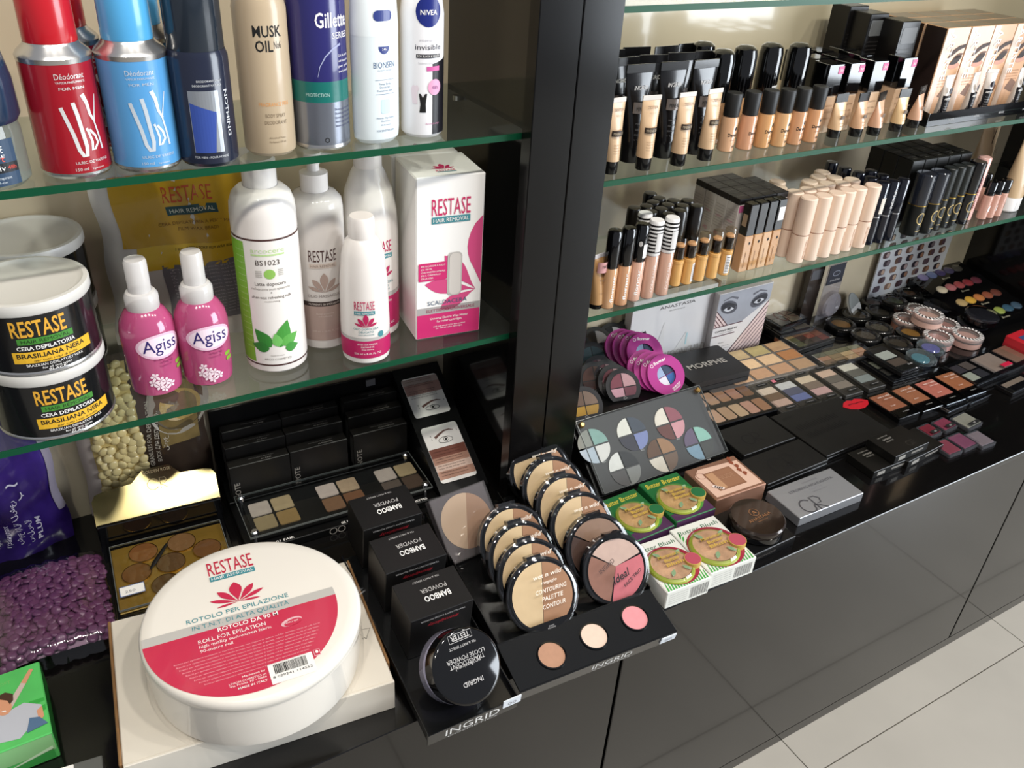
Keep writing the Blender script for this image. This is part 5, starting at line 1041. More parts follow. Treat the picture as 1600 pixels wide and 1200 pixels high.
# peach lipsticks
PL = thing('lipstick', 'peach lipstick, first of the front row beside the concealer wands', 'lipstick', (0, 0, SR3), 0, 'peach lipsticks'); r3 = .0112
pe = mat('#e4c9b2', .45)
g = G(); g.lathe([(0, 0), (r3-.0012, 0), (r3, .0012), (r3, .0395)], pe, 28); g.obj('base', PL)
g = G(); g.lathe([(r3-.0003, .0395), (r3-.0003, .0405)], mat('#b3765a', .3, .7), 28); g.obj('ring', PL)
g = G(); g.lathe([(r3, .0405), (r3+.0001, .0412), (r3+.0001, .0885), (r3-.0012, .090), (0, .090)], pe, 28); g.obj('cap', PL)
g = G(); g.wtext('*REVOLUTION', .004, .020, .0034, mat('#b4835c', .5), r3+.0003, .026, 'c', PI/2); g.wtext('SATIN KISS', .007, .02, .0014, mat('#b4835c', .5), r3+.0003, .012, 'c', PI/2); g.obj('lettering', PL)
fr = [foot(u, v, SR3, r3) for u, v in ((1239, 412), (1261, 408), (1281, 403), (1297, 398), (1314, 393), (1336, 388))]
bk_ = [on(1140+zx*.2875, 220+zy*.2875, SR3+.09) for zx, zy in ((375, 278), (425, 262), (495, 252), (545, 228), (438, 218), (490, 192), (568, 197), (632, 232), (668, 207), (510, 168), (282, 252), (262, 218))]
pp = fr+[V((p.x, min(p.y, YB-.014), SR3)) for p in bk_]
for _ in range(60):
    for i in range(len(pp)):
        for j in range(i):
            d = pp[i]-pp[j]; d.z = 0; l = d.length
            if l < .0232:
                d = d/(l or 1)*(.0232-l)
                if j < 6 <= i: pp[i] = pp[i]+d
                elif i >= 6: pp[i] = pp[i]+d/2; pp[j] = pp[j]-d/2
                else: pp[i] = pp[i]+d/2; pp[j] = pp[j]-d/2
rk = {i: n_ for n_, i in enumerate(sorted(range(6, len(pp)), key=lambda k: pp[k].x))}
for i, p in enumerate(pp):
    p.y = min(p.y, YB-.0125)
    if i == 0: PL.location = p; continue
    dup(PL, 'peach lipstick, %s of the front row beside the concealer wands' % ORD[i] if i < 6 else 'peach lipstick behind the front row, %s counting from the concealer wands' % ORD[rk[i]], p, (0, .2, .6, .1, -.1, -.25)[i] if i < 6 else random.uniform(0, 6))
# slim navy lipsticks
NL = thing('lipstick', 'slim glossy navy-black lipstick, first next to the peach ones', 'lipstick', (0, 0, SR3), 0, 'slim navy-black lipsticks'); r4 = .0088
nvb = mat('#11131f', .12, coat=.5)
g = G(); g.lathe([(0, 0), (r4-.001, 0), (r4, .001), (r4, .041)], nvb, 22); g.obj('base', NL)
g = G(); g.lathe([(r4-.0002, .041), (r4-.0002, .0425)], chrome, 22); g.obj('ring', NL)
g = G(); g.lathe([(r4, .0425), (r4, .089), (r4-.0008, .0905), (0, .091)], nvb, 22); g.obj('cap', NL)
nf = [foot(u, v, SR3, r4) for u, v in ((1352, 383), (1368, 379), (1387, 375))]; nf[1] = nf[0]+V((.0195, -.001, 0)); nf[2] = nf[0]+V((.041, -.001, 0))
nb_ = [on(1140+zx*.2875, 220+zy*.2875, SR3+.091) for zx, zy in ((772, 197), (837, 182), (772, 158), (707, 168), (632, 142), (560, 112))]
npp = nf+[V((p.x, min(p.y, YB-.012), SR3)) for p in nb_]
for _ in range(60):
    for i in range(3, len(npp)):
        for j in range(len(npp)):
            if i == j: continue
            d = npp[i]-npp[j]; d.z = 0; l = d.length
            if l < .0185: npp[i] = npp[i]+d/(l or 1)*(.0185-l)
        for q in pp:
            d = npp[i]-q; d.z = 0; l = d.length
            if l < .0205: npp[i] = npp[i]+d/(l or 1)*(.0205-l)
        npp[i].y = min(npp[i].y, YB-.0095)
for i, p in enumerate(npp):
    if i == 0: NL.location = p; continue
    o = dup(NL, ('', 'slim navy-black lipstick with white script, second next to the peach ones', 'slim navy-black lipstick, third next to the peach ones')[i] if i < 3 else 'slim black-capped lipstick behind the navy ones, %s going back' % ORD[i-3], p, 0)
    if i == 1: g = G(); g.wtext('PIERRE', .001, .066, .0042, wst, r4+.0003, .026, 'c', PI/2); g.obj('script', o)
g = G(); g.wrect(-.004, .006, .047, .070, mat('#d8cfc2', .4), r4+.0003); g.obj('sticker', NL)
# black lipsticks with gold monogram
def mono(g, R, z, c, s=1.):
    a1, f1 = stroke(ell(-.0008*s, z, .0042*s, .0055*s, 16, 0, .4, 5.7), .0009*s); g.wrap(a1, f1, c, R)
    a1, f1 = stroke([(.0018*s, z-.009*s), (.0022*s, z+.004*s), (.005*s, z+.0035*s), (.0052*s, z), (.002*s, z-.001*s)], .0009*s); g.wrap(a1, f1, c, R)
gd2 = mat('#c9ad70', .35, .4)
def black_lip(label, r, h, capm, bodym, grp):
    t = thing('lipstick', label, 'lipstick', (0, 0, SR3), 0, grp)
    g = G(); g.lathe([(0, 0), (r-.001, 0), (r, .001), (r, h*.5)], bodym, 26); g.obj('base', t)
    g = G(); g.lathe([(r+.0003, h*.5), (r+.0003, h*.512)], gold, 26); g.obj('ring', t)
    g = G(); g.lathe([(r, h*.512), (r+.0002, h*.52), (r+.0002, h-.0012), (r-.001, h), (0, h)], capm, 26); g.obj('cap', t)
    g = G(); mono(g, r+.0002, h*.30, gd2, 1.5); g.wrect(-.005, .005, h*.09, h*.1, gd2, r+.0002); g.obj('monogram', t); return t
GRb = black_lip('stout black lipstick with shiny blue-black cap and gold monogram, nearer the navy ones', .0138, .092, mat('#20242f', .1, coat=.5), mat('#0d0f0d', .3), 'stout monogram lipsticks')
bp_ = [foot(u, v, SR3, .0138) for u, v in ((1417, 369), (1440, 366))]; bp_[1] = bp_[0]+V((.029, -.0015, 0)); bp_[0].x = max(bp_[0].x, npp[2].x+.0238); bp_[1].x = bp_[0].x+.0288
GRb.location = bp_[0]; dup(GRb, 'stout black lipstick with shiny blue-black cap and gold monogram, further from the navy ones', bp_[1], .1)
GRs = black_lip('slim matt black lipstick with gold monogram, first after the stout pair', .0098, .094, mat('#141815', .42), mat('#0f120f', .42), 'slim monogram lipsticks')
sp_ = [V((bp_[1].x+.0245+i*.0205, bp_[1].y+.001+i*.001, SR3)) for i in range(3)]
GRs.location = sp_[0]
for i in (1, 2): dup(GRs, 'slim matt black lipstick with gold monogram, %s after the stout pair' % ORD[i], sp_[i], (.2, -.1)[i-1])
GRg = black_lip('glossy black lipstick with gold monogram next to the pink one', .0118, .096, mat('#0c0d12', .1, coat=.5), mat('#0c0d12', .1, coat=.5), 'glossy monogram lipstick'); GRg.location = V((sp_[2].x+.0228, sp_[2].y-.002, SR3))
PKL = stick('lipstick', 'pale pink lipstick with red lettering between glossy black lipstick and glosses', 'lipstick', 'pink lipstick', [(0, 0), (.0088, 0), (.0098, .001), (.0098, .05)], mat('#d9a79c', .3, coat=.3), [(.0099, .05), (.0099, .0965), (.009, .098), (0, .098)], mat('#dba99e', .3, coat=.3))
PKL.location = V((GRg.location.x+.0226, GRg.location.y+.006, SR3)); g = G(); g.wtext('*MATTE RED', -.002, .045, .003, mat('#8a2a3a', .5), .0101, .05, 'c', PI/2); g.obj('lettering', PKL)
# cartons behind them
MC = thing('lipstick_carton', 'black lipstick carton with grey lettering, in the block behind the monogram lipsticks', 'box', (0, 0, SR3), -.03, 'black lipstick cartons')
mx = .0265; g = G(); g.box(0, mx-.0008, 0, mx-.0008, 0, .102, mat('#121211', .38), .0008); g.obj('carton', MC)
g = G(); g.text('GOLDEN ROSE', mx/2, mx*.55, .0022, ntx, TOP(.1022), .017); g.text('No 12', mx/2, mx*.3, .002, ntx, TOP(.1022), .007); g.obj('top_print', MC)
q0 = on(1428, 252, SR3+.102); q0 = V((q0.x, max(q0.y, bp_[0].y+.0165), SR3)); first = True
for k in range(3):
    for i in range(5):
        if (k == 2 and i in (4,)): continue
        p = q0+V((i*mx+k*.001, k*mx-i*.0008, 0))
        if p.y+mx > YB: continue
        if first: MC.location = p; first = False; MC['label'] = 'black lipstick carton at the near corner of the block behind the monogram lipsticks'; continue
        dup(MC, 'black lipstick carton, %s row back and %s across in the block behind monogram lipsticks' % (ORD[k], ORD[i]), p, -.03)
# small glosses and big beige tubes at the end
SG = stick('lip_gloss', 'small pink gloss with black cap, first of three beside the pink lipstick', 'lip gloss', 'small pink glosses', [(0, 0), (.0068, 0), (.0076, .001), (.0076, .037), (.006, .0385)], mat('#cf9c8a', .2, coat=.5), [(.0076, .039), (.0076, .0575), (.0068, .059), (0, .059)], blkgloss)
g = G(); g.wpoly([(-.002, .012), (.004, .014), (.004, .024), (-.002, .020)], wst, .0079); g.obj('sticker', SG)
gp3 = [foot(u, v, SR3, .0076) for u, v in ((1531, 343), (1546, 341), (1562, 338))]
gp3[0].x = max(gp3[0].x, PKL.location.x+.0185); gp3[1] = gp3[0]+V((.0175, -.001, 0)); gp3[2] = gp3[0]+V((.036, -.001, 0))
SG.location = gp3[0]
for i in (1, 2): dup(SG, 'small pink gloss with black cap, %s of three beside the pink lipstick' % ORD[i], gp3[i], .3*i)
for i in range(2):
    t = dup(SG, 'small black-capped gloss with pink sticker, %s of the two behind' % ORD[i], gp3[i]+V((.012, .03, .0)), .2, 'rear glosses')
BT = thing('foundation_tube', 'large beige tube with white cap at the end of the shelf', 'tube', (0, 0, SR3), 0, 'large beige tubes')
def bigtube(label, p, rz):
    t = thing('foundation_tube', label, 'tube', p, rz, 'large beige tubes'); n = 28
    g = G(); g.lathe([(0, 0), (.0185, 0), (.02, .002), (.02, .022), (.0195, .023), (0, .023)], wst, n, sy=.8); g.obj('cap', t)
    g = G(); g.loft([[((.0195*(1-s)+.027*s)*math.cos(2*PI*i/n), (.0195*.8*(1-s**1.4)+.0008)*math.sin(2*PI*i/n), .023+.105*s) for i in range(n)] for s in (k/7 for k in range(8))], mat('#cdae86', .35, coat=.2)); g.obj('body', t)
    g = G(); g.box(-.027, .027, -.0008, .0008, .128, .138, mat('#cbb292', .4), .0003); g.obj('crimp', t)
    g = G(); g.text('IMPALA', .006, .04, .0085, mat('#8d7a64', .5), FRONT(-.0162), .05, 'l', rot=PI/2); g.box(-.0008, .0008, -.0075, -.007, .085, .118, mat('#4a382c', .5)); g.obj('lettering', t)
    g = G(); g.wrect(-.006, .007, .004, .018, mat('#dedbd8', .5), .0203, .8); g.obj('barcode_sticker', t); return t
bpy.data.objects.remove(BT)
e = foot(1577, 333, SR3, .018); e.x = max(e.x, gp3[2].x+.032); e.y = max(e.y, .728)
bigtube('large beige tube with white cap at the end of the shelf', V((min(e.x, 1.58), e.y+.006, SR3)), .05)
bigtube('large beige tube with white cap standing behind the other large tube', V((min(e.x, 1.58)-.022, e.y+.062, SR3)), .1)
# ---------------------------------------------------------------- worktop, second bay
def fr(bl, br, tl, z):               # level rectangle: near corners and far corner of its top face, z above the worktop
    a, b, c = (on(*p, CT+z) for p in (bl, br, tl)); ex = b-a; w = ex.length; ex.normalize(); ey = V((-ex.y, ex.x, 0)); return a, ex, ey, w, (c-a).dot(ey)
def flat_thing(name, label, cat, bl, br, tl, z, group=None, z0=0., d=None):
    a, ex, ey, w, dd = fr(bl, br, tl, z); o = V((a.x, a.y, CT+z0)); t = thing(name, label, cat, M=mtx(o, ex, ey, V((0, 0, 1))), group=group); return t, w, d or dd, z-z0
def pan(t, pts, z, c, h=.0009, name='pan'):
    g = G(); g.prism(pts, z, z+h, mat(c, .75, noise=.05, nscale=160)); g.obj(name, t)
# eyeshadow tester board
a, ex, ey, ez, w, h = frame((944, 772), (1136, 705), (899, 660), CT+.008)
BM = mtx(a, ex, ey, ez); BI = BM.inverted()
t = thing('makeup_display', 'black display with sloping grey clear-covered board of six round eyeshadow quartets', 'display', M=Matrix.Translation(a)); TBD = t
g = G(); g.box(0, w, 0, h, -.006, -.0035, mat('#3c3b3c', .45), .0005); g.obj('board', t)
loc = BM.inverted().to_3x3()
def W2L(x, y, z): return V((x, y, CT+z-a.z))
g = G(); bx = [W2L(x, y, z) for x in (-.004, w+.004) for y, z in ((.0045, 0), (.22, 0), (.22, .055), (.088, .055), (.085, .062), (.080, .062))]
g.loft([bx[:6], bx[6:]], blk, smooth=False); g.obj('stand', t)
g = G(); g.box(0, w, 0, h, 0, .0022, clear('#f8fafa', .9, .03, .02, '#b9b9b9')); g.obj('clear_cover', t); edge_frame(t, 0, w, 0, h, .0004, .0022)
for x, y in ((.006, h-.006), (w-.006, h-.006)): g = G(); g.lathe([(.0038, -.003), (.0038, .004), (.0025, .0052), (0, .0052)], mat('#b08a4a', .25, .9), 16, x=x, y=y); g.obj('brass_screw', t)
n = BM.to_3x3() @ V((0, 0, 1))
def onb(u, v): d = ray(u, v); k = (a-EYE).dot(n)/d.dot(n); return BI @ (EYE+d*k)
for (u, v), cs in (((929.5, 696), ('#8f8f86', '#86aaa0', '#b3bdc8', '#dcd6d0')), ((990, 677), ('#e2dcd0', '#4a505c', '#3f3d48', '#8088b8')), ((1048, 660), ('#e6d8c8', '#9a5560', '#6e3f3a', '#d6949a')),
                   ((978, 731), ('#e0dcd6', '#3a3a3c', '#5c5858', '#8a8986')), ((1037, 710), ('#6a4c3a', '#a67a58', '#ddd0c0', '#7a6152')), ((1094, 691.5), ('#6a5a72', '#8dbcac', '#7c98ac', '#4a4a48'))):
    p = onb(u, v); R_ = .0228
    for q, (a0, sx, sy) in enumerate(((PI/2, -1, 1), (0, 1, 1), (PI, -1, -1), (-PI/2, 1, -1))):
        o = .0011; pts = [(p.x+sx*o, p.y+sy*o)]+[(p.x+sx*o+(R_-o)*math.cos(a0+PI/2*i/8), p.y+sy*o+(R_-o)*math.sin(a0+PI/2*i/8)) for i in range(9)]
        pan(t, pts, -.0034, cs[q], .001)
g = G()
for i, (u, v) in enumerate(((946, 722), (1006, 703), (1062, 686), (990, 757), (1052, 736), (1110, 718))): p = onb(u, v); g.text('40%d' % (i+1), p.x, p.y, .0026, ptx, TOP(-.0030), .006)
g.obj('shade_numbers', t)
RB3 = BM.copy(); RB3.translation = (0, 0, 0)
for c in TBD.children:
    if not c.name.startswith('stand'): c.matrix_basis = RB3
# compacts standing behind the board
def stand_disc(px, z, tilt=math.radians(42), yaw=-.15):
    p = on(*px, CT+z); return Matrix.Translation(p) @ Matrix.Rotation(yaw, 4, 'Z') @ Matrix.Rotation(PI/2-tilt, 4, 'X')
def quad_compact(label, M, cs, stack=0, grp='black eyeshadow quartets'):
    t = thing('eyeshadow_compact', label, 'compact', M=M, group=grp); r = .0262; cut = -.0175
    def outl(rr): y = cut; x = math.sqrt(rr*rr-y*y); a = math.atan2(y, x); return ell(0, 0, rr, rr, 34, 0, a, PI-a)
    g = G(); g.prism(outl(r), -.009, 0, mat('#1b1a1c', .3, coat=.2)); g.obj('case', t)
    ri = .0195
    for q, (x0, x1, y0, y1) in enumerate(((-ri, -.0007, .0007, ri), (.0007, ri, .0007, ri), (-ri, -.0007, -.0125, -.0007), (.0007, ri, -.0125, -.0007))):
        pts = []
        for i in range(9):
            for j in (0,): pass
        sx = -1 if q % 2 == 0 else 1; sy = 1 if q < 2 else -1; o = .0007
        if sy > 0: arc = [(sx*ri*math.cos(PI/2*i/8), ri*math.sin(PI/2*i/8)) for i in range(9)]
        else: arc = [(sx*ri*math.cos(math.asin(min(1, .0125/ri))*i/4), -ri*math.sin(math.asin(.0125/ri)*i/4)) for i in range(5)]+[(sx*o, -.0125)]
        pts = [(sx*o, sy*o)]+[(x if abs(x) > o else sx*o, y if abs(y) > o else sy*o) for x, y in arc]
        if sx*sy < 0: pts = pts[::-1]
        pan(t, pts, .0001, cs[q], .0006)
    g = G(); g.prism(ell(0, .001, .0205, .0205, 30), .0012, .0020, clear('#f4f4f4', 1.3, .02)); g.obj('window', t)
    g = G(); a1, f1 = stroke(ell(-.001, -.0225+.0075, .0022, .0016, 10, 0, 0, 4.5)+[(.003, -.0152)], .0005); g.add([(x, y+.0, .0004) for x, y in a1], [q_[::-1] for q_ in f1], ptx); g.obj('emblem', t); return t
yb0 = math.radians(42)
Q1 = quad_compact('black compact with pink and plum eyeshadow quartet, front of its stack', stand_disc((974, 605), .070), ('#8e4a56', '#cfa0a4', '#d8a3b0', '#7d4450'))
for i in (1, 2, 3): M = stand_disc((974, 605), .070); M = Matrix.Translation((-.003*i, .0145*i, 0)) @ M; dup(Q1, 'black eyeshadow compact stacked behind the pink and plum quartet, %s back' % ORD[i-1], M=M)
quad_compact('black compact with yellow and brown eyeshadow quartet beside the post', stand_disc((914, 634), .070), ('#7d6250', '#8d7462', '#cf9c2c', '#b98f3a'))
quad_compact('black compact with brown eyeshadow quartet beside the post', stand_disc((930, 594), .070), ('#6e4436', '#7a5848', '#5e3a30', '#8a6450'))
quad_compact('black compact with teal eyeshadow beside the post', stand_disc((927, 562), .070), ('#3f5a60', '#2f4a50', '#4f9a90', '#3f7a78'))
Q2 = quad_compact('black compact with white and black eyeshadow behind the magenta discs', stand_disc((986, 524), .075), ('#2a2829', '#cfc9c6', '#8a8584', '#4a4648'))
for i in (1, 2): M = Matrix.Translation((-.031*i, .0, 0)) @ stand_disc((986, 524), .075); dup(Q2, 'black eyeshadow compact in the rear row, %s from the white and black one' % ORD[i], M=M)
mg = mat('#b02a86', .3, coat=.3)
def magenta(label, M):
    t = thing('eyeshadow_card', label, 'compact', M=M, group='magenta eyeshadow discs'); r = .029
    g = G(); o_ = ell(0, 0, r, r, 36); i_ = ell(.0, -.001, .0145, .0145, 36)
    vs = [(x, y, .0) for x, y in o_]+[(x, y, 0) for x, y in i_]+[(x, y, -.004) for x, y in o_]; N = 36
    g.add(vs, [(k, (k+1) % N, N+(k+1) % N, N+k) for k in range(N)]+[(2*N+k, 2*N+(k+1) % N, (k+1) % N, k) for k in range(N)]+[tuple(range(3*N-1, 2*N-1, -1))], mg); g.obj('card', t)
    for q, (a0, sx, sy, c) in enumerate(((PI/2, -1, 1, '#8fa3c4'), (0, 1, 1, '#34425e'), (PI, -1, -1, '#d3cfdc'), (-PI/2, 1, -1, '#2f5a9a'))):
        o = .0005; pan(t, [(sx*o, sy*o-.001)]+[(sx*o+.0135*math.cos(a0+PI/2*i/8), sy*o-.001+.0135*math.sin(a0+PI/2*i/8)) for i in range(9)], -.0035, c, .001)
    g = G(); g.text('*flormar', 0, .0185, .0045, wht, TOP(.0002), .021); a1, f1 = stroke(ell(-.0145, .0195, .0022, .0022, 12)+[(-.0123, .0195)], .0006); g.add([(x, y, .0002) for x, y in a1], [q_[::-1] for q_ in f1], wht); g.obj('lettering', t); g = G(); g.text('*QUARTET', .006, -.0215, .0024, wht, TOP(.0002), .016, rot=.2); g.text('*EYE SHADOW', .006, -.0245, .0022, wht, TOP(.0002), .014, rot=.2); g.obj('lettering', t); return t
Z1 = .5
MG = magenta('magenta disc with blue eyeshadow quartet, foremost of all', stand_disc((1041, 585), .0775) @ Matrix.Rotation(.3, 4, 'Z'))
for i in (1, 2, 3): dup(MG, 'magenta eyeshadow disc stacked behind the foremost one, %s back' % ORD[i-1], M=Matrix.Translation((-.006*i, .0075*i, 0)) @ stand_disc((1041, 585), .0775) @ Matrix.Rotation(.3, 4, 'Z'), group='foremost magenta stack')
MM = stand_disc((1008, 551), .080) @ Matrix.Rotation(-.1, 4, 'Z'); dup(MG, 'magenta disc at the front of the stack nearer the black compacts', M=MM)
for i in (1, 2, 3): dup(MG, 'magenta eyeshadow disc in the stack nearer the black compacts, %s behind its front' % ORD[i-1], M=Matrix.Translation((-.007*i, .008*i, 0)) @ MM, group='rear magenta stack')
# white card box and contour kit box against the back panel
p0 = ony(975, 520, .885); p1 = ony(1101, 505, .885)
t = thing('palette_box', 'pale silver-white palette box standing against the back panel', 'box', (p0.x, .872, CT), 0); w = p1.x-p0.x
g = G(); g.box(0, w, 0, .016, 0, .132, mat('#e0dcda', .28, coat=.2, noise=.05, nscale=9), .0008); g.obj('carton', t)
g = G(); F = FRONT(-.0003); g.text('ANASTASIA', w*.53, .108, .0055, mat('#5a5654', .5), F, .07); g.text('BEVERLY HILLS', w*.53, .102, .0018, mat('#8a8684', .5), F, .03); g.flat([(.05, .01), (.058, .05), (.066, .085), (.072, .045), (.09, .012)], mat('#dcd8d4', .3), F); g.flat([(.09, .02), (.115, .058), (.13, .03), (.13, .012)], mat('#dedad4', .3), F)
g.obj('print', t); g = G(); g.text('MOONCHILD', w*.72, .014, .016, mat('#c4bcb4', .4), FRONT(-.0005), w*.5); g.rect(w*.7, w*.72, .034, .055, mat('#b4d4d6', .4), FRONT(-.0005)); g.obj('lettering', t)
g = G(); g.box(w+.0002, w+.006, 0, .016, 0, .134, mat('#7d6248', .4), .0004); g.obj('bronze_side', t)
p0 = ony(1112, 480, .872); p1 = ony(1193, 470, .872)
t = thing('palette_box', 'contour kit box with printed eyes and pink diagonal stripes', 'box', (p0.x, .860, CT), .0); w = p1.x-p0.x; hh = .118
g = G(); g.box(0, w, 0, .014, 0, hh, mat('#e2dcd8', .4), .0006); g.obj('carton', t)
g = G(); F = FRONT(-.0002); F2 = FRONT(-.0004); F3 = FRONT(-.0006); F4 = FRONT(-.0008); F5 = FRONT(-.0010)
g.flat([(.001, .088), (.03, .058), (w*.52, .058), (w-.001, .088), (w-.001, hh-.001), (.001, hh-.001)], mat('#a4a6ae', .5, noise=.12, nscale=25), F)
dk = mat('#2c2c32', .6); sk = mat('#8a8a92', .5)
for cx, s in ((w*.22, -1), (w*.78, 1)):
    cy = .090; g.flat(ell(cx, cy+.001, .0185, .0115, 22, s*.3), mat('#55555e', .6), F2); g.flat(ell(cx+.002*s, cy+.0015, .0155, .0078, 22, s*.3), mat('#2e2e36', .6), FRONT(-.0005)); g.flat(petal(cx-.0115, cy-.0015, .023, .0042, 0.08*s, 1.), mat('#d4d4d8', .5), F3); g.flat(ell(cx, cy-.0002, .0044, .0036, 16), mat('#4c4c55', .5), F4); g.flat(ell(cx, cy, .0024, .0024, 14), ink, F5)
    a1, f1 = stroke([(cx-.015, cy-.001), (cx-.008, cy+.0055), (cx, cy+.0075), (cx+.009, cy+.005), (cx+.016, cy+.001)], .0022, .0012); g.add([(x, -.0009, y) for x, y in a1], [q_[::-1] for q_ in f1], dk)
    a1, f1 = stroke([(cx-.016*s, cy+.014), (cx-.002*s, cy+.019), (cx+.014*s, cy+.015)], .004, .0015); g.add([(x, -.0005, y) for x, y in a1], [q_[::-1] for q_ in f1], mat('#6a6a72', .6))
g.obj('printed_eyes', t); g = G(); pk_ = mat('#e6c9c2', .5); mr = mat('#5a2e38', .5)
g.flat([(w*.36, .001), (w-.001, .001), (w-.001, .086)], pk_, F); g.flat([(.001, .086), (.001, .058), (.029, .058)], pk_, F)
for i in range(8):
    k = i/8; a1, f1 = stroke([(w*(.34+.66*k), .001), (w-.001, .086*(1-k))], .0014); g.add([(x, -.0005, y) for x, y in a1], [q_[::-1] for q_ in f1], mr)
for i in range(4): k = i/4; a1, f1 = stroke([(.001, .088-.03*k), (.030-.03*k, .058)], .0013); g.add([(x, -.0005, y) for x, y in a1], [q_[::-1] for q_ in f1], mr)
for y in (.058, .041): g.rect(.001, w*(.55 if y > .05 else .43), y-.0008, y+.0008, mr, F2)
g.obj('printed_stripes', t); g = G(); g.text('*CONTOUR CREAM KIT', .030, .048, .003, mat('#3a3436', .5), F2, .047); g.text('contour & highlight', .030, .0445, .0016, mat('#6a6466', .5), F2, .03); g.text('10 pan', .024, .026, .0022, mat('#6a6466', .5), F2, .012)
for i in range(2): g.text('cream contour palette for face', .026, .019-i*.005, .0018, mat('#8a8486', .5), F2, .034)
g.obj('print', t)
# black closed palette with lettering, and the contour palette below it
t, w, d, h = flat_thing('contour_palette', 'open grey contour palette with square beige and brown pans', 'palette', (1183, 596), (1282, 571), (1197, 514), .012, d=.092)
g = G(); g.box(-.085, w, 0, d, 0, .010, mat('#6b655e', .4), .001); g.obj('tray', t)
cols = (('#caa37c', '#c08f6c', '#b5875f'), ('#d9b488', '#d2ae85', '#a66f42'), ('#d2b384', '#c2ad74', '#c49a70'))
for r_ in range(3):
    for c_ in range(4):
        x0 = -.037+c_*.0425; y0 = .006+r_*.0295; col = ('#c9a078', '#dcc09a', '#e0c8a8')[r_] if c_ == 0 else (('#b98f6c', '#b48a68', '#a58463'), ('#dcb88c', '#d2ae85', '#a66f42'), ('#d2b384', '#c2ad74', '#c49a70'))[r_][c_-1]
        pan(t, [(x0, y0), (x0+.036, y0), (x0+.036, y0+.0245), (x0, y0+.0245)], .0098, col, .0012)
t, w, d, h = flat_thing('palette_case', 'closed black palette with grey lettering resting on the contour palette', 'palette', (1085, 600), (1174, 578), (1058, 553), .030, z0=.0125)
g = G(); g.prism(rrect(0, w, 0, d, .004), 0, .0075, blkmat); g.obj('base', t); g = G(); g.prism(rrect(0, w, 0, d, .004), .0082, h, mat('#1c1a19', .42)); g.obj('lid', t)
g = G(); g.text('*MORPHE', w*.50, d*.42, .0125, mat('#b9b2aa', .4), TOP(h+.0002), w*.66); g.obj('lettering', t)
# ten pan palette
t, w, d, h = flat_thing('makeup_palette', 'black palette with two rows of rounded beige pans beside the tester board', 'palette', (1121, 664), (1217, 638), (1090, 612), .011)
g = G(); g.box(0, w, 0, d, 0, .009, blkgloss, .001); g.obj('tray', t)
for r_ in range(2):
    for c_ in range(5):
        x0 = .003+c_*(w-.006)/5; x1 = x0+(w-.006)/5-.003; y0 = .006+r_*(d*.49); pan(t, rrect(x0, x1, y0, y0+d*.36, .0035), .0088, (('#dcb28e', '#c9a47c', '#d9b88c', '#d4a184', '#b4825a'), ('#d8b090', '#caa27c', '#b98a62', '#c28d6c', '#8f6644'))[r_][c_], .001)
g = G(); g.box(0, w, 0, d, .0125, .0135, clear('#f2f2f4', 1.2, .02)); g.obj('clear_lid', t)
# five trios
tc = (('#e6d3bc', '#7a6048', '#cfae9c'), ('#d8dad8', '#5c6078', '#6c7ab0'), ('#e2ceb0', '#8a7868', '#d2aaa6'), ('#dfbfa6', '#6f6960', '#8f8478'), ('#dedccc', '#6a6a62', '#8f9a98'))
nmz = ('cream and brown', 'white and blue', 'cream and pink', 'peach and taupe', 'ivory and grey')
for i in range(5):
    dx = (0, 31, 64, 98, 134)[i]; dy = (0, -9, -18.5, -28, -38)[i]
    t, w, d, h = flat_thing('eyeshadow_trio', 'slim clear-lidded eyeshadow trio in %s shades' % nmz[i], 'palette', (1225+dx, 644+dy), (1255+dx, 635.5+dy), (1172+dx*.98, 602+dy), .0105, 'row of eyeshadow trios')
    w = .0385
    g = G(); g.box(0, w-.0006, 0, d, 0, .007, mat('#3a3835', .35), .0008); g.obj('tray', t)
    for k in range(3): y1 = d-.012-k*d*.215; pan(t, [(.003, y1-d*.2), (w-.004, y1-d*.2), (w-.004, y1), (.003, y1)], .0069, tc[i][k])
    g = G(); g.box(.0, w-.0006, 0, d, .0092, .0105, clear('#f6f6f6', 1.25, .02)); g.obj('clear_lid', t)
    g = G()
    for y in (d-.009, .004): g.flat(rrect(.010, w-.009, y, y+.006, .0012), ink, TOP(.0108)); g.text('COLOR ICON', w/2, y+.0022, .0017, ptx, TOP(.0110), .014)
    if i == 1: g.flat([(.002, d-.010), (.009, d-.010), (.009, d-.003), (.002, d-.003)], mat('#d07080', .5), TOP(.0108))
    g.obj('stickers', t)
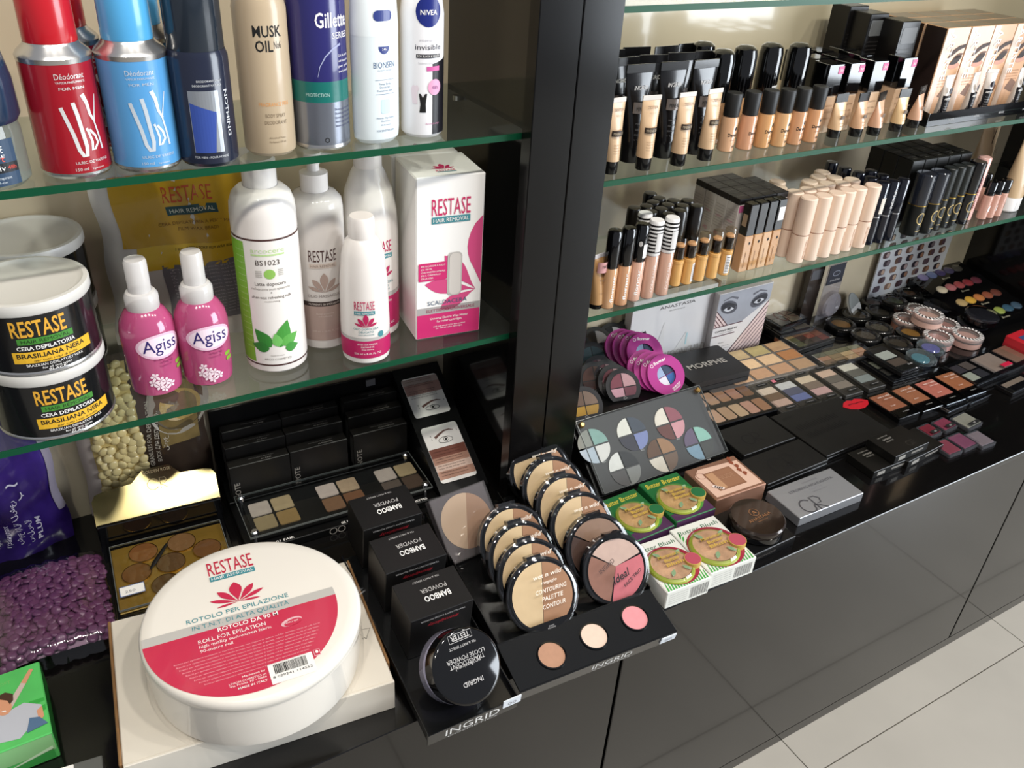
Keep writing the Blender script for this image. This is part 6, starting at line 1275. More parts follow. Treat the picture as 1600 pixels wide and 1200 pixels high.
# eye palettes behind
for (bl, br, tl, lb, cs, side) in (((1248, 546), (1306, 527), (1212, 523), 'black palette of green, red and gold shadows with orange edge', ('#6a6a48', '#4a4032', '#5a4a40', '#8a4638', '#6e6a40', '#5a3c30', '#a8503c', '#9a5a44', '#d8b070', '#a8785a', '#b98a68', '#8a5a48'), '#b5653c'),
                                   ((1289, 574), (1372, 553), (1262, 551), 'black palette of nude and olive shadows in front of the colourful one', ('#8a7058', '#a58a66', '#d2b184', '#cf9a74', '#b98a6c', '#9a8460', '#d8bc8c', '#d09c74', '#6f705c', '#7c7c62', '#7a7a5c', '#8f8f72'), '#2a2826')):
    t, w, d, h = flat_thing('makeup_palette', lb, 'palette', bl, br, tl, .011, 'black eye palettes')
    g = G(); g.box(0, w, 0, d, 0, .0085, mat('#1c1b1a', .3, coat=.3), .001); g.obj('tray', t); g = G(); g.box(-.0004, .0006, .002, d-.002, .001, .0075, mat(side, .4)); g.obj('edge_band', t)
    for k, c in enumerate(cs): x0 = .010+(k % 4)*(w-.016)/4; y0 = .007+(k//4)*(d-.012)/3; pan(t, [(x0, y0), (x0+(w-.016)/4-.001, y0), (x0+(w-.016)/4-.001, y0+(d-.012)/3-.001), (x0, y0+(d-.012)/3-.001)], .0083, c)
    g = G(); g.box(0, w, 0, d, .0105, .0115, clear('#f2f2f2', 1.2, .02)); g.obj('clear_lid', t)
    g = G(); g.text('NYX', w-.007, .002, .0032, ptx, TOP(.0118), .008); g.text('ULTIMATE PALETTE', .006, d*.5, .0022, ptx, TOP(.0118), d*.6, rot=-PI/2); g.obj('lettering', t)
def clear_case(label, bl, br, tl, z, z0, cs, grp, d=None, band=None, wmin=None, nm='eyeshadow_case'):
    t, w, d, h = flat_thing(nm, label, 'palette', bl, br, tl, z, grp, z0, d)
    if wmin: w = wmin
    g = G(); g.box(0, w, 0, d, 0, h*.6, mat('#161517', .2, coat=.3), .0008); g.obj('case', t); return t, w, d, h
def case_lid(t, w, d, h): g = G(); g.box(-.0006, w+.0006, -.002, d, h*.66, h, clear('#eef2f6', 1.7, .02), .0008); g.obj('clear_lid', t)
for lb, bl, br, tl, z, z0, w_, d_ in (('flat clear-topped palette with monogram lying on a stack by the contour kit box', (1222, 509), (1262, 495), (1190, 486), .032, .0205, .065, .052), ('larger clear-topped palette under the monogram one', (1220, 521), (1284, 505), (1186, 497), .020, .0085, .08, .053)):
    t, w, d, h = clear_case(lb, bl, br, tl, z, z0, None, 'stacked clear palettes', d_, wmin=w_)
    for k, c in enumerate(('#8f8478', '#c4a684', '#6e5a4c', '#b08c6c')): x0 = .006+(k % 2)*(w*.45); y0 = .006+(k//2)*d*.44; pan(t, rrect(x0, x0+w*.4, y0, y0+d*.38, .002), h*.58, c)
    case_lid(t, w, d, h)
    if z > .03: g = G(); a1, f1 = stroke([(w*.5, d*.2), (w*.52, d*.7), (w*.7, d*.68), (w*.75, d*.55), (w*.55, d*.45), (w*.8, d*.2)], .0022); g.add([(x, y, h+.0002) for x, y in a1], [q_[::-1] for q_ in f1], mat('#5a2c22', .4)); a1, f1 = stroke(ell(w*.36, d*.45, w*.13, d*.27, 18, 0, .6, 5.6), .0022); g.add([(x, y, h+.0002) for x, y in a1], [q_[::-1] for q_ in f1], mat('#5a2c22', .4)); g.obj('monogram', t)
g = G(); t = thing('palette_case', 'thin dark palette at the bottom of the stack by the contour kit box', 'palette', (1.075, .842, CT), .06); g.box(0, .085, 0, .052, 0, .008, blkgloss, .0008); g.obj('case', t)
for lb, bl, br, tl, z, z0, cs in (('narrow clear-lidded eyeshadow duo lying on top of another', (1411, 579), (1440, 569), (1353, 544), .026, .0135, ('#6a5444', '#d6d2bc')), ('narrow clear-lidded eyeshadow case under the top duo', (1398, 593), (1452, 578), (1345, 560), .013, 0, ('#4a4238', '#8f8a70'))):
    t, w, d, h = clear_case(lb, bl, br, tl, z, z0, None, 'eyeshadow duo cases')
    pan(t, [(.007, .018), (w-.007, .018), (w-.007, .036), (.007, .036)], h*.58, cs[0]); pan(t, [(.007, .040), (w-.007, .040), (w-.007, .060), (.007, .060)], h*.58, cs[1]); case_lid(t, w, d, h)
    g = G(); g.text('*DUO', w*.65, .008, .0035, ptx, TOP(h+.0002), .010); g.obj('lettering', t)
# blister card and dark pack leaning at the back
p0 = ony(1287, 450, .868); t = thing('blister_pack', 'clear blister pack with a dark card and round compact at the back panel', 'pack', (p0.x, .868, CT), .04)
g = G(); g.box(0, .046, 0, .0012, 0, .118, clear('#e6e4e6', 1.3, .04, .22, '#b9b6bc'), .0003); g.obj('clear_card', t)
g = G(); g.box(.003, .043, -.0012, -.0002, .080, .116, mat('#1d2230', .35)); g.obj('header_card', t); g = G(); a1, f1 = stroke(ell(.023, .100, .009, .0045, 18)+[(.032, .1)], .0014); g.add([(x, -.0016, y) for x, y in a1], [q_[::-1] for q_ in f1], mat('#8d93a0', .4)); g.text('*STUDIO', .023, .086, .003, ptx, FRONT(-.0016), .026); g.obj('header_print', t)
g = G(); g.X = Matrix.Translation((.023, -.001, .042)) @ Matrix.Rotation(PI/2, 4, 'X'); g.lathe([(.024, 0), (.023, .008), (.019, .0115), (0, .0122)], clear('#e2dde0', 1.6, .03, .3, '#c9c2c8'), 32); g.obj('round_bubble', t)
p0 = ony(1258, 450, .882); t = thing('carton_box', 'dark brown narrow pack leaning at the back beside the blister pack', 'box', (p0.x, .878, CT), .0); g = G(); g.box(0, .034, 0, .010, 0, .115, mat('#2e241e', .25, coat=.4, noise=.4, nscale=25), .0006); g.obj('carton', t); g = G(); g.rect(.004, .03, .09, .108, mat('#4a4a4e', .4), FRONT(-.0003)); g.obj('label', t)
# round compacts
def round_compact(label, u, v, z, r, body, centre, grp='round black compacts', tilt=0., hgt_=.016, rz=0., ring=None):
    p = on(u, v, CT+z+hgt_); p.y = min(p.y, YB-r-.002); M = Matrix.Translation((p.x, p.y, CT+z)) @ Matrix.Rotation(rz, 4, 'Z') @ Matrix.Rotation(tilt, 4, 'X')
    t = thing('round_compact', label, 'compact', M=M, group=grp)
    g = G(); g.lathe([(0, 0), (r-.002, 0), (r, .0015), (r, hgt_*.5), (r-.0006, hgt_*.52)], blkgloss, 36); g.obj('base', t)
    g = G(); g.lathe([(r-.0004, hgt_*.54), (r, hgt_*.6), (r, hgt_*.82), (r-.002, hgt_*.95), (r*.78, hgt_), (r*.72, hgt_*.93)], mat('#1e1d1c', .14, coat=.4), 36); g.obj('lid', t)
    g = G(); g.lathe([(r*.74, hgt_*.93), (r*.4, hgt_*.98), (0, hgt_)], clear('#d2d0ca', .7, .04, .02, '#8d8a84'), 36); g.obj('window', t)
    if centre: g = G(); g.lathe([(r*.62, hgt_*.72), (0, hgt_*.74)], mat(centre, .6, noise=.06, nscale=140), 30); g.obj('powder', t)
    return t
RC = (('black compact with caramel powder nearest the nude and olive palette', 1315, 503, 0, .0262, '#a8763c'), ('black compact with brown powder behind the caramel one', 1339, 489, .0, .0255, '#6a5c48'),
      ('black compact with glossy dark window in the middle of the pile', 1376, 484, .0, .0258, '#3f3a34'), ('black compact with grey-brown shimmer powder in the pile', 1375, 509, 0, .0245, '#5a5444'), ('black compact with taupe powder nearest the stacked duos', 1354, 521, 0, .0255, '#5f574c'),
      ('black compact with golden yellow powder', 1424, 517, .0, .0252, '#b5822c'), ('black compact with dark bronze powder behind the duos', 1404, 533, 0, .0245, '#4a4238'), ('black compact with olive green powder lying on another', 1399, 467, .016, .0232, '#59664a'),
      ('black compact under the olive green one', 1398, 478, 0, .0225, None), ('black compact with pale mauve powder beside the blister pack', 1356, 465, .0, .0222, '#a08c8a'), ('black compact with cream shimmer powder furthest back', 1393, 443, .004, .0235, '#c9bca4'),
      ('black compact with plum powder at the back of the pile', 1373, 455, .0, .0205, '#6a5560'), ('black compact with peach powder near the oval pan strips', 1425, 456, .006, .0212, '#cf9c7c'), ('small black compact with ivory powder by the oval pan strips', 1450, 463, .0, .0165, '#d8c6a4'))
RR = {}
for i, (lb, u, v, z, r_, c) in enumerate(RC): RR[i] = round_compact(lb, u, v, z, r_, None, c, rz=i)
t = thing('powder_disc', 'white and grey powder disc leaning between blister pack and black compacts', 'compact', M=Matrix.Translation((1.268, .868, CT+.0205)) @ Matrix.Rotation(.4, 4, 'Z') @ Matrix.Rotation(.95, 4, 'X'))
g = G(); g.lathe([(0, -.004), (.024, -.004), (.025, -.002), (.025, .0)], mat('#d9d8d6', .4), 32); g.obj('case', t); g = G(); g.add([(x, y, .0003) for x, y in ell(0, 0, .0235, .0235, 20, 0, 0, PI)], [tuple(range(21))], mat('#8f928f', .5)); g.obj('grey_half', t); g = G(); g.add([(x, y, .0003) for x, y in ell(0, 0, .0235, .0235, 20, 0, PI, 2*PI)], [tuple(range(21))], mat('#d6d5d2', .5)); g.obj('white_half', t)
def gloss_compact(label, u, v, z, r, tilt=0.):
    p = on(u, v, CT+z+.016); t = thing('round_compact', label, 'compact', M=Matrix.Translation((p.x, p.y, CT+z)) @ Matrix.Rotation(tilt, 4, 'X'), group='clear-rimmed black compacts')
    g = G(); g.lathe([(0, 0), (r-.003, 0), (r-.001, .002), (r-.001, .008)], blkgloss, 40); g.obj('base', t)
    g = G(); g.lathe([(0, .009), (r-.003, .009), (r-.003, .012), (0, .0125)], mat('#26252b', .3, noise=.5, nscale=300), 40); g.obj('insert', t)
    g = G(); g.lathe([(r-.001, .008), (r, .009), (r, .0145), (r-.0025, .0165), (r-.006, .0172), (0, .0178)], clear('#e6eaee', 1.8, .02), 40); g.obj('clear_lid', t); return t
gloss_compact('clear-rimmed black compact nearer the oval pan strips', 1468, 474, .0, .029); gloss_compact('clear-rimmed black compact lying on top of another one', 1537, 489, .0185, .0305); gloss_compact('clear-rimmed black compact underneath the top one', 1522, 501, 0, .029)
# striped blush cups
zeb = mat('#efe9e6', .4)
def stripe_cup(label, u, v, z, r, c, tilt=0., h=.020):
    p = on(u, v, CT+z+h); t = thing('blush_cup', label, 'compact', M=Matrix.Translation((p.x, p.y, CT+z)) @ Matrix.Rotation(tilt, 4, 'X'), group='striped blush cups')
    g = G(); g.lathe([(0, 0), (r-.002, 0), (r-.0006, .0015), (r-.0004, h*.55)], mat(c, .25, coat=.4), 36); g.obj('cup', t)
    g = G(); g.lathe([(r, h*.56), (r+.0004, h*.6), (r+.0002, h*.94), (r-.001, h)], clear('#f4eeec', 1.4, .03, .3, '#e6d6d0'), 36); g.obj('lid_wall', t)
    g = G(); g.lathe([(r-.0012, h), (r*.70, h+.0003)], zeb, 36); g.obj('lid_ring', t)
    g = G()
    for k in range(22):
        a0 = 2*PI*k/22; s_ = .07; ri, ro = r*.71, r-.0014; g.add([(ri*math.cos(a0), ri*math.sin(a0), h+.0006), (ro*math.cos(a0+.12), ro*math.sin(a0+.12), h+.0006), (ro*math.cos(a0+.12+s_*1.6), ro*math.sin(a0+.12+s_*1.6), h+.0006), (ri*math.cos(a0+s_*1.6), ri*math.sin(a0+s_*1.6), h+.0006)], [(0, 1, 2, 3)], ink)
    g.obj('stripes', t)
    g = G(); g.lathe([(r*.7, h*.92), (0, h*.92)], clear('#f2ecea', 1.3, .03, .15, '#d9cfca'), 32); g.obj('window', t); g = G(); g.lathe([(r*.82, h*.6), (0, h*.62)], mat(c, .6), 30); g.obj('powder', t); return t
for lb, u, v, z, r_, c in (('striped-lid blush cup with brown powder nearest the yellow compact', 1418, 497, 0, .0245, '#a5705c'), ('striped-lid blush cup half covered at the back of the group', 1434, 482, 0, .0235, '#b58a7c'), ('striped-lid pale blush cup lying on top of the others', 1452, 489, .021, .0262, '#d2aa9a'),
                          ('striped-lid rose brown blush cup behind the single pale one', 1478, 504, 0, .0245, '#a8685c'), ('striped-lid blush cup with dark window beside the clear purple cup', 1467, 524, 0, .0255, '#b58078'), ('striped-lid pale pink blush cup standing alone', 1513, 521, 0, .0262, '#cfa396')): stripe_cup(lb, u, v, z, r_, c)
def clear_cup(label, u, v, r, c):
    p = on(u, v, CT+.02); t = thing('shadow_cup', label, 'compact', (p.x, p.y, CT), 0, 'clear shadow cups')
    g = G(); g.lathe([(0, 0), (r*.8, 0), (r*.82, .010), (r, .0115)], mat('#20242c', .2, coat=.4), 34); g.obj('foot', t)
    g = G(); g.lathe([(0, .0125), (r*.62, .0125), (r*.62, .015), (0, .0155)], mat(c, .4), 30); g.obj('shadow', t)
    g = G(); g.lathe([(r, .0115), (r+.0004, .0125), (r+.0002, .0185), (r-.002, .0205), (r*.66, .0212), (0, .0214)], clear('#e8f2f4', 1.9, .02, .08, '#cfe0e4'), 34); g.obj('clear_lid', t)
clear_cup('clear-lidded cup of violet eyeshadow', 1456, 539, .0235, '#54489a'); clear_cup('clear-lidded cup of teal eyeshadow', 1440, 555, .0235, '#2f7482')
# oval pan strips on a sloping stand
OP = ((('#7d74a0', '#6a76a4', '#4a3f6a', '#46405c', '#4a4640'), 'violet'), (('#cfbfa6', '#b5666c', '#a04448', '#8f3038', '#6a3040'), 'red'), (('#a58c5c', '#c89a34', '#b5703c', '#8a4a34', '#6a3a30'), 'amber'), (('#8a6a70', '#b5b084', '#8fa04a', '#34566c', '#3c5468'), 'green'))
for k, (cs, nm_) in enumerate(OP):
    y = .875-k*.0445; z = .034-k*.006
    t = thing('eyeshadow_strip', 'black strip of five domed oval eyeshadows in %s shades' % nm_, 'palette', (1.43, y-.023, CT), .0, 'strips of oval eyeshadows')
    g = G(); g.loft([[(x, 0, 0), (x, .0435, 0), (x, .0435, z+.004), (x, 0, z-.004)] for x in (0, .165)], blkgloss, smooth=False); g.obj('stand', t)
    tl_ = math.atan2(.008, .0435)
    for i, c in enumerate(cs):
        g = G(); g.X = Matrix.Translation((.033+i*.0258, .027, z+.001)) @ Matrix.Rotation(tl_, 4, 'X'); g.lathe([(.0124, -.001), (.0116, .0014), (.0072, .0034), (0, .004)], mat(c, .25, coat=.6), 24, sy=.85); g.obj('oval_pan', t)
    g = G(); g.text('Bronx', .080, .0075, .005, mat('#b9b29a', .45), (V((0, 0, z-.0034)), V((1, 0, 0)), V((0, math.cos(tl_), math.sin(tl_)))), .022, slant=.3); g.obj('lettering', t)
t, w, d, h = flat_thing('eyeshadow_strip', 'clear-lidded black palette with pink and brown oval pans at the end', 'palette', (1543, 505), (1600, 478), (1524, 490), .016, d=.05)
g = G(); g.box(0, .12, 0, d, 0, .012, blkgloss, .0008); g.obj('tray', t)
for i, c in enumerate(('#8a6a70', '#7a4640', '#6f625a', '#cf9c84')): g = G(); g.lathe([(.0125, .0118), (.0115, .0135), (0, .0142)], mat(c, .4, coat=.3), 24, x=.018+i*.028, y=.027, sy=.85); g.obj('oval_pan', t)
g = G(); g.box(0, .12, 0, d, .0155, .0165, clear('#e6eaee', 1.5, .02)); g.obj('clear_lid', t)
# swatch card on the back panel
p0, p1 = ony(1375, 400, .888), ony(1480, 390, .888); t = thing('swatch_card', 'white card printed with rows of dark eyeshadow swatches on the back panel', 'card', (p0.x, .886, CT+.001), 0); w = p1.x-p0.x; hh = .15
g = G(); g.box(0, w, 0, .003, 0, hh, mat('#d2d3d8', .4), .0004); g.obj('card', t); g = G(); rnd = random.Random(3)
for r_ in range(7):
    for c_ in range(6):
        cx, cy = w*(c_+.5+.25*(r_ % 2))/6.4, .03+r_*.017
        if cx > w-.011: continue
        cl = mat(rnd.choice(('#3a2a34', '#5a4a52', '#4a2e30', '#6a4a3c', '#8a6a5c', '#2c2430')), .5); g.flat(rrect(cx-.0092, cx+.0092, cy-.0062, cy+.0062, .0045), cl, FRONT(-.0003)); g.flat(ell(cx+.0035, cy, .0048, .005, 14), mat(rnd.choice(('#b59a98', '#c9a890', '#7a6a70', '#a5765a', '#5a4450')), .5), FRONT(-.0006))
g.obj('swatches', t)
# wet blushes in a row
for i, (c, lb) in enumerate((('#a8684a', 'tan blush with clear lid, first in the row by the red lips sticker'), ('#b0714f', 'brownish peach blush, second in the row by the red lips sticker'), ('#d07a6c', 'coral pink blush in the row of blushes'), ('#b5714a', 'orange tan blush, last in the row by the quartet'))):
    dx, dy = (0, 37, 74, 107)[i], (0, -11.5, -22, -34)[i]
    t, w, d, h = flat_thing('blush_case', lb, 'blush', (1407+dx, 652+dy), (1440+dx, 641+dy), (1357+dx, 616+dy), .0115, 'row of clear-lidded blushes'); w = .0445
    g = G(); g.box(0, w, 0, d, 0, .008, blkgloss, .0008); g.obj('case', t); pan(t, [(.002, .021), (w-.004, .021), (w-.004, d-.005), (.002, d-.005)], .0079, c)
    g = G(); g.box(0, w, -.001, d, .0102, .0115, clear('#f6f4f2', 1.25, .02)); g.obj('clear_lid', t)
    g = G(); wl = mat('#e6d2c8', .5); g.text("wet n wild'", w*.48, d*.76, .0042, wl, TOP(.0117), w*.6, slant=.3); g.text('color icon', w*.55, d*.66, .003, wl, TOP(.0117), w*.42); g.text('BLUSH', w*.35, .026, .0022, wl, TOP(.0117), .009); g.text('COLOR ICON', w*.5, .008, .0018, ptx, TOP(.0117), .013); g.obj('lettering', t)
for i, (bl, br, tl) in enumerate((((1483, 642), (1515, 628), (1470, 632)), ((1517, 629), (1548, 615), (1503, 620)))):
    t, w, d, h = clear_case('small clear-lidded case lying in front of the %s' % ('coral blush', 'orange tan blush')[i], bl, br, tl, .008, 0, None, 'small cases by the blushes', .018); case_lid(t, w, d, h)
t, w, d, h = clear_case('clear-lidded quartet of brown and ivory shadows next to the blushes', (1528, 599), (1564, 584), (1470, 570), .013, 0, None, 'cases at the far end')
for k, c in enumerate(('#3a3436', '#c9c4a8', '#4a3c3a', '#6f5f52')): x0 = .008+(k % 2)*.025; y0 = .012+(k//2)*.024; pan(t, [(x0, y0), (x0+.022, y0), (x0+.022, y0+.02), (x0, y0+.02)], h*.58, ('#c4bfa4', '#3c3638', '#4a3e40', '#6f5c50')[k])
case_lid(t, w, d, h)
t, w, d, h = clear_case('clear-lidded pale highlighter with a red tag', (1562, 585), (1598, 570), (1514, 556), .013, 0, None, 'cases at the far end'); pan(t, [(.006, .012), (w-.006, .012), (w-.006, d-.005), (.006, d-.005)], h*.58, '#b99a84'); case_lid(t, w, d, h)
g = G(); g.box(w*.45, w*.8, .010, .018, h+.0002, h+.0012, mat('#c4183c', .4)); g.obj('red_tag', t)
t, w, d, h = clear_case('clear-lidded tan blush at the frame edge beyond the highlighter', (1598, 569), (1634, 553), (1552, 541), .013, 0, None, 'cases at the far end'); pan(t, [(.004, .012), (w-.004, .012), (w-.004, d-.004), (.004, d-.004)], h*.58, '#a8765a'); case_lid(t, w, d, h)
t, w, d, h = clear_case('small clear case with beige stripe in front of the highlighter', (1585, 611), (1622, 594), (1562, 594), .012, 0, None, 'cases at the far end'); pan(t, [(.006, d*.5), (w-.006, d*.5), (w-.006, d*.8), (.006, d*.8)], h*.58, '#a58a72'); case_lid(t, w, d, h)
p = on(1617, 541, CT+.03); t = thing('carton_box', 'small bright red carton at the frame edge', 'box', (p.x, p.y, CT), .05); g = G(); g.box(0, .05, 0, .05, 0, .026, mat('#c4202c', .3, coat=.3), .001); g.obj('carton', t); g = G(); g.rect(.012, .04, .01, .035, mat('#3a4a7a', .4), TOP(.0263)); g.obj('label', t)
# large closed palettes
def closed(label, bl, br, tl, z, grp, d=None, m=None):
    t, w, d, h = flat_thing('palette_case', label, 'palette', bl, br, tl, z, grp, 0, d)
    g = G(); g.box(0, w, 0, d, 0, h*.45, blk, .0008); g.obj('base', t); g = G(); g.box(0, w, 0, d, h*.52, h, m or mat('#171615', .36, noise=.1, nscale=40), .0008); g.obj('lid', t); return t, w, d, h
blk3 = mat('#0d0c0c', .5)
def monoflat(g, x, y, s, z, c, w_=.0022):
    a1, f1 = stroke(ell(x-.8*s, y, .75*s, .85*s, 20, 0, .7, 5.4)+[(x-.15*s, y-.15*s), (x+.1*s, y-.1*s)], w_); g.add([(p, q, z) for p, q in a1], [q_[::-1] for q_ in f1], c)
    a1, f1 = stroke([(x+.1*s, y-.9*s), (x+.1*s, y+.9*s), (x+.7*s, y+.85*s), (x+1.05*s, y+.45*s), (x+.8*s, y-.05*s), (x+.15*s, y-.1*s), (x+.95*s, y-.9*s)], w_); g.add([(p, q, z) for p, q in a1], [q_[::-1] for q_ in f1], c)
t, w, d, h = closed('closed black palette with faint monogram right under the ten-pan palette', (1163, 712), (1244, 683), (1128, 671), .012, 'closed black palettes'); g = G(); monoflat(g, w*.42, d*.42, .012, h+.0002, blk3); g.obj('monogram', t)
t, w, d, h = closed('closed black palette with faint monogram next to the silver box', (1200, 757), (1295, 718), (1163, 714), .012, 'closed black palettes', .054); g = G(); monoflat(g, w*.5, d*.42, .018, h+.0002, blk3, .003); g.obj('monogram', t)
t, w, d, h = closed('large closed black palette with embossed lettering and red lips sticker', (1292, 713), (1393, 672), (1207, 650), .010, 'closed black palettes'); g = G()
for row, (y, n_, h_) in enumerate(((.56, 17, .014), (.38, 19, .013))):
    for i in range(n_): x = w*(.10+.6*i/n_); g.rect(x, x+.0016, d*y, d*y+h_*(.7+.3*((i*7) % 3)/2), blk3, TOP(h+.0003))
g.text('BEAUTY', w*.15, d*.84, .005, blk3, TOP(h+.0003), .02); g.obj('embossing', t)
p = on(1337, 631, CT+.011); t = thing('lips_sticker', 'shiny red lips-shaped sticker on the large black palette', 'sticker', (p.x, p.y, CT+.0103), -.1)
g = G(); g.prism([(-.025, 0), (-.018, -.008), (-.006, -.0125), (.007, -.0125), (.019, -.007), (.025, .001), (.017, .008), (.007, .0115), (0, .0085), (-.007, .0115), (-.017, .008)], 0, .0009, mat('#c41626', .25, coat=.4)); g.obj('lips', t); g = G(); a1, f1 = stroke([(-.014, 0), (-.006, .002), (0, 0), (.007, .002), (.015, .0005)], .0016); g.add([(x, y, .0012) for x, y in a1], [q_[::-1] for q_ in f1], mat('#5c0a12', .4)); g.obj('mouth_line', t)
# black cartons
for lb, bl, br, tl, z, z0 in (('black carton with silver print lying nearest the silver box', (1366, 738), (1423, 716), (1324, 707), .012, 0), ('black carton with silver print under the topmost one', (1420, 722), (1475, 694), (1385, 690), .012, 0), ('topmost black carton with silver print resting on another', (1400, 714), (1452, 691), (1356, 685), .0255, .0125)):
    t, w, d, h = flat_thing('palette_carton', lb, 'box', bl, br, tl, z, 'black printed cartons', z0, .047)
    g = G(); g.box(0, w, 0, d, 0, h, mat('#12110f', .32), .0006); g.obj('carton', t); T = TOP(h+.0002); si = mat('#a8a49c', .4, .3)
    g = G(); g.text('GOLDEN ROSE', w*.30, d*.82, .002, si, T, .02); g.text('*SMOKEY', w*.34, d*.68, .003, si, T, .018); g.text('PALETTE', w*.34, d*.58, .0024, si, T, .014); monoflat(g, w*.68, d*.25, .006, h+.0002, mat('#2e2a26', .4), .0012); g.obj('top_print', t)
    g = G(); g.rect(w*.12, w*.32, h*.25, h*.75, si, FRONT(-.0002)); g.rect(w*.5, w*.85, h*.4, h*.7, mat('#77736c', .5), FRONT(-.0002)); g.obj('front_print', t)
# tiny blush cases
for lb, fr_, rt, lf, c in (('tiny crimson blush case nearest the topmost black carton', (1457, 680), (1475, 672), (1434, 664), '#8f2434'), ('tiny rose blush case in the back row of three', (1480, 671), (1499, 662), (1457, 656), '#9a3a52'), ('tiny grey-ivory case in the back row of three', (1516, 668), (1538, 657), (1488, 649), '#a09a88'),
                          ('tiny raspberry case in the front row, nearest the cartons', (1486, 709), (1507, 701), (1464, 686), '#9a4050'), ('tiny mauve case in the middle of the front row', (1510, 700), (1531, 691), (1483, 678), '#8f4a66'), ('tiny silver-pink case at the end of the front row', (1537, 696), (1559, 688), (1511, 674), '#8d7c80')):
    t, w, d, h = flat_thing('mini_blush', lb, 'blush', fr_, rt, lf, .0085, 'tiny blush cases')
    g = G(); g.prism(rrect(0, w, 0, d, .002), 0, .0045, clear('#e8eaee', 1.6, .02, .25, '#8f8f96')); g.obj('base', t); pan(t, rrect(.002, w-.002, .003, d-.003, .001), .0046, c)
    g = G(); g.prism(rrect(0, w, 0, d, .002), .0068, .0085, clear('#f2f4f6', 1.6, .02)); g.obj('clear_lid', t)
    if 'back' in lb or 'crimson' in lb: g = G(); g.rect(w*.2, w*.85, .002, .008, ink, TOP(.0087)); g.text('07', w*.5, .003, .003, ptx, TOP(.0089), .005); g.obj('label', t)
# silver box
t, w, d, h = flat_thing('palette_carton', 'silver highlighter palette box with a large grey monogram', 'box', (1250, 810), (1350, 770), (1200, 767), .014)
slv = mat('#a5a6aa', .32, .55); g = G(); g.box(0, w, 0, d, 0, h, slv, .0008); g.obj('carton', t); g = G(); T = TOP(h+.0002); tg = mat('#4a4a50', .4)
g.text('GOLDEN ROSE', w*.58, d*.84, .0026, mat('#77777c', .4), T, .027); g.text('STROBING HIGHLIGHTER', w*.54, d*.69, .0044, tg, T, w*.68); g.text('PALETTE', w*.56, d*.59, .0036, mat('#8a8a90', .4), T, .022); g.text('highlighting powder', w*.58, d*.52, .0018, mat('#77777c', .4), T, .026)
monoflat(g, w*.33, d*.22, .0135, h+.0002, mat('#77777e', .25, .7), .0022); g.obj('print', t)
# round bronze compact on its black box
t, w, d, h = flat_thing('palette_carton', 'low black box under the round dark bronze compact', 'box', (1178, 868), (1243, 838), (1117, 800), .014, d=.075); w = .07
g = G(); g.box(0, w, 0, d, 0, h, blk, .0008); g.obj('carton', t); g = G(); g.text('BRONZER', w*.3, .0045, .0034, mat('#55504c', .4), FRONT(-.0002), w*.5); g.obj('front_print', t)
p = on(1184, 806, CT+.032); t = thing('bronzer_compact', 'round dark bronze compact with copper emblem on a low black box', 'compact', (p.x, p.y, CT+.0145), .05); r = .0335
g = G(); g.lathe([(0, 0), (r-.001, 0), (r, .001), (r, .008)], blkgloss, 44); g.obj('base', t); g = G(); g.lathe([(r-.0003, .0082), (r+.0002, .009), (r+.0002, .0155), (r-.0018, .0175), (0, .0178)], mat('#2e221b', .12, .4, coat=.4), 44); g.obj('lid', t)
cp = mat('#c48a5c', .3, .6); g = G(); T = TOP(.0181); a1, f1 = stroke(ell(0, .0065, .006, .006, 22)+[(.006, .0065)], .0006); g.add([(x, y, .0181) for x, y in a1], [q_[::-1] for q_ in f1], cp); g.text('A', 0, .0035, .006, cp, T, .006); g.text('ANASTASIA', 0, -.0055, .0045, cp, T, .036); g.text('BEVERLY HILLS', 0, -.0095, .0016, cp, T, .015); g.obj('emblem', t)
# rose gold box with window
t, w, d, h = flat_thing('powder_carton', 'rose gold carton with a window showing a two-tone brown powder', 'box', (1120, 782), (1198, 755), (1072, 735), .028)
rg = mat('#b08068', .25, .55); pl_ = mat('#d9b29c', .4); g = G(); g.box(0, w, 0, d, 0, h, rg, .001); g.obj('carton', t)
g = G(); T = TOP(h+.0002); T2 = TOP(h+.0004); T3 = TOP(h+.0006); g.flat([(.004, .004), (w-.004, .004), (w-.004, d-.01), (.016, d-.006), (.004, d-.016)], pl_, T); g.flat([(.016, .012), (w-.022, .012), (w-.022, d-.016), (.016, d-.016)], mat('#8d5f44', .5), T2); g.flat([(.018, .014), (.030, .014), (.030, d-.018), (.018, d-.018)], mat('#b98a64', .6), T3); g.flat([(.030, .014), (w-.024, .014), (w-.024, d-.018), (.030, d-.018)], mat('#96674a', .6), T3)
g.text('NUDE', w*.52, d*.45, .008, mat('#a87a5c', .5), TOP(h+.0008), .024); a1, f1 = stroke(ell(.012, d-.018, .006, .006, 18)+[(.018, d-.018)], .0005); g.add([(x, y, h+.0006) for x, y in a1], [q_[::-1] for q_ in f1], mat('#8a4a3a', .5))
for k in range(5): g.flat(petal(w-.014, d*.35+k*.008, .010, .003, 1.2+.4*(k % 2)), mat('#a5563c', .3, .3), T3)
for k in range(5): g.flat(ell(.014+.002*k, .022-.0018*k, .0028, .0022, 10), mat('#ead6cc', .4), TOP(h+.001))
g.obj('window_print', t)
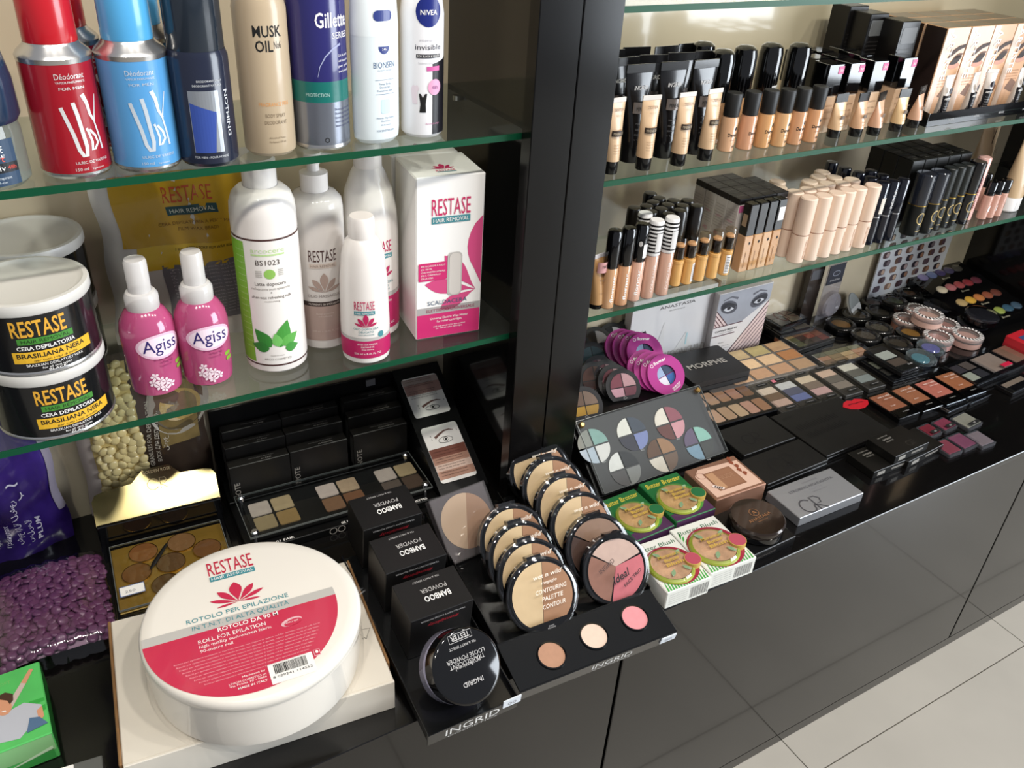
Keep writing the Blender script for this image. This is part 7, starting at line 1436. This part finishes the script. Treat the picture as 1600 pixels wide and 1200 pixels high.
# butter boxes
def butter(label, bl, br, tl, z, kind, w_=None, d_=None):
    t, w, d, h = flat_thing('powder_box', label, 'box', bl, br, tl, z, 'bronzer and blush boxes'); w = w_ or w; d = d_ or d; bz = kind == 'bronzer'
    c1 = mat('#1c6a34', .35, coat=.2) if bz else mat('#dfe0d8', .4); c2 = mat('#4d2a50', .35) if bz else c1
    g = G(); g.box(0, w, 0, d, 0, h, c1, .001); g.obj('carton', t)
    g = G(); T = TOP(h+.0002); T2 = TOP(h+.0004); T3 = TOP(h+.0006)
    if bz: g.flat([(.001, .001), (w-.001, .001), (w-.001, .026), (w*.6, .018), (.001, .012)], c2, T)
    else:
        gg = mat('#3fa544', .5)
        for k in range(16): x = .002+k*(w-.004)/16; g.flat([(x, .001), (x+.0022, .001), (x+.004, .018-abs(8-k)*.0006), (x+.003, .018-abs(8-k)*.0006)], gg, T)
        for k in range(7): g.flat(petal(.002, d*.35+k*.005, .012, .0012, .5+k*.1), gg, T)
    g.obj('print', t); g = G(); tx_ = mat('#c9b83a', .4) if bz else mat('#2c6a48', .5); g.text('*Butter Bronzer' if bz else 'Butter Blush', w*.5, d-.014, .0082 if bz else .0066, tx_, T, w*.86, slant=.2)
    g.obj('lettering', t)
    cx, cy, r = w*.48, d*.43, min(w, d)*.45
    rim = '#9aa832' ; g = G(); g.add([(x, y, h+.0006) for x, y in ell(cx+.0012, cy-.0005, r*(1.09 if bz else 1.13), r*(1.05 if bz else 1.1), 36)], [tuple(range(36))], mat('#a01f3c' if not bz else '#3f8a34', .35, coat=.3)); g.obj('window_edge', t)
    g = G(); g.lathe([(r, h+.0008), (r*.97, h+.003), (r*.86, h+.0045)], mat(rim, .3, coat=.4), 36, x=cx-.002, y=cy-.002); g.obj('compact_rim', t)
    g = G(); g.lathe([(r*.86, h+.0042), (0, h+.0046)], mat('#c49a6c' if bz else '#d0a084', .5, noise=.25, nscale=45, bump=.6, bscale=110), 36, x=cx-.002, y=cy-.001); g.obj('powder', t)
    g = G(); g.lathe([(r*.98, h+.0032), (r*.9, h+.0062), (r*.5, h+.0078), (0, h+.0082)], clear('#f4f4ec', 1.6, .03), 36, x=cx-.002, y=cy-.001); g.obj('clear_lid', t)
    g = G(); T4 = TOP(h+.0086); gp_ = mat('#4c8a5c', .5)
    for k, (x, y, a_) in enumerate(((-.4, .5, 2.2), (.5, .35, .6), (-.3, -.6, 4.0), (.35, -.5, 5.3))): g.flat(petal(cx+x*r*.7, cy+y*r*.7, r*.42, r*.09, a_, 1.), mat('#86ac88', .5), TOP(h+.0068))
    gl_ = mat('#c9a43a', .4); g.text('*Murumuru', cx, cy+.006, .0048, gl_, T4, r*1.05, slant=.2); g.text('*Butter', cx, cy-.0005, .0048, gl_, T4, r*.75, slant=.2); g.text('*%s' % ('Bronzer' if bz else 'Blush'), cx, cy-.007, .0048, gl_, T4, r*.85, slant=.2); g.obj('lid_lettering', t)
    g = G(); g.lathe([(r*.36, h+.0003), (r*.36, h+.0078), (r*.33, h+.008)], mat('#c8a24a', .4), 24, x=cx+r*.86, y=cy-r*.25); g.lathe([(r*.335, h+.0078), (r*.335, h+.0082), (0, h+.0082)], mat('#1f6a3c' if bz else '#b8485c', .35), 24, x=cx+r*.86, y=cy-r*.25); g.obj('seal', t)
    if not bz:
        g = G(); F = FRONT(-.0003)
        for k in range(14): x = w*.55+k*.0018; g.rect(x, x+(.0006, .0011)[k % 2], .004, h-.005, mat('#8a8a88', .5), F)
        for k in range(5): g.text('physicians formula powder', w*.28, h-.006-k*.0034, .0014, mat('#9a9a96', .5), F, w*.42)
        g.obj('front_print', t)
    else:
        g = G(); F = FRONT(-.0003); g.rect(.001, w-.001, .001, h-.001, c2, F); g.obj('front_print', t)
    return t
butter('green and purple bronzer box nearest the rose gold carton', (1057, 816), (1119, 794), (995, 757), .030, 'bronzer')
butter('green and purple bronzer box half hidden behind the compacts', (995, 846), (1042, 826), (940, 783), .026, 'bronzer', .058, .077)
butter('white and green blush box next to the low black box', (1111, 897), (1183, 870), (1046, 825), .025, 'blush', .066, .078)
butter('white and green blush box next to the blush trio compact', (1043, 927), (1110, 902), (990, 852), .025, 'blush', .060, .076)
